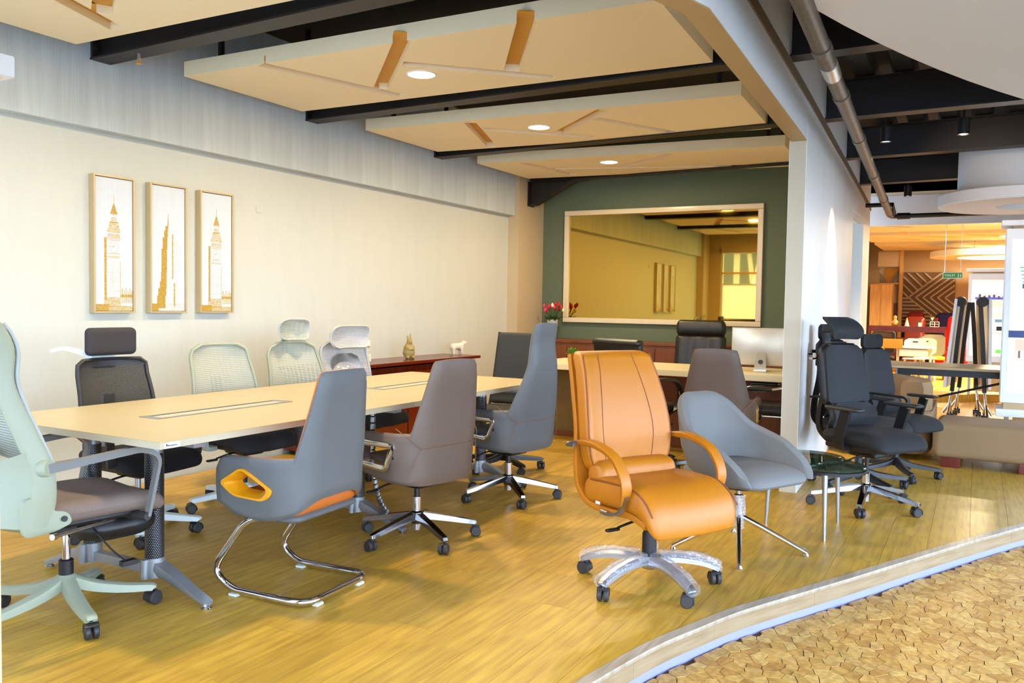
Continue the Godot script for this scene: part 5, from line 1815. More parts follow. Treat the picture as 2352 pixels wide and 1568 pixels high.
func end_chair() -> void:
	var t := thing("conference_chair", "dark grey ribbed conference chair at the far table end", "chair", Vector3(-3.22, 0, -5.72), 8)
	cushion(t, "backrest", Vector3(0, 0.78, -0.235), Vector3(0.36, 0.58, 0.05), Vector3(0.03, 0.03, 0.024), M.fabric_dark, func(q: Vector3) -> Vector3:
		var v := q.y / 0.58 + 0.5
		var rib := 0.0
		if q.z > 0 and v < 0.36: rib = 0.014 * absf(sin(v / 0.36 * PI * 3.0))
		return Vector3(q.x * lerpf(1.18, 0.96, v), q.y, q.z - 0.07 * v + rib + 0.15 * q.x * q.x), Vector3i(8, 30, 1))
	for s in [-1, 1]:
		var fr := mb()
		fr.tube([Vector3(s * 0.215, 0.45, -0.20), Vector3(s * 0.205, 0.62, -0.255), Vector3(s * 0.178, 1.07, -0.325)], 0.012, 8)
		put("side_rail", fr.done(), M.black_plastic, t)
	cushion(t, "seat", Vector3(0, 0.455, 0.01), Vector3(0.47, 0.08, 0.47), Vector3(0.05, 0.036, 0.06), M.fabric_dark)
	for s in [-1, 1]:
		var b := mb()
		b.sweep(fillet([Vector3(s * 0.24, 0.44, 0.15), Vector3(s * 0.27, 0.65, 0.16), Vector3(s * 0.27, 0.66, -0.18), Vector3(s * 0.22, 0.66, -0.25)], 0.05, 5), [Vector2(-0.018, -0.007), Vector2(0.018, -0.007), Vector2(0.018, 0.007), Vector2(-0.018, 0.007)], Vector3.RIGHT)
		put("armrest", b.done(40), M.black_plastic, t)
	mechanism(t, 0.38, M.black_plastic)
	gas_lift(t, 0.10, 0.36, M.black_plastic, M.black_plastic)
	star_base(t, M.black_plastic, 0.30, 50.0, 0.12, M.dark_plastic, 0)

func black_exec_back() -> void:
	var t := thing("leather_chair", "black leather swivel chair with open arms behind the orange chair", "chair", Vector3(-2.45, 0, -6.62), 166)
	cushion(t, "backrest", Vector3(0, 0.76, -0.22), Vector3(0.48, 0.54, 0.07), Vector3(0.05, 0.035, 0.03), M.leather_black, func(q: Vector3) -> Vector3:
		var v := q.y / 0.54 + 0.5
		return Vector3(q.x * lerpf(1.02, 0.98, v), q.y, q.z - 0.10 * v + 0.12 * q.x * q.x), Vector3i(8, 10, 1))
	cushion(t, "head_band", Vector3(0, 1.005, -0.312), Vector3(0.47, 0.06, 0.10), Vector3(0.03, 0.028, 0.04), M.leather_black, func(q: Vector3) -> Vector3: return q + Vector3(0, 0, 0.12 * q.x * q.x), Vector3i(6, 1, 1))
	cushion(t, "seat", Vector3(0, 0.455, 0.02), Vector3(0.50, 0.10, 0.50), Vector3(0.07, 0.045, 0.08), M.leather_black)
	for s in [-1, 1]:
		var bow := curve([Vector3(s * 0.27, 0.70, -0.22), Vector3(s * 0.285, 0.715, -0.05), Vector3(s * 0.29, 0.69, 0.12), Vector3(s * 0.285, 0.60, 0.20), Vector3(s * 0.27, 0.48, 0.18), Vector3(s * 0.22, 0.42, 0.12)], 5)
		var b := mb()
		b.sweep(bow, [Vector2(-0.024, -0.010), Vector2(0.024, -0.010), Vector2(0.02, 0.012), Vector2(-0.02, 0.012)], Vector3.RIGHT)
		put("armrest", b.done(40), M.leather_black, t)
	mechanism(t, 0.37, M.black_plastic)
	gas_lift(t, 0.10, 0.36, M.black_plastic, M.black_plastic)
	star_base(t, M.black_plastic, 0.315, 64.0, 0.12, M.dark_plastic, 0)

func high_back_black() -> void:
	var t := thing("leather_chair", "black high back leather executive chair with head roll behind the desk", "chair", Vector3(-2.57, 0, -8.62), 4)
	cushion(t, "backrest", Vector3(0, 0.74, -0.20), Vector3(0.54, 0.54, 0.10), Vector3(0.06, 0.05, 0.045), M.leather_black, func(q: Vector3) -> Vector3:
		var v := q.y / 0.54 + 0.5
		var fold := 0.010 * absf(sin((q.x / 0.54 + 0.5) * PI * 3.0)) if q.z > 0 else 0.0
		return Vector3(q.x, q.y, q.z - 0.08 * v + fold + 0.12 * q.x * q.x), Vector3i(14, 8, 1))
	cushion(t, "head_roll", Vector3(0, 1.075, -0.275), Vector3(0.53, 0.18, 0.13), Vector3(0.05, 0.075, 0.06), M.leather_black, func(q: Vector3) -> Vector3: return q + Vector3(0, 0, 0.14 * q.x * q.x), Vector3i(8, 2, 1))
	cushion(t, "seat", Vector3(0, 0.46, 0.04), Vector3(0.54, 0.12, 0.52), Vector3(0.07, 0.055, 0.08), M.leather_black)
	for s in [-1, 1]:
		cushion(t, "arm_pad", Vector3(s * 0.30, 0.66, 0.02), Vector3(0.07, 0.05, 0.34), Vector3(0.03, 0.022, 0.05), M.leather_black)
		put("arm_post", box_mesh(Vector3(s * 0.29, 0.54, 0.05), Vector3(0.03, 0.22, 0.06), 0.008), M.black_plastic, t)
	mechanism(t, 0.36, M.black_plastic)
	gas_lift(t, 0.10, 0.36, M.black_plastic, M.chrome)
	star_base(t, M.black_plastic, 0.33, 10.0, 0.12, M.dark_plastic, 0)

func cantilever_black() -> void:
	var t := thing("cantilever_chair", "black leather cantilever chair with chrome tube frame beside the timber post", "chair", Vector3(-1.47, 0, -6.90), -84)
	cushion(t, "seat", Vector3(0, 0.50, 0.0), Vector3(0.44, 0.09, 0.42), Vector3(0.05, 0.04, 0.06), M.leather_black)
	cushion(t, "backrest", Vector3(0, 0.72, -0.20), Vector3(0.34, 0.34, 0.07), Vector3(0.05, 0.05, 0.03), M.leather_black, func(q: Vector3) -> Vector3: return q + Vector3(0, 0, -0.15 * (q.y + 0.17)))
	for s in [-1, 1]:
		cushion(t, "arm_pad", Vector3(s * 0.25, 0.67, 0.04), Vector3(0.05, 0.03, 0.24), Vector3(0.02, 0.014, 0.04), M.leather_black)
	var b := mb()
	b.tube(fillet([Vector3(0.24, 0.70, -0.22), Vector3(0.25, 0.655, 0.0), Vector3(0.25, 0.64, 0.20), Vector3(0.24, 0.02, 0.24), Vector3(0.24, 0.018, -0.24), Vector3(-0.24, 0.018, -0.24), Vector3(-0.24, 0.02, 0.24), Vector3(-0.25, 0.64, 0.20), Vector3(-0.25, 0.655, 0.0), Vector3(-0.24, 0.70, -0.22)], 0.06, 6), 0.012, 10)
	put("tube_frame", b.done(50), M.chrome, t)
	for s in [-1, 1]:
		var r := mb()
		r.tube([Vector3(s * 0.245, 0.46, 0.19), Vector3(s * 0.22, 0.46, -0.2), Vector3(s * 0.2, 0.6, -0.24)], 0.010, 8)
		put("seat_rail", r.done(50), M.chrome, t)

func ergo_chair(t: Node3D, head: bool, arms: String, base_m: Material, style: int, ang: float) -> void:
	var bf := func(u: float, v: float) -> Vector3:
		var w := round_w(lerpf(0.205, 0.18, v), v, 0.40, 0.05)
		return Vector3(u * w, lerpf(0.66, 1.06, v), -0.21 - 0.07 * v + 0.05 * u * u)
	put("back_cushion", panel_grid(bf, 0.035, 12, 12), M.fabric_navy, t)
	var fr := mb()
	var bfo := func(u: float, v: float) -> Vector3: return bf.call(u, v) + Vector3(0, 0, -0.022)
	fr.sweep(outline(bfo), [Vector2(0.02, 0), Vector2(0.008, 0.012), Vector2(-0.014, 0.012), Vector2(-0.02, 0), Vector2(-0.014, -0.012), Vector2(0.008, -0.012)], Vector3(0, 0, 1), null, true)
	put("back_frame", fr.done(50), M.black_plastic, t)
	var lf := func(u: float, v: float) -> Vector3: return Vector3(u * round_w(0.205, v, 0.17, 0.05), 0.505 + 0.17 * v, -0.20 + 0.045 * sin(PI * v) + 0.055 * u * u)
	put("lumbar_cushion", panel_grid(lf, 0.03, 12, 8), M.fabric_navy, t)
	var lfo := func(u: float, v: float) -> Vector3: return lf.call(u, v) + Vector3(0, 0, -0.022)
	var lfr := mb()
	lfr.sweep(outline(lfo), [Vector2(0.016, 0), Vector2(0, 0.010), Vector2(-0.016, 0), Vector2(0, -0.010)], Vector3(0, 0, 1), null, true)
	put("lumbar_frame", lfr.done(50), M.black_plastic, t)
	# bowed spine of two blades
	for s in [-1, 1]:
		var sp := mb()
		sp.sweep(curve([Vector3(s * 0.07, 0.395, 0.0), Vector3(s * 0.075, 0.40, -0.19), Vector3(s * 0.08, 0.475, -0.315), Vector3(s * 0.08, 0.60, -0.325), Vector3(s * 0.07, 0.80, -0.295), Vector3(s * 0.06, 0.98, -0.30)], 6), [Vector2(-0.014, -0.018), Vector2(0.014, -0.018), Vector2(0.014, 0.018), Vector2(-0.014, 0.018)], Vector3.RIGHT)
		put("spine_blade", sp.done(40), M.black_plastic, t)
	put("spine_bridge", box_mesh(Vector3(0, 0.90, -0.30), Vector3(0.2, 0.05, 0.04), 0.01), M.black_plastic, t)
	cushion(t, "seat", Vector3(0, 0.475, 0.05), Vector3(0.50, 0.10, 0.50), Vector3(0.08, 0.048, 0.09), M.fabric_black, func(q: Vector3) -> Vector3: return q - Vector3(0, 0.05 * pow(maxf(0, q.z) / 0.25, 3.0), 0))
	put("seat_pan", box_mesh(Vector3(0, 0.415, 0.03), Vector3(0.42, 0.04, 0.40), 0.016), M.black_plastic, t)
	for s in [-1, 1]:
		if arms == "t":
			var b := mb()
			b.sweep(curve([Vector3(s * 0.20, 0.405, 0.0), Vector3(s * 0.275, 0.42, 0.0), Vector3(s * 0.29, 0.50, 0.015), Vector3(s * 0.29, 0.655, 0.06)], 5), [Vector2(-0.034, -0.013), Vector2(0.034, -0.013), Vector2(0.034, 0.013), Vector2(-0.034, 0.013)], Vector3(0, 0, 1))
			put("arm_post", b.done(40), M.black_plastic, t)
			cushion(t, "arm_pad", Vector3(s * 0.29, 0.672, 0.045), Vector3(0.09, 0.028, 0.27), Vector3(0.03, 0.012, 0.04), M.dark_plastic, null, Vector3i(1, 1, 3))
		else:
			var b := mb()
			b.sweep(fillet([Vector3(s * 0.27, 0.44, 0.14), Vector3(s * 0.285, 0.665, 0.22), Vector3(s * 0.285, 0.675, -0.10), Vector3(s * 0.25, 0.66, -0.24)], 0.06, 6), [Vector2(-0.02, -0.008), Vector2(0.02, -0.008), Vector2(0.02, 0.008), Vector2(-0.02, 0.008)], Vector3.RIGHT)
			put("armrest", b.done(40), M.black_plastic, t)
	if head:
		var hf := func(u: float, v: float) -> Vector3: return Vector3(u * round_w(0.15, v, 0.15, 0.04), 1.10 + 0.15 * v, -0.27 + 0.07 * u * u - 0.09 * pow(v, 2.0) + 0.03 * sin(PI * v))
		put("headrest", panel_grid(hf, 0.022, 12, 10), M.fabric_navy, t)
		var hs := mb()
		hs.sweep(fillet([Vector3(0, 0.93, -0.315), Vector3(0, 1.15, -0.375), Vector3(0, 1.155, -0.30)], 0.02, 4), [Vector2(-0.03, -0.008), Vector2(0.03, -0.008), Vector2(0.03, 0.008), Vector2(-0.03, 0.008)], Vector3.RIGHT)
		put("headrest_stem", hs.done(40), M.black_plastic, t)
	else:
		var hf2 := func(u: float, v: float) -> Vector3: return Vector3(u * round_w(0.14, v, 0.12, 0.04), 1.07 + 0.12 * v, -0.31 + 0.05 * u * u)
		put("headrest", panel_grid(hf2, 0.03, 10, 8), M.fabric_black, t)
	var ck := mb()
	ck.cyl(Vector3(-0.09, 0.985, -0.31), Vector3(-0.14, 0.985, -0.33), 0.014, 0.014, 10)
	ck.box(Vector3(-0.14, 0.965, -0.345), Vector3(0.05, 0.012, 0.03))
	put("height_clip", ck.done(40), M.chrome, t)
	mechanism(t, 0.365, M.black_plastic)
	if style == 1: gas_lift(t, 0.04, 0.35, M.chrome, M.black_plastic, 0.6, 0.022)
	else: gas_lift(t, 0.10, 0.35, M.black_plastic, M.black_plastic)
	star_base(t, base_m, 0.335, ang, 0.135, M.dark_plastic, style)

# ---------------------------------------------------------------- blended bodies (figurines)
# bones: [ax, ay, az, bx, by, bz, ra, rb]; joined with a smooth minimum and meshed as surface nets
func blob(bones: Array, k: float, cell: float) -> ArrayMesh:
	var lo := Vector3(1e9, 1e9, 1e9)
	var hi := -lo
	for b in bones:
		for e in [Vector3(b[0], b[1], b[2]), Vector3(b[3], b[4], b[5])]:
			var r := maxf(b[6], b[7]) + k
			lo = lo.min(e - Vector3.ONE * r)
			hi = hi.max(e + Vector3.ONE * r)
	lo -= Vector3.ONE * cell * 2
	var n := Vector3i(((hi - lo) / cell).ceil()) + Vector3i(3, 3, 3)
	var d := PackedFloat32Array()
	d.resize(n.x * n.y * n.z)
	for z in n.z:
		for y in n.y:
			for x in n.x:
				var q := lo + Vector3(x, y, z) * cell
				var s := 1e9
				for b in bones:
					var a := Vector3(b[0], b[1], b[2])
					var ab := Vector3(b[3], b[4], b[5]) - a
					var h := clampf((q - a).dot(ab) / maxf(1e-9, ab.length_squared()), 0.0, 1.0)
					var v := (q - a - ab * h).length() - lerpf(b[6], b[7], h)
					var w := clampf(0.5 + 0.5 * (s - v) / k, 0.0, 1.0)
					s = lerpf(s, v, w) - k * w * (1.0 - w)
				d[(z * n.y + y) * n.x + x] = s
	var id := {}
	var m := mb()
	for z in n.z - 1:
		for y in n.y - 1:
			for x in n.x - 1:
				var c := Vector3.ZERO
				var cnt := 0
				var base := (z * n.y + y) * n.x + x
				var off := [0, 1, n.x, n.x + 1, n.x * n.y, n.x * n.y + 1, n.x * n.y + n.x, n.x * n.y + n.x + 1]
				var mask := 0
				for i in 8:
					if d[base + off[i]] < 0: mask |= 1 << i
				if mask == 0 or mask == 255: continue
				for e in [[0, 1], [2, 3], [4, 5], [6, 7], [0, 2], [1, 3], [4, 6], [5, 7], [0, 4], [1, 5], [2, 6], [3, 7]]:
					var da := d[base + off[e[0]]]
					var db := d[base + off[e[1]]]
					if (da < 0) == (db < 0): continue
					var tt := da / (da - db)
					var pa := Vector3(e[0] & 1, (e[0] >> 1) & 1, e[0] >> 2)
					var pb := Vector3(e[1] & 1, (e[1] >> 1) & 1, e[1] >> 2)
					c += pa.lerp(pb, tt)
					cnt += 1
				id[base] = m.p(lo + (Vector3(x, y, z) + c / cnt) * cell)
	var st := [1, n.x, n.x * n.y]
	for z in range(1, n.z - 1):
		for y in range(1, n.y - 1):
			for x in range(1, n.x - 1):
				var base := (z * n.y + y) * n.x + x
				for ax in 3:
					var a := d[base] < 0
					var b := d[base + st[ax]] < 0
					if a == b: continue
					var u: int = st[(ax + 1) % 3]
					var w: int = st[(ax + 2) % 3]
					var q := [id[base], id[base - u], id[base - u - w], id[base - w]]
					if a: m.quad(q[0], q[1], q[2], q[3])
					else: m.quad(q[0], q[3], q[2], q[1])
	return m.done(80)

# ---------------------------------------------------------------- along the left wall
func tower_print(kind: int) -> ImageTexture:
	var w := 168
	var h := 480
	var im := Image.create(w, h, false, Image.FORMAT_RGB8)
	var g := RandomNumberGenerator.new()
	g.seed = 100 + kind
	var paper := Color(0.93, 0.945, 0.96)
	var gold := Color(0.80, 0.61, 0.13)
	for x in w:
		var s := g.randf_range(-0.012, 0.012)
		for y in h: im.set_pixel(x, y, paper + Color(s, s, s))
	var dot := func(x: int, y: int, p: float) -> void:
		if x < 0 or y < 0 or x >= w or y >= h: return
		if g.randf() < p:
			var v := g.randf_range(-0.07, 0.07)
			im.set_pixel(x, y, Color(gold.r + v, gold.g + v, gold.b + v))
	var fill := func(x0: float, y0: float, x1: float, y1: float, p: float) -> void:
		for y in range(int(y0), int(y1)):
			for x in range(int(x0), int(x1)): dot.call(x, y, p)
	if kind != 1:
		# a tall clock tower with a pointed roof
		var cx := 84.0
		for y in range(86, 128):
			var r := (y - 86) / 42.0 * 17.0
			for x in range(int(cx - r), int(cx + r)): dot.call(x, y, 0.85)
		fill.call(cx - 1, 60, cx + 1, 86, 0.6)
		fill.call(cx - 16, 128, cx + 16, 134, 0.35)
		for k in 6: fill.call(cx - 12 + k * 4.2, 140, cx - 10 + k * 4.2, 154, 0.8)
		fill.call(cx - 19, 156, cx + 19, 160, 0.9)
		for y in range(160, 196):
			var r := 19 + (y - 160) / 36.0 * 14.0
			for x in range(int(cx - r), int(cx + r)): dot.call(x, y, 0.42)
		for k in 9: fill.call(cx - 27 + k * 6.2, 200, cx - 24 + k * 6.2, 214, 0.8)
		fill.call(cx - 32, 216, cx + 32, 218, 0.8)
		fill.call(cx - 26, 222, cx + 26, 224, 0.8)
		fill.call(cx - 26, 270, cx + 26, 272, 0.8)
		for q in 200:
			var a := TAU * q / 200.0
			dot.call(int(cx + cos(a) * 21), int(247 + sin(a) * 21), 0.8)
		fill.call(cx - 12, 246, cx, 248, 0.9)
		fill.call(cx - 1, 236, cx + 1, 248, 0.9)
		for q in 12:
			var a := TAU * q / 12.0
			fill.call(cx + cos(a) * 17 - 1, 247 + sin(a) * 17 - 1, cx + cos(a) * 17 + 1, 247 + sin(a) * 17 + 1, 0.9)
		for k in 9: fill.call(cx - 27 + k * 6.2, 280, cx - 24 + k * 6.2, 288, 0.7)
		fill.call(cx - 44, 214, cx - 33, 440, 0.85)
		for k in 7: fill.call(cx - 24 + k * 8, 300, cx - 23 + k * 8, 430, 0.45)
		fill.call(cx + 27, 296, cx + 29, 440, 0.8)
		for k in 4: fill.call(cx - 30, 340 + 34 * k, cx + 28, 341 + 34 * k, 0.5)
		fill.call(cx - 46, 430, cx + 30, 466, 0.5)
		fill.call(0, 456, 60, 480, 0.9)
		fill.call(60, 462, 168, 480, 0.55)
		for k in 6: fill.call(118 + k * 9, 396 + (k % 2) * 10, 124 + k * 9, 452, 0.55)
		fill.call(114, 420, 168, 430, 0.8)
	else:
		# a stepped skyscraper with a mast, one side in solid colour
		for y in range(100, 152):
			var r := 0.5 + (y - 100) / 52.0 * 5.0
			for x in range(int(86 - r), int(86 + r * 0.2)): dot.call(x, y, 0.9)
		var steps := [[152, 70, 84], [170, 64, 82], [196, 56, 80], [240, 50, 78], [330, 48, 76], [366, 42, 76], [392, 34, 74], [420, 28, 70], [470, 28, 70]]
		for k in steps.size() - 1:
			fill.call(steps[k][1], steps[k][0], steps[k][2], steps[k + 1][0], 0.93)
		for k in 12:
			for y in range(168, 466, 4): fill.call(84 + k * 6, y, 86 + k * 6, y + 2, 0.35 if y > 168 + k * 5 else 0.0)
		fill.call(104, 182, 110, 356, 0.75)
		fill.call(112, 372, 120, 462, 0.7)
		fill.call(0, 452, 36, 480, 0.95)
		for k in 9: fill.call(36, 454 + k * 3, 168, 455 + k * 3, 0.45)
	return ImageTexture.create_from_image(im)

func build_left_things() -> void:
	var zs := [[-3.492, -3.800, "clock tower print hung at the window end of the row"], [-3.921, -4.232, "stepped skyscraper print hung between two clock towers"], [-4.353, -4.671, "clock tower print hung at the pilaster end of the row"]]
	for k in 3:
		var z0: float = zs[k][0]
		var z1: float = zs[k][1]
		var w := z0 - z1
		var t := thing("framed_picture", "tall narrow gold " + zs[k][2], "picture", Vector3(-5.115, 1.198, (z0 + z1) / 2), 90, "tower prints on the cream wall")
		var h := 0.912
		for s in [[-w / 2 + 0.006, h / 2, 0.012, h], [w / 2 - 0.006, h / 2, 0.012, h], [0.0, 0.006, w - 0.024, 0.012], [0.0, h - 0.006, w - 0.024, 0.012]]:
			put("frame_bar", box_mesh(Vector3(s[0], s[1], 0.028), Vector3(s[2], s[3], 0.054), 0.002), M.frame_champagne, t)
		put("canvas", box_mesh(Vector3(0, h / 2, 0.022), Vector3(w - 0.03, h - 0.03, 0.040)), M.white_paint, t)
		var q := QuadMesh.new()
		q.size = Vector2(w - 0.03, h - 0.03)
		var pm := mat("print%d" % k, Color(0.86, 0.88, 0.90), 0.6)
		pm.albedo_texture = tower_print(k)
		put("printed_face", q, pm, t, pose(Vector3(0, h / 2, 0.0426)))
	# small blank plate on the wall
	put("wall_plate", box_mesh(Vector3(-5.112, 2.03, -4.98), Vector3(0.008, 0.05, 0.06), 0.002), M.wall_cream)
	tag(get_child(get_child_count() - 1), "small blank plate on the cream wall beside the prints", "wall plate")
	# mahogany sideboard
	var s := thing("sideboard", "long dark red mahogany sideboard against the cream wall", "sideboard", Vector3(-4.875, 0, -6.45))
	put("top", box_mesh(Vector3(0, 0.735, 0), Vector3(0.48, 0.03, 2.5), 0.004), M.mahogany, s)
	put("carcass", box_mesh(Vector3(-0.02, 0.37, 0), Vector3(0.40, 0.66, 2.4)), M.mahogany, s)
	for k in 4:
		var d := put("door", box_mesh(Vector3(0.19, 0.35, -0.9 + 0.6 * k), Vector3(0.02, 0.60, 0.585), 0.003), M.mahogany, s)
		var kn := mb()
		kn.cyl(Vector3(0.2, 0.42, -0.9 + 0.6 * k + (0.24 if k % 2 == 0 else -0.24)), Vector3(0.222, 0.42, -0.9 + 0.6 * k + (0.24 if k % 2 == 0 else -0.24)), 0.010, 0.012, 10)
		put("knob", kn.done(), M.steel_satin, d)
	put("plinth", box_mesh(Vector3(-0.03, 0.02, 0), Vector3(0.34, 0.05, 2.3)), M.black_plastic, s)
	# figurines
	var t2 := thing("bear_figurine", "cream ceramic bear cub figurine seated close to the white mesh chair", "figurine", Vector3(-4.86, 0.75, -6.05), 60)
	put("body", blob([[0, 0.07, 0, 0, 0.11, 0.015, 0.035, 0.03], [0, 0.11, 0.015, 0, 0.165, 0.03, 0.026, 0.027], [0, 0.16, 0.035, 0, 0.155, 0.065, 0.018, 0.012], [0.022, 0.06, 0.02, 0.022, 0.012, 0.03, 0.016, 0.013], [-0.022, 0.06, 0.02, -0.022, 0.012, 0.03, 0.016, 0.013], [0.024, 0.05, -0.03, 0.026, 0.012, -0.03, 0.018, 0.014], [-0.024, 0.05, -0.03, -0.026, 0.012, -0.03, 0.018, 0.014], [0.02, 0.188, 0.02, 0.024, 0.198, 0.018, 0.009, 0.008], [-0.02, 0.188, 0.02, -0.024, 0.198, 0.018, 0.009, 0.008]], 0.012, 0.0065), M.clay_cream, t2)
	t2 = thing("rabbit_figurine", "olive stone rabbit figurine standing upright on the sideboard", "figurine", Vector3(-4.87, 0.75, -6.72), 60)
	put("body", blob([[0, 0.062, 0, 0, 0.10, 0.0, 0.060, 0.052], [0, 0.10, 0, 0, 0.14, 0.008, 0.048, 0.030], [0, 0.168, 0.016, 0, 0.165, 0.034, 0.030, 0.020], [0.014, 0.19, 0.0, 0.024, 0.238, -0.022, 0.010, 0.008], [-0.012, 0.19, 0.0, -0.014, 0.225, 0.0, 0.010, 0.007], [0.035, 0.115, 0.02, 0.012, 0.095, 0.056, 0.016, 0.011], [-0.035, 0.115, 0.02, -0.012, 0.095, 0.056, 0.016, 0.011], [0.03, 0.014, 0.02, 0.03, 0.014, 0.05, 0.016, 0.014], [-0.03, 0.014, 0.02, -0.03, 0.014, 0.05, 0.016, 0.014]], 0.012, 0.0075), M.clay_olive, t2)
	t2 = thing("bear_figurine", "cream ceramic polar bear figurine walking with raised head", "figurine", Vector3(-4.87, 0.75, -7.59), 160)
	put("body", blob([[0, 0.088, -0.05, 0, 0.092, 0.05, 0.036, 0.034], [0, 0.10, 0.05, 0, 0.125, 0.10, 0.028, 0.020], [0, 0.128, 0.10, 0, 0.130, 0.135, 0.018, 0.010], [0.02, 0.07, -0.055, 0.022, 0.014, -0.058, 0.020, 0.014], [-0.02, 0.07, -0.055, -0.022, 0.014, -0.058, 0.020, 0.014], [0.02, 0.07, 0.05, 0.022, 0.014, 0.055, 0.018, 0.013], [-0.02, 0.07, 0.05, -0.022, 0.014, 0.055, 0.018, 0.013], [0.014, 0.146, 0.088, 0.016, 0.152, 0.086, 0.006, 0.005], [-0.014, 0.146, 0.088, -0.016, 0.152, 0.086, 0.006, 0.005]], 0.012, 0.0075), M.clay_cream, t2)

# ---------------------------------------------------------------- the desk under the mirror
func build_desk_area() -> void:
	var d := thing("reception_desk", "long cream topped desk with walnut front panel below the mirror", "desk", Vector3(-2.56, 0, -7.53), -1)
	put("desk_top", box_mesh(Vector3(0, 0.722, 0), Vector3(2.44, 0.055, 0.86), 0.004), M.desk_white, d)
	put("front_panel", box_mesh(Vector3(0.45, 0.35, 0.0), Vector3(1.45, 0.69, 0.03)), M.walnut, d)
	put("side_panel", box_mesh(Vector3(-0.745, 0.35, 0.0), Vector3(0.88, 0.69, 0.034)), M.olive_panel, d)
	put("end_panel", box_mesh(Vector3(-1.19, 0.346, -0.2), Vector3(0.03, 0.692, 0.42)), M.olive_panel, d)
	put("end_panel", box_mesh(Vector3(1.19, 0.346, 0.0), Vector3(0.03, 0.692, 0.78)), M.olive_panel, d)
	put("plinth", box_mesh(Vector3(-0.745, 0.03, 0.02), Vector3(0.88, 0.06, 0.02)), M.walnut, d)
	# desktop computer seen from behind
	var c := thing("desktop_computer", "silver all in one computer seen from behind on the desk", "computer", Vector3(-1.63, 0.75, -7.46), 184)
	put("screen_case", box_mesh(Vector3(0, 0.215, 0.03), Vector3(0.53, 0.33, 0.012), 0.005), M.screen_back, c)
	var bulge := func(q: Vector3) -> Vector3: return q + Vector3(0, 0, -0.028 * (1.0 - pow(absf(q.x) / 0.26, 2.0)) * (1.0 - pow(absf(q.y) / 0.16, 2.0)) if q.z < 0 else 0.0)
	cushion(c, "rear_bulge", Vector3(0, 0.215, 0.022), Vector3(0.52, 0.32, 0.016), Vector3(0.006, 0.006, 0.004), M.screen_back, bulge, Vector3i(10, 8, 1))
	put("screen_glass", box_mesh(Vector3(0, 0.235, 0.0365), Vector3(0.51, 0.28, 0.002)), M.black_plastic, c)
	var stand := mb()
	stand.sweep(curve([Vector3(0, 0.16, -0.015), Vector3(0, 0.09, -0.05), Vector3(0, 0.012, -0.085), Vector3(0, 0.004, -0.06), Vector3(0, 0.003, 0.09)], 5), [Vector2(-0.05, -0.003), Vector2(0.05, -0.003), Vector2(0.05, 0.003), Vector2(-0.05, 0.003)], Vector3.RIGHT, func(q: float) -> Vector2: return Vector2(look_c([[0, 0.75], [0.4, 1.0], [1.0, 1.25]], q), 1))
	var so := put("stand", stand.done(40), M.alu, c)
	var ho := mb(pose(Vector3(0, 0.085, -0.0545), Vector3(-62, 0, 0)))
	ho.lathe([Vector2(0.021, -0.001), Vector2(0.021, 0.0045)], 20)
	put("cable_hole", ho.done(40), M.caster_grey, so)
	# green plant on the desk
	var p := thing("potted_plant", "small bright green bushy plant in a pot on the desk", "plant", Vector3(-3.47, 0.75, -7.52))
	var pot := mb()
	pot.lathe([Vector2(0.03, 0.0), Vector2(0.042, 0.06), Vector2(0.037, 0.06), Vector2(0.032, 0.03)], 16)
	put("pot", pot.done(), M.white_paint, p)
	var g := RandomNumberGenerator.new()
	g.seed = 11
	var lv := mb()
	for k in 150:
		var dir := Vector3(g.randf_range(-1, 1), g.randf_range(-0.1, 1.0), g.randf_range(-1, 1)).normalized()
		leaf(lv, Vector3(0, 0.075, 0) + dir * g.randf_range(0.02, 0.055), (dir + Vector3(0, 0.2, 0)).normalized(), 0.026, 0.014)
	tag(put("leaves", lv.done(-1, false), M.leaf, p), "", "", "", "stuff")
	# tulips in a glass on the low cabinet
	var v := thing("tulip_vase", "glass vase of red, pink and white tulips beside the mirror", "flowers", Vector3(-4.70, 0.878, -9.56))
	var vs := mb()
	vs.lathe([Vector2(0.045, 0.0), Vector2(0.055, 0.08), Vector2(0.075, 0.24), Vector2(0.071, 0.24), Vector2(0.05, 0.08), Vector2(0.02, 0.01)], 18)
	put("vase", vs.done(40), M.vase_glass, v)
	var peb := mb()
	peb.soft(Vector3(0, 0.10, 0), Vector3(0.10, 0.18, 0.10), Vector3(0.045, 0.045, 0.045), Vector3i(2, 2, 2), 2)
	put("filling", peb.done(), M.clay_cream, v)
	g.seed = 30
	for k in 16:
		var a := TAU * k / 16.0 * 2.4
		var rr := 0.03 + 0.085 * sqrt(float(k) / 16.0)
		var tip := Vector3(cos(a) * rr * 1.3, 0.40 + g.randf_range(-0.04, 0.06) - rr * 0.3, sin(a) * rr)
		var st := mb()
		st.tube(curve([Vector3(cos(a) * 0.02, 0.12, sin(a) * 0.02), Vector3(cos(a) * rr * 0.6, 0.28, sin(a) * rr * 0.6), tip], 3), 0.003, 5)
		for q in 2:
			var la := a + q * 2.0 + 0.5
			leaf(st, Vector3(cos(a) * rr * 0.5, 0.20, sin(a) * rr * 0.5), Vector3(cos(la) * 0.6, 0.8, sin(la) * 0.6).normalized(), 0.15, 0.03)
		put("stem", st.done(-1, false), M.leaf_dark, v)
		var fl := mb(pose(tip))
		fl.lathe([Vector2(0.004, -0.008), Vector2(0.017, 0.006), Vector2(0.019, 0.022), Vector2(0.012, 0.042), Vector2(0.003, 0.048)], 8)
		put("tulip", fl.done(50), M[["tulip_red", "tulip_pink", "tulip_red", "tulip_white", "tulip_red"][k % 5] if cos(a) > -0.4 else "tulip_pink"], v)

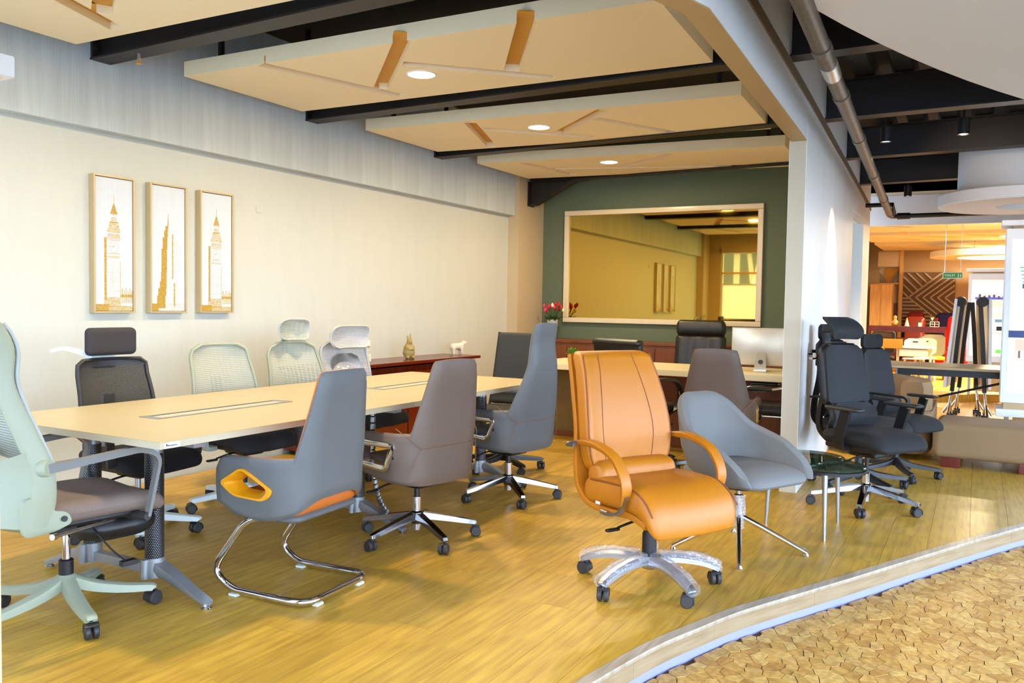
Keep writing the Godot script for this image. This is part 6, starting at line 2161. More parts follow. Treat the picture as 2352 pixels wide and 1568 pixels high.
# ---------------------------------------------------------------- right of the partition
func spot_lamp(at: Vector3, aim: Vector3, e: float, label: String, angle := 30.0) -> void:
	var t := thing("track_spotlight", label, "lamp", at, 0.0, "black can spotlights")
	var b := mb()
	b.lathe([Vector2(0.042, 0.13), Vector2(0.045, 0.12), Vector2(0.045, 0.0), Vector2(0.039, 0.0), Vector2(0.039, 0.03)], 18, false)
	b.cyl(Vector3(0, 0.12, 0), Vector3(0, 0.36, 0), 0.010, 0.010, 8)
	put("can", b.done(40, false), M.black_plastic, t)
	var l := mb()
	l.lathe([Vector2(0.0, 0.008), Vector2(0.038, 0.008), Vector2(0.038, 0.012), Vector2(0.0, 0.012)], 18, false)
	put("lens", l.done(-1), M.spot_glow, t)
	var s := SpotLight3D.new()
	s.name = "light"
	s.light_color = Color(1.0, 0.84, 0.62)
	s.light_energy = e
	s.spot_range = 30.0
	s.spot_attenuation = 2.0
	s.spot_angle = angle
	s.spot_angle_attenuation = 0.6
	s.light_size = 0.035
	s.shadow_enabled = true
	t.add_child(s)
	s.position = Vector3(0, -0.004, 0)
	s.look_at_from_position(at + Vector3(0, -0.004, 0), aim, Vector3.RIGHT)

func build_right_things() -> void:
	# big rounded soffit over the aisle
	var pl := PackedVector2Array([Vector2(4.04, 3.5)])
	for k in 49:
		var z := lerpf(3.5, -11.8, k / 48.0)
		var x := 10.528 - sqrt(11.64 * 11.64 - (z + 0.661) * (z + 0.661))
		if x < 4.0: pl.append(Vector2(x, z))
	pl.append(Vector2(4.04, -11.8))
	var so := mb()
	plan_prism(so, pl, 2.60, 2.95)
	struct("ceiling_soffit", so.done(25), M.white_soffit, "wide white curved soffit hanging over the stone aisle")
	# profiled steel deck between the beams
	var rows := [[], []]
	var x := -1.0
	while x < 4.2:
		for q in [[0.0, 3.14], [0.13, 3.14], [0.16, 3.20], [0.25, 3.20], [0.28, 3.14]]:
			rows[0].append(Vector3(x + q[0] + (0.15 if true else 0.0), q[1], -2.6))
			rows[1].append(Vector3(x + q[0] + 0.15 - 0.12, q[1], -13.4))
		x += 0.28
	var dk := mb()
	dk.grid(rows)
	struct("ceiling_deck", dk.done(-1, false), M.deck, "dark profiled steel deck above the beams")
	# pipe with couplings
	var pi := thing("ceiling_pipe", "grey steel pipe running under the beams along the partition", "pipe")
	var a := Vector3(-0.655, 2.6, -2.9)
	var b := Vector3(-1.072, 2.6, -12.3)
	var pm := mb()
	pm.cyl(a, b, 0.045, 0.045, 16)
	put("pipe_run", pm.done(40), M.pipe, pi)
	for q in [0.16, 0.27, 0.42, 0.62, 0.83]:
		var c := mb()
		c.cyl(a.lerp(b, q), a.lerp(b, q + 0.012), 0.051, 0.051, 16)
		put("coupling", c.done(40), M.pipe, pi)
	var foil := mb()
	foil.cyl(a.lerp(b, 0.196), a.lerp(b, 0.222), 0.0475, 0.0475, 16)
	put("foil_tape", foil.done(40), M.alu, pi)
	var el := mb()
	el.tube(fillet([b, b + Vector3(0, 0, -0.15), b + Vector3(0.02, -0.0, -0.28)], 0.05, 5), 0.048, 14)
	put("elbow", el.done(40), M.black_plastic, pi)
	var cr := mb()
	cr.tube([b + Vector3(0.0, -0.02, -0.25), b + Vector3(2.6, -0.02, -0.2)], 0.03, 12)
	cr.cyl(b + Vector3(0.08, -0.02, -0.25), b + Vector3(0.24, -0.02, -0.25), 0.045, 0.042, 12)
	put("branch_pipe", cr.done(40), M.black_plastic, pi)
	var st := mb()
	st.tube([b + Vector3(-0.35, 0.10, 0.1), b + Vector3(0.05, 0.10, 0.1), b + Vector3(0.05, 0.0, -0.1)], 0.03, 10)
	put("stub_pipe", st.done(40), M.black_plastic, pi)
	# column drum with the hanging ring ceiling
	var dr := mb(pose(Vector3(0.43, 0, -10.2)))
	dr.lathe([Vector2(0.66, 2.53), Vector2(0.66, 3.42)], 48)
	struct("ceiling_drum", dr.done(30), M.white_soffit, "round white bulkhead above the hanging ring")
	ring_ceiling(Vector3(0.43, 2.40, -10.2), 0.84, 0.30, "white ring canopy hanging over the light box")
	spot_lamp(Vector3(-0.724, 2.72, -7.78), Vector3(-1.12, 1.4, -8.05), 7.0, "black can spotlight washing the white partition", 26.0)
	spot_lamp(Vector3(-0.146, 2.72, -7.69), Vector3(0.1, 2.45, -9.5), 1.4, "black can spotlight aimed at the hanging ring", 32.0)
	spot_lamp(Vector3(-0.803, 2.72, -11.55), Vector3(-0.6, 0.0, -11.6), 6.0, "black can spotlight over the folded tables", 35.0)
	glass_table()
	benches()
	training_table()
	flip_table(-0.216, 5.0, "upright folded table with grey top, leaning right, on castors")
	flip_table(0.083, -1.5, "upright folded table with grey top standing on the light box side")
	light_box(Vector3(0.215, 0, -9.05), 0.95, 0.46, 2.075, "tall white light box with interior photographs on a timber base", 1)

func ring_ceiling(at: Vector3, r: float, hole: float, label: String) -> void:
	var t := thing("ring_canopy", label, "canopy", at)
	var m := mb()
	m.lathe([Vector2(hole, 0.0), Vector2(r - 0.01, 0.0), Vector2(r, 0.01), Vector2(r, 0.115), Vector2(r - 0.01, 0.125), Vector2(hole, 0.125), Vector2(hole, 0.0)], 64, false)
	put("ring", m.done(40), M.white_soffit, t)
	for k in 3:
		var a := TAU * k / 3.0
		var c := mb()
		c.cyl(Vector3(cos(a) * r * 0.7, 0.12, sin(a) * r * 0.7), Vector3(cos(a) * r * 0.7, 0.95, sin(a) * r * 0.7), 0.006, 0.006, 6)
		put("hanger", c.done(), M.steel_satin, t)

func glass_table() -> void:
	var t := thing("glass_table", "low three lobed green glass table on slim tapered chrome legs", "table", Vector3(-0.86, 0, -5.22))
	for k in 3:
		var a := deg_to_rad(65.0 + 120.0 * k)
		var c := Vector3(sin(a) * 0.14, 0.0, cos(a) * 0.14)
		var m := mb(pose(c + Vector3(0, 0.395 + 0.004 * k, 0)))
		m.lathe([Vector2(0.0, -0.012), Vector2(0.205, -0.012), Vector2(0.212, -0.006), Vector2(0.212, 0.0), Vector2(0.206, 0.006), Vector2(0.0, 0.006)], 40, false)
		var lobe := put("glass_lobe", m.done(40), M.glass_green, t)
		var rim := mb(pose(c + Vector3(0, 0.375 + 0.004 * k, 0)))
		rim.lathe([Vector2(0.196, -0.012), Vector2(0.213, -0.012), Vector2(0.213, 0.006), Vector2(0.196, 0.006), Vector2(0.196, -0.012)], 40, false)
		put("dark_rim", rim.done(40), M.black_plastic, lobe)
		var wires := mb()
		var g := RandomNumberGenerator.new()
		g.seed = 60 + k
		for q in 6:
			var p := []
			for i in 8:
				p.append(c + Vector3(-0.19 + 0.38 * i / 7.0, 0.378 + 0.004 * k + g.randf_range(-0.004, 0.004), (-0.15 + 0.06 * q) + g.randf_range(-0.03, 0.03)).limit_length(10.0))
			for i in 8:
				var o: Vector3 = p[i] - c
				var l := Vector2(o.x, o.z).length()
				if l > 0.19: p[i] = c + Vector3(o.x * 0.19 / l, o.y, o.z * 0.19 / l)
			wires.tube(curve(p, 2), 0.0035, 5)
		put("wire_pattern", wires.done(40), M.gold_plastic if k == 1 else M.chrome, lobe)
	for k in 3:
		var e: Vector3 = [Vector3(0.156, 0, 0.286), Vector3(-0.212, 0, 0.066), Vector3(0.16, 0, -0.2)][k]
		var m := mb()
		m.cyl(Vector3(e.x * 0.94, 0.37, e.z * 0.94), Vector3(e.x, 0.0, e.z), 0.017, 0.009, 14)
		put("leg", m.done(40), M.steel_satin, t)

func benches() -> void:
	var t := thing("upholstered_bench", "beige upholstered bench on low mahogany feet", "bench", Vector3(0.42, 0, -8.15), -2)
	cushion(t, "seat_block", Vector3(0, 0.225, 0), Vector3(1.4, 0.30, 0.66), Vector3(0.06, 0.06, 0.06), M.bench_fabric, null, Vector3i(6, 2, 4))
	for s in [[-0.56, 0.26], [0.56, 0.26], [-0.56, -0.26], [0.56, -0.26], [0.0, 0.26]]:
		put("foot", box_mesh(Vector3(s[0], 0.042, s[1]), Vector3(0.14, 0.085, 0.10), 0.004), M.mahogany, t)
	var c := thing("curved_sofa", "beige curved sofa end with piped seam behind the black chairs", "sofa", Vector3(-0.67, 0, -8.55), 0)
	var pts := rounded_poly([Vector2(-0.45, -0.9), Vector2(0.36, -0.9), Vector2(0.36, 0.5), Vector2(-0.45, 0.5)], 0.22, 8)
	var m := mb()
	plan_prism(m, pts, 0.05, 0.42, 0.03)
	put("base_block", m.done(40), M.bench_fabric, c)
	var bk := mb()
	var path := []
	for k in 25:
		var a := lerpf(-PI * 0.5, PI * 0.55, k / 24.0)
		path.append(Vector3(-0.10 + 0.34 * sin(a + 0.4), 0.52, -0.15 - 0.52 * cos(a + 0.9)))
	bk.sweep(path, [Vector2(-0.09, -0.15), Vector2(0.09, -0.15), Vector2(0.11, -0.1), Vector2(0.11, 0.12), Vector2(0.06, 0.19), Vector2(-0.06, 0.19), Vector2(-0.11, 0.12), Vector2(-0.11, -0.1)], Vector3.ZERO)
	put("rolled_back", bk.done(60), M.bench_fabric, c)
	var pp := []
	for q in pts: pp.append(Vector3(q.x * 0.99, 0.415, q.y * 0.99))
	var pi := mb()
	pi.tube(pp, 0.006, 6, -1.0, true)
	put("piping", pi.done(40), M.bench_fabric, c)

func training_table() -> void:
	var t := thing("training_table", "grey oak training table with black steel frame", "table", Vector3(-0.02, 0, -9.86))
	put("table_top", box_mesh(Vector3(0, 0.727, 0), Vector3(1.68, 0.026, 0.86), 0.004), M.oak_grey, t)
	for s in [1, -1]: put("apron", box_mesh(Vector3(0, 0.68, 0.36 * s), Vector3(1.35, 0.065, 0.03)), M.black_plastic, t)
	for s in [[-0.62, 0.34], [-0.62, -0.34], [0.62, 0.34], [0.62, -0.34]]:
		put("leg", box_mesh(Vector3(s[0], 0.36, s[1]), Vector3(0.05, 0.72, 0.04), 0.003), M.black_plastic, t)
	var br := mb()
	br.tube([Vector3(-0.60, 0.34, 0.3), Vector3(0.45, 0.66, 0.3)], 0.012, 8)
	put("brace", br.done(), M.black_plastic, t)

func flip_table(x: float, lean: float, label: String) -> void:
	var t := thing("flip_table", label, "table", Vector3(x, 0, -11.85), -6.0 if lean > 0 else 8.0)
	var bd := mb(pose(Vector3(0, 0.92, 0), Vector3(0, 0, -lean)))
	bd.box(Vector3(0, 0, 0), Vector3(0.03, 1.07, 1.0))
	put("table_top", bd.done(-1), M.partition, t)
	var s := 1.0 if lean > 0 else -1.0
	for z in [0.42, -0.2]:
		var lg := mb()
		lg.sweep([Vector3(s * 0.11, 1.42, z), Vector3(s * 0.07, 0.95, z), Vector3(s * 0.03, 0.34, z)], [Vector2(-0.022, -0.022), Vector2(0.022, -0.022), Vector2(0.022, 0.022), Vector2(-0.022, 0.022)], Vector3(0, 0, 1))
		put("leg_column", lg.done(40), M.black_plastic, t)
		var ft := mb()
		ft.tube([Vector3(s * 0.03, 0.36, z), Vector3(s * 0.01, 0.19, z), Vector3(s * 0.01, 0.075, z + 0.12)], 0.016, 10)
		ft.tube([Vector3(s * 0.01, 0.19, z), Vector3(s * 0.01, 0.075, z - 0.12)], 0.016, 10)
		ft.tube([Vector3(s * 0.01, 0.19, z), Vector3(s * -0.06 , 0.075, z)], 0.016, 10)
		put("chrome_foot", ft.done(40), M.chrome, t)
		for q in [0.12, -0.12]:
			put("caster", caster_mesh(false), M.dark_plastic, t, pose(Vector3(s * 0.01, 0, z + q)))
	var hd := mb()
	hd.cyl(Vector3(s * 0.09, 1.42, 0.47), Vector3(s * 0.09, 1.42, 0.37), 0.06, 0.06, 18)
	put("hinge_disc", hd.done(40), M.black_plastic, t)

func poster_tex(kind: int) -> ImageTexture:
	# flat print: pale rooms with furniture-like blocks of colour
	var w := 128
	var h := 256
	var im := Image.create(w, h, false, Image.FORMAT_RGB8)
	im.fill(Color(0.97, 0.98, 0.98))
	var R := func(x: int, y: int, ww: int, hh: int, c: Color) -> void: im.fill_rect(Rect2i(x, y, ww, hh), c)
	if kind == 1:
		R.call(0, 0, w, 100, Color(0.95, 0.97, 0.97))
		for k in 14: R.call(10 + (k * 7) % 20, 46 + k * 2, 8, 2, Color(0.30, 0.62, 0.38))
		R.call(14, 74, 12, 8, Color(0.25, 0.3, 0.36))
		R.call(0, 104, w, 18, Color(0.82, 0.88, 0.90))
		R.call(6, 124, 90, 24, Color(0.93, 0.90, 0.70))
		R.call(0, 152, w, 12, Color(0.16, 0.22, 0.40))
		R.call(40, 156, 40, 10, Color(0.07, 0.07, 0.09))
		R.call(8, 166, 44, 20, Color(0.78, 0.69, 0.60))
		R.call(12, 186, 3, 12, Color(0.45, 0.34, 0.26))
		R.call(44, 186, 3, 12, Color(0.45, 0.34, 0.26))
		R.call(0, 204, w, 22, Color(0.93, 0.93, 0.84))
		R.call(60, 200, 6, 56, Color(0.80, 0.62, 0.45))
	else:
		R.call(0, 0, w, 20, Color(0.96, 0.88, 0.80))
		R.call(8, 58, 110, 8, Color(0.30, 0.35, 0.75))
		for k in 9: R.call(16 + k * 11, 48 + (k * 5) % 7, 6, 10, Color(0.40, 0.30, 0.32))
		R.call(46, 66, 40, 26, Color(0.94, 0.88, 0.72))
		R.call(100, 80, 20, 10, Color(0.70, 0.28, 0.26))
		R.call(40, 110, 80, 16, Color(0.92, 0.86, 0.76))
		R.call(56, 132, 26, 10, Color(0.42, 0.55, 0.62))
		R.call(90, 132, 28, 10, Color(0.42, 0.55, 0.62))
		R.call(60, 156, 34, 14, Color(0.10, 0.10, 0.10))
		R.call(40, 176, 70, 8, Color(0.95, 0.90, 0.70))
		R.call(50, 200, 64, 30, Color(0.78, 0.82, 0.84))
		R.call(60, 234, 60, 12, Color(0.45, 0.78, 0.30))
	return ImageTexture.create_from_image(im)

func light_box(at: Vector3, w: float, y0: float, y1: float, label: String, kind: int) -> void:
	var t := thing("light_box", label, "light box", at)
	var c := Vector3(w / 2, (y0 + y1) / 2, -0.17)
	put("case", box_mesh(c, Vector3(w, y1 - y0, 0.34), 0.008), M.white_paint, t)
	put("crown", box_mesh(Vector3(w / 2, y1 + 0.05, -0.15), Vector3(w + 0.08, 0.05, 0.40), 0.004), M.white_paint, t)
	put("neck", box_mesh(Vector3(w / 2, y1 + 0.012, -0.17), Vector3(w - 0.1, 0.04, 0.28)), M.tan_paint, t)
	var q := QuadMesh.new()
	q.size = Vector2(w - 0.10, (y1 - y0) - 0.20)
	var pm := mat("poster%d" % kind, Color(0.9, 0.9, 0.9), 0.5)
	var tx := poster_tex(kind)
	pm.albedo_texture = tx
	pm.emission_enabled = true
	pm.emission_texture = tx
	pm.emission = Color(1, 1, 1)
	pm.emission_operator = BaseMaterial3D.EMISSION_OP_MULTIPLY
	pm.emission_energy_multiplier = 1.1
	put("lit_poster", q, pm, t, pose(Vector3(w / 2, (y0 + y1) / 2, 0.003)))
	var l := AreaLight3D.new()
	l.name = "light"
	l.area_size = q.size
	l.light_color = Color(0.96, 0.98, 1.0)
	l.light_energy = 0.8
	l.area_range = 20.0
	l.shadow_enabled = true
	l.position = Vector3(w / 2, (y0 + y1) / 2, 0.02)
	l.rotation_degrees = Vector3(0, 180, 0)
	t.add_child(l)
	put("base_shelf", box_mesh(Vector3(w / 2, y0 - 0.09, -0.15), Vector3(w + 0.06, 0.07, 0.42), 0.004), M.white_paint, t)
	put("shelf_neck", box_mesh(Vector3(w / 2, y0 - 0.03, -0.15), Vector3(w - 0.06, 0.06, 0.34)), M.tan_paint, t)
	put("drawer_block", box_mesh(Vector3(w / 2 + 0.06, (y0 - 0.125) / 2 + 0.03, -0.18), Vector3(w - 0.12, y0 - 0.19, 0.34), 0.004), M.oak_light, t)
	for s in [0.06, w - 0.06]:
		put("leg", box_mesh(Vector3(s, (y0 - 0.125) / 2, 0.0), Vector3(0.04, y0 - 0.125, 0.04), 0.004), M.steel_satin, t)

# ---------------------------------------------------------------- the far showroom
func build_far_showroom() -> void:
	# second platform with its painted kerb
	var pl := PackedVector2Array([Vector2(-2.36, -14.35), Vector2(-1.3, -14.3), Vector2(-0.65, -14.5), Vector2(0.2, -15.2), Vector2(1.2, -16.0), Vector2(3.0, -16.6), Vector2(4.04, -16.8), Vector2(4.04, -22.2), Vector2(-2.36, -22.2)])
	var m := mb()
	plan_prism(m, pl, LOW - 0.01, -0.001)
	var fl := struct("floor", m.done(-1), M.plank0, "far timber platform behind the stone aisle")
	var kp := []
	for q in [[-2.05, -14.35], [-1.3, -14.3], [-0.65, -14.5], [0.2, -15.2], [1.2, -16.0], [3.0, -16.6]]: kp.append(Vector3(q[0], 0, q[1]))
	var kb := mb()
	kb.sweep(kp, [Vector2(LOW, -0.004), Vector2(LOW, -0.012), Vector2(-0.03, -0.012), Vector2(-0.03, -0.004)], Vector3.UP)
	put("painted_kerb", kb.done(30, false), M.lavender, fl)
	# paving between the platforms
	tag(put("floor_aisle", box_mesh(Vector3(0.85, LOW - 0.004, -14.5), Vector3(6.3, 0.008, 4.0)), M.stone2), "pale stone floor between the two timber platforms", "floor", "", "structure")
	# ceiling of the far room
	struct("ceiling", box_mesh(Vector3(0.85, 3.02, -18.0), Vector3(6.5, 0.06, 8.6)), M.panel, "cream ceiling of the far showroom")
	struct("trim_7", box_mesh(Vector3(0.95, 2.78, -13.72), Vector3(6.3, 0.44, 0.06)), M.white_soffit, "white drop beam before the far showroom ceiling")
	var far := [[-14.3, -16.35, "first beyond the drop beam"], [-17.0, -18.7, "middle one of the far showroom"], [-19.3, -21.4, "closest to the chevron wall"]]
	for k in 3:
		var p := Node3D.new()
		p.name = numbered("ceiling_panel")
		add_child(p)
		tag(p, "wide cream ceiling panel with gold strips, " + far[k][2], "ceiling panel", "suspended ceiling panels")
		var z0: float = far[k][0]
		var z1: float = far[k][1]
		var body := PackedVector2Array([Vector2(-1.95, z1), Vector2(2.8, z1), Vector2(2.8, z0), Vector2(-1.95, z0)])
		var ub := mb()
		plan_prism(ub, body, 2.75, 2.80)
		put("upper_board", ub.done(-1), M.panel, p)
		var hs := []
		for g in [[[-1.95, z0 - 0.35], [-1.0, z0 - 1.2]], [[-1.3, z0 + 0.02], [-0.4, z0 - 0.9]], [[-0.2, z0 - 0.3], [1.6, z0 - 1.5]]]:
			var a := Vector2(g[0][0], g[0][1])
			var b := Vector2(g[1][0], g[1][1])
			var n := (b - a).orthogonal().normalized() * 0.07
			hs.append(PackedVector2Array([a + n, b + n, b - n, a - n]))
		var pieces := [body]
		for h in hs:
			var next := []
			for q in pieces:
				for r in Geometry2D.clip_polygons(q, h): next.append(r)
			pieces = split_holes(next)
		for q in pieces:
			var fb := mb()
			plan_prism(fb, q, 2.69, 2.75)
			put("face_board", fb.done(-1), M.panel, p)
		for h in hs:
			for q in Geometry2D.intersect_polygons(h, body):
				var gs := mb()
				plan_prism(gs, q, 2.744, 2.7495)
				put("recess_strip", gs.done(-1), M.panel_gold, p)
		for c in [[-1.6, z0 - 0.3], [2.4, z0 - 0.3], [-1.6, z1 + 0.3], [2.4, z1 + 0.3]]:
			put("hanger", box_mesh(Vector3(c[0], 2.9, c[1]), Vector3(0.03, 0.2, 0.03)), M.steel_black, p)
		downlight(Vector3(0.45, 2.69, (z0 + z1) / 2), "recessed round downlight in the cream ceiling panel " + far[k][2], 0.14, 30.0, Color(1.0, 0.90, 0.74))
	ring_ceiling(Vector3(0.35, 2.40, -19.6), 1.25, 0.75, "wide white ring canopy hanging in the far showroom")
	# chevron feature wall
	var cw := thing("chevron_wall", "brown feature wall with pale chevron battens", "wall panel", Vector3(-1.02, 0, -22.16))
	put("backing", box_mesh(Vector3(0, 1.12, 0), Vector3(1.12, 2.2, 0.04)), M.slat_dark, cw)
	var lim := PackedVector2Array([Vector2(-0.55, 0.2), Vector2(0.55, 0.2), Vector2(0.55, 2.2), Vector2(-0.55, 2.2)])
	var bars := []
	for k in 6: # nested chevrons pointing left
		var ax := -0.42 + 0.155 * k
		for s in [-1, 1]:
			bars.append([Vector2(ax, 1.62), Vector2(ax + 1.2, 1.62 + s * 1.0)])
	for k in 6: # strips slanting above the first arm
		bars.append([Vector2(-0.42 + 0.10 * k, 1.62 + 0.083 * k), Vector2(-1.42 + 0.10 * k, 2.62 + 0.083 * k)])
	for k in 10: bars.append([Vector2(-0.55, 1.60 - 0.085 * k), Vector2(-0.42 + 0.085 * k * 1.2, 1.60 - 0.085 * k)])
	for q in bars:
		var d: Vector2 = (q[1] - q[0]).normalized()
		var n := d.orthogonal() * 0.017
		for c in Geometry2D.intersect_polygons(PackedVector2Array([q[0] + n, q[1] + n, q[1] - n, q[0] - n]), lim):
			var b := mb()
			b.prism(c, 0.02, 0.05)
			put("batten", b.done(-1), M.slat_light, cw)
	# panelled shelf wall left of it
	var sw := thing("panel_wall", "beige panelled shelf wall with triangular openings", "shelf wall", Vector3(-1.80, 0, -21.6))
	put("panel", box_mesh(Vector3(0, 1.35, -0.05), Vector3(0.5, 2.7, 0.04)), M.wall_beige, sw)
	put("side_post", box_mesh(Vector3(0.23, 1.35, 0.06), Vector3(0.07, 2.7, 0.24)), M.oak_light, sw)
	put("head_board", box_mesh(Vector3(-0.02, 2.5, 0.06), Vector3(0.5, 0.36, 0.2)), M.wall_beige, sw)
	put("shelf", box_mesh(Vector3(-0.02, 1.93, 0.06), Vector3(0.5, 0.03, 0.2)), M.oak_light, sw)
	for q in [[[-0.24, 2.2], [-0.06, 1.95], [-0.24, 1.95]], [[0.18, 2.28], [0.18, 1.95], [-0.02, 1.95]]]:
		var b := mb()
		var pp := PackedVector2Array()
		for c in q: pp.append(Vector2(c[0], c[1]))
		b.prism(pp, 0.0, 0.05)
		put("triangle_panel", b.done(-1), M.grey_triangle, sw)
	put("gold_niche", box_mesh(Vector3(0.03, 2.12, -0.02), Vector3(0.3, 0.36, 0.03)), M.panel_gold, sw)
	put("mirror_strip", box_mesh(Vector3(0.10, 1.25, 0.0), Vector3(0.12, 0.45, 0.03)), M.walnut, sw)
	# oak cabinet
	var oc := thing("tall_cabinet", "tall light oak two door cabinet before the panelled wall", "cabinet", Vector3(-1.90, 0, -20.6))
	put("carcass", box_mesh(Vector3(0, 0.95, -0.2), Vector3(0.46, 1.9, 0.42)), M.oak_light, oc)
	for s in [-1, 1]:
		var d := put("door", box_mesh(Vector3(s * 0.115, 0.95, 0.02), Vector3(0.226, 1.86, 0.02), 0.002), M.oak_light, oc)
		put("handle", box_mesh(Vector3(s * 0.03, 0.98, 0.036), Vector3(0.012, 0.09, 0.012)), M.steel_satin, d)
	# mahogany counter with an open frame
	var md := thing("bar_counter", "red mahogany counter with open slot below its top", "counter", Vector3(-1.18, 0, -18.0))
	put("top", box_mesh(Vector3(0, 0.985, 0), Vector3(1.36, 0.035, 0.34)), M.mahogany, md)
	put("fascia", box_mesh(Vector3(0, 0.93, 0.15), Vector3(1.34, 0.08, 0.02)), M.mahogany, md)
	put("lower_rail", box_mesh(Vector3(0, 0.76, 0.0), Vector3(1.34, 0.03, 0.34)), M.mahogany, md)
	for s in [-1, 1]: put("end_panel", box_mesh(Vector3(s * 0.665, 0.49, 0), Vector3(0.03, 0.98, 0.34)), M.mahogany, md)
	put("apron", box_mesh(Vector3(0, 0.55, 0.1), Vector3(1.3, 0.28, 0.02)), M.mahogany, md)
	# trinkets on the counter
	var dl := thing("doll_figurine", "small seated doll figurine on the mahogany counter", "figurine", Vector3(-1.39, 1.002, -17.95))
	put("body", blob([[0, 0.05, 0, 0, 0.11, 0, 0.045, 0.03], [0, 0.165, 0, 0, 0.175, 0, 0.035, 0.032], [0.03, 0.10, 0, 0.06, 0.06, 0.03, 0.014, 0.011], [-0.03, 0.10, 0, -0.06, 0.06, 0.03, 0.014, 0.011]], 0.012, 0.012), M.oak_light, dl)
	var cn := thing("cone_ornament", "slim white cone ornament on the mahogany counter", "ornament", Vector3(-1.18, 1.002, -17.95))
	var cm := mb()
	cm.lathe([Vector2(0.045, 0), Vector2(0.03, 0.06), Vector2(0.004, 0.16)], 14)
	put("cone", cm.done(40), M.clay_cream, cn)
	tag(put("price_card", box_mesh(Vector3(-0.95, 1.04, -17.93), Vector3(0.06, 0.075, 0.004)), M.label_white), "small white price card standing on the mahogany counter", "card")
	var wb := thing("wire_basket", "white wire basket with glasses on the mahogany counter", "basket", Vector3(-0.70, 1.002, -17.95))
	var wm := mb()
	for y in [0.005, 0.05, 0.095]:
		wm.tube([Vector3(-0.075, y, -0.05), Vector3(0.075, y, -0.05), Vector3(0.075, y, 0.05), Vector3(-0.075, y, 0.05)], 0.004, 6, -1.0, true)
	for q in [[-0.075, -0.05], [0.075, -0.05], [0.075, 0.05], [-0.075, 0.05], [0.0, 0.05], [0.0, -0.05]]: wm.cyl(Vector3(q[0], 0, q[1]), Vector3(q[0], 0.1, q[1]), 0.004, 0.004, 6)
	put("wire_frame", wm.done(40), M.white_paint, wb)
	var gs2 := mb(pose(Vector3(-0.04, 0.02, 0)))
	gs2.lathe([Vector2(0.004, 0.0), Vector2(0.004, 0.10), Vector2(0.036, 0.16)], 12, false)
	put("cocktail_glass", gs2.done(40, false), M.vase_glass, wb)
	var rs := mb()
	rs.cyl(Vector3(0.04, 0.02, 0), Vector3(0.045, 0.17, 0), 0.004, 0.012, 6)
	put("red_stick", rs.done(), M.red_leather, wb)
	# armchairs in front of the chevrons
	lounge_chair(Vector3(-1.16, 0, -19.8), 0, M.brown_leather, "brown leather lounge chair behind the mahogany counter", 1.18, 0.40)
	lounge_chair(Vector3(-1.24, 0, -21.4), 0, M.darkred_fabric, "dark red rounded chair against the chevron wall", 1.28, 0.36)
	lounge_chair(Vector3(-0.62, 0, -21.2), 0, M.blue_fabric, "deep blue rounded chair against the chevron wall", 1.27, 0.38)
	lounge_chair(Vector3(-0.36, 0, -20.1), -20, M.red_leather, "bright red leather recliner with square head cushion", 1.20, 0.62)
	school_set()
	# hanging direction sign
	var sg := thing("toilet_sign", "green hanging TOILET sign with two white figures", "sign", Vector3(-0.332, 1.833, -14.0))
	put("plate", box_mesh(Vector3(0, 0, 0), Vector3(0.262, 0.092, 0.012)), M.label_white, sg)
	var green := mat("sign_green", Color(0.24, 0.62, 0.20), 0.5)
	put("green_face", box_mesh(Vector3(0, 0, 0.0066), Vector3(0.246, 0.076, 0.002)), green, sg)
	var tm := TextMesh.new()
	tm.text = "TOILET"
	var sf := SystemFont.new()
	sf.font_names = PackedStringArray(["Droid Sans"])
	sf.font_weight = 700
	tm.font = sf
	tm.font_size = 32
	tm.pixel_size = 0.0013
	tm.depth = 0.003
	put("lettering", tm, M.label_white, sg, pose(Vector3(-0.035, 0.0, 0.009)))
	for s in [0.075, 0.105]:
		var ic := mb()
		ic.box(Vector3(s, -0.002, 0.009), Vector3(0.014, 0.026, 0.003))
		ic.box(Vector3(s - 0.004, -0.022, 0.009), Vector3(0.005, 0.016, 0.003))
		ic.box(Vector3(s + 0.004, -0.022, 0.009), Vector3(0.005, 0.016, 0.003))
		ic.cyl(Vector3(s, 0.018, 0.0075), Vector3(s, 0.018, 0.0105), 0.006, 0.006, 10)
		put("figure", ic.done(-1), M.label_white, sg)
	for s in [-1, 1]:
		var w := mb()
		w.cyl(Vector3(s * 0.105, 0.045, 0), Vector3(s * 0.105, 1.157, 0), 0.004, 0.004, 6)
		put("hanger", w.done(), M.steel_satin, sg)
	light_box(Vector3(-0.13, 0, -15.0), 0.85, 0.52, 1.90, "smaller white light box with office photographs beyond the folded tables", 2)

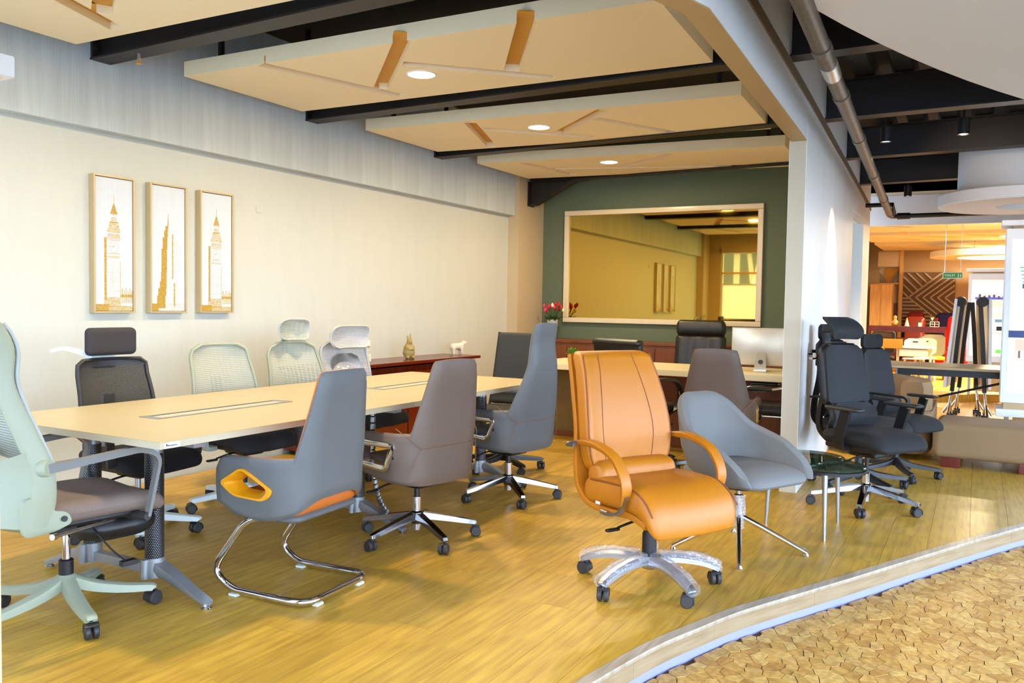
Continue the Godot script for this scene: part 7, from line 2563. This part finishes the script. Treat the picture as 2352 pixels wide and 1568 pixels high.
func lounge_chair(at: Vector3, turn: float, m: Material, label: String, h: float, w: float) -> void:
	var t := thing("lounge_chair", label, "chair", at, turn)
	cushion(t, "backrest", Vector3(0, 0.40 + (h - 0.40) / 2, -0.22), Vector3(w, h - 0.40, 0.16), Vector3(0.09, 0.09, 0.06), m, func(q: Vector3) -> Vector3: return q + Vector3(0, 0, -0.15 * (q.y + (h - 0.4) / 2)), Vector3i(4, 5, 1))
	cushion(t, "seat", Vector3(0, 0.38, 0.06), Vector3(w, 0.18, 0.56), Vector3(0.06, 0.07, 0.08), m, null, Vector3i(4, 1, 4))
	for s in [-1, 1]:
		cushion(t, "arm", Vector3(s * (w / 2 + 0.05), 0.48, 0.06), Vector3(0.12, 0.26, 0.54), Vector3(0.05, 0.06, 0.08), m, null, Vector3i(1, 2, 4))
	if w > 0.5: cushion(t, "head_cushion", Vector3(0.02, h - 0.07, -0.20), Vector3(w * 0.6, 0.22, 0.10), Vector3(0.03, 0.03, 0.03), m, null, Vector3i(2, 2, 1))
	cushion(t, "base", Vector3(0, 0.17, 0.02), Vector3(w + 0.05, 0.26, 0.5), Vector3(0.04, 0.04, 0.06), m, null, Vector3i(2, 1, 2))
	for s in [[-1, 1], [1, 1], [-1, -1], [1, -1]]:
		put("foot", box_mesh(Vector3(s[0] * w * 0.4, 0.025, s[1] * 0.18), Vector3(0.05, 0.05, 0.05)), M.black_plastic, t)

func school_set() -> void:
	# white pupil desk on a blue tubular foot
	var t := thing("school_desk", "white school desk with tray and blue tubular feet", "desk", Vector3(-0.94, 0, -16.3))
	put("desk_top", box_mesh(Vector3(0, 0.665, 0), Vector3(0.64, 0.025, 0.44), 0.006), M.white_paint, t)
	put("tray", box_mesh(Vector3(0, 0.57, 0.03), Vector3(0.46, 0.13, 0.34), 0.015), M.white_plastic, t)
	for s in [-1, 1]:
		var u := mb()
		u.tube([Vector3(s * 0.26, 0.66, 0.1), Vector3(s * 0.26, 0.34, 0.1)], 0.016, 8)
		u.tube([Vector3(s * 0.26, 0.66, -0.12), Vector3(s * 0.26, 0.34, -0.12)], 0.016, 8)
		put("upper_leg", u.done(40), M.white_plastic, t)
		var b := mb()
		b.tube([Vector3(s * 0.26, 0.36, 0.1), Vector3(s * 0.26, 0.02, 0.1)], 0.019, 8)
		b.tube([Vector3(s * 0.26, 0.36, -0.12), Vector3(s * 0.26, 0.02, -0.12)], 0.019, 8)
		b.tube([Vector3(s * 0.26, 0.03, 0.2), Vector3(s * 0.26, 0.03, -0.22)], 0.019, 8)
		put("blue_leg", b.done(40), M.blue_paint, t)
	var cb := mb()
	cb.tube([Vector3(-0.26, 0.05, -0.12), Vector3(0.26, 0.05, -0.12)], 0.016, 8)
	cb.tube([Vector3(-0.26, 0.05, 0.19), Vector3(0.26, 0.05, 0.19)], 0.016, 8)
	put("cross_bar", cb.done(40), M.blue_paint, t)
	# plastic chairs behind it
	for k in 2:
		var c := thing("plastic_chair", ["white plastic school chair tucked behind the white desk", "grey plastic school chair just beside the lime chair"][k], "chair", [Vector3(-0.96, 0, -16.75), Vector3(-0.81, 0, -17.16)][k], [0, 0][k])
		var mm: Material = [M.white_plastic, M.clay_cream][k]
		var bf := func(u: float, v: float) -> Vector3: return Vector3(u * round_w(0.185, v, 0.30, 0.07), 0.50 + 0.30 * v, -0.16 - 0.05 * v + 0.03 * u * u)
		put("backrest", panel_grid(bf, 0.012, 10, 8), mm, c)
		put("grip_slot", box_mesh(Vector3(0, 0.74, -0.185), Vector3(0.09, 0.022, 0.016), 0.006), M.caster_grey, c)
		cushion(c, "seat", Vector3(0, 0.44, 0.04), Vector3(0.38, 0.025, 0.38), Vector3(0.06, 0.012, 0.06), mm)
		for s in [[-1, 1], [1, 1], [-1, -1], [1, -1]]:
			var l := mb()
			l.cyl(Vector3(s[0] * 0.15, 0.43, s[1] * 0.14 + 0.03), Vector3(s[0] * 0.18, 0.0, s[1] * 0.18 + 0.03), 0.012, 0.012, 8)
			put("leg", l.done(), M.white_plastic, c)
	# grey backed chair with a lime seat
	var g := thing("task_chair", "grey backed task chair with lime seat", "chair", Vector3(-0.70, 0, -17.55), 0)
	var gf := func(u: float, v: float) -> Vector3: return Vector3(u * round_w(0.20, v, 0.40, 0.06), 0.46 + 0.40 * v, -0.18 - 0.05 * v + 0.04 * u * u)
	put("backrest", panel_grid(gf, 0.02, 10, 8), M.grey_triangle, g)
	cushion(g, "seat", Vector3(0, 0.43, 0.04), Vector3(0.42, 0.06, 0.40), Vector3(0.05, 0.028, 0.05), M.lime)
	for s in [-1, 1]: put("arm", box_mesh(Vector3(s * 0.24, 0.60, 0.02), Vector3(0.03, 0.03, 0.22), 0.006), M.black_plastic, g)
	for s in [[-1, 1], [1, 1], [-1, -1], [1, -1]]:
		var l := mb()
		l.cyl(Vector3(s[0] * 0.2, 0.42, s[1] * 0.15), Vector3(s[0] * 0.22, 0.03, s[1] * 0.22), 0.011, 0.011, 8)
		put("leg", l.done(), M.steel_satin, g)
	# mesh chair and yellow desk unit
	var mc := thing("task_chair", "task chair with open black mesh back behind the yellow board", "chair", Vector3(-1.50, 0, -16.8), 0)
	var mf := func(u: float, v: float) -> Vector3: return Vector3(u * round_w(0.19, v, 0.40, 0.05), 0.50 + 0.41 * v, -0.15 - 0.04 * v)
	put("back_mesh", panel_grid(mf, 0.006, 10, 8), M.mesh_black, mc)
	var mr := mb()
	mr.tube(outline(mf), 0.016, 8, -1.0, true)
	put("back_frame", mr.done(40), M.caster_grey, mc)
	cushion(mc, "seat", Vector3(0, 0.44, 0.06), Vector3(0.42, 0.06, 0.42), Vector3(0.05, 0.028, 0.05), M.fabric_black)
	gas_lift(mc, 0.10, 0.42, M.black_plastic, M.black_plastic)
	star_base(mc, M.black_plastic, 0.28, 0.0, 0.11, M.dark_plastic, 0)
	var yd := thing("yellow_desk", "yellow desk unit with rounded end panel and pale top", "desk", Vector3(-1.36, 0, -15.4))
	put("back_board", box_mesh(Vector3(0.12, 0.745, -0.1), Vector3(0.34, 0.16, 0.02), 0.003), M.yellow_paint, yd)
	var ep := mb(pose(Vector3(0, 0, 0.1)))
	ep.prism(rounded_poly([Vector2(-0.35, 0.02), Vector2(0.07, 0.02), Vector2(0.07, 0.70), Vector2(-0.35, 0.70)], 0.16, 6), -0.012, 0.012)
	put("end_panel", ep.done(-1), M.yellow_paint, yd)
	put("desk_top", box_mesh(Vector3(-0.2, 0.60, 0.32), Vector3(0.36, 0.02, 0.4), 0.003), M.oak_light, yd)
	put("leg_panel", box_mesh(Vector3(-0.33, 0.295, 0.32), Vector3(0.02, 0.59, 0.36)), M.yellow_paint, yd)
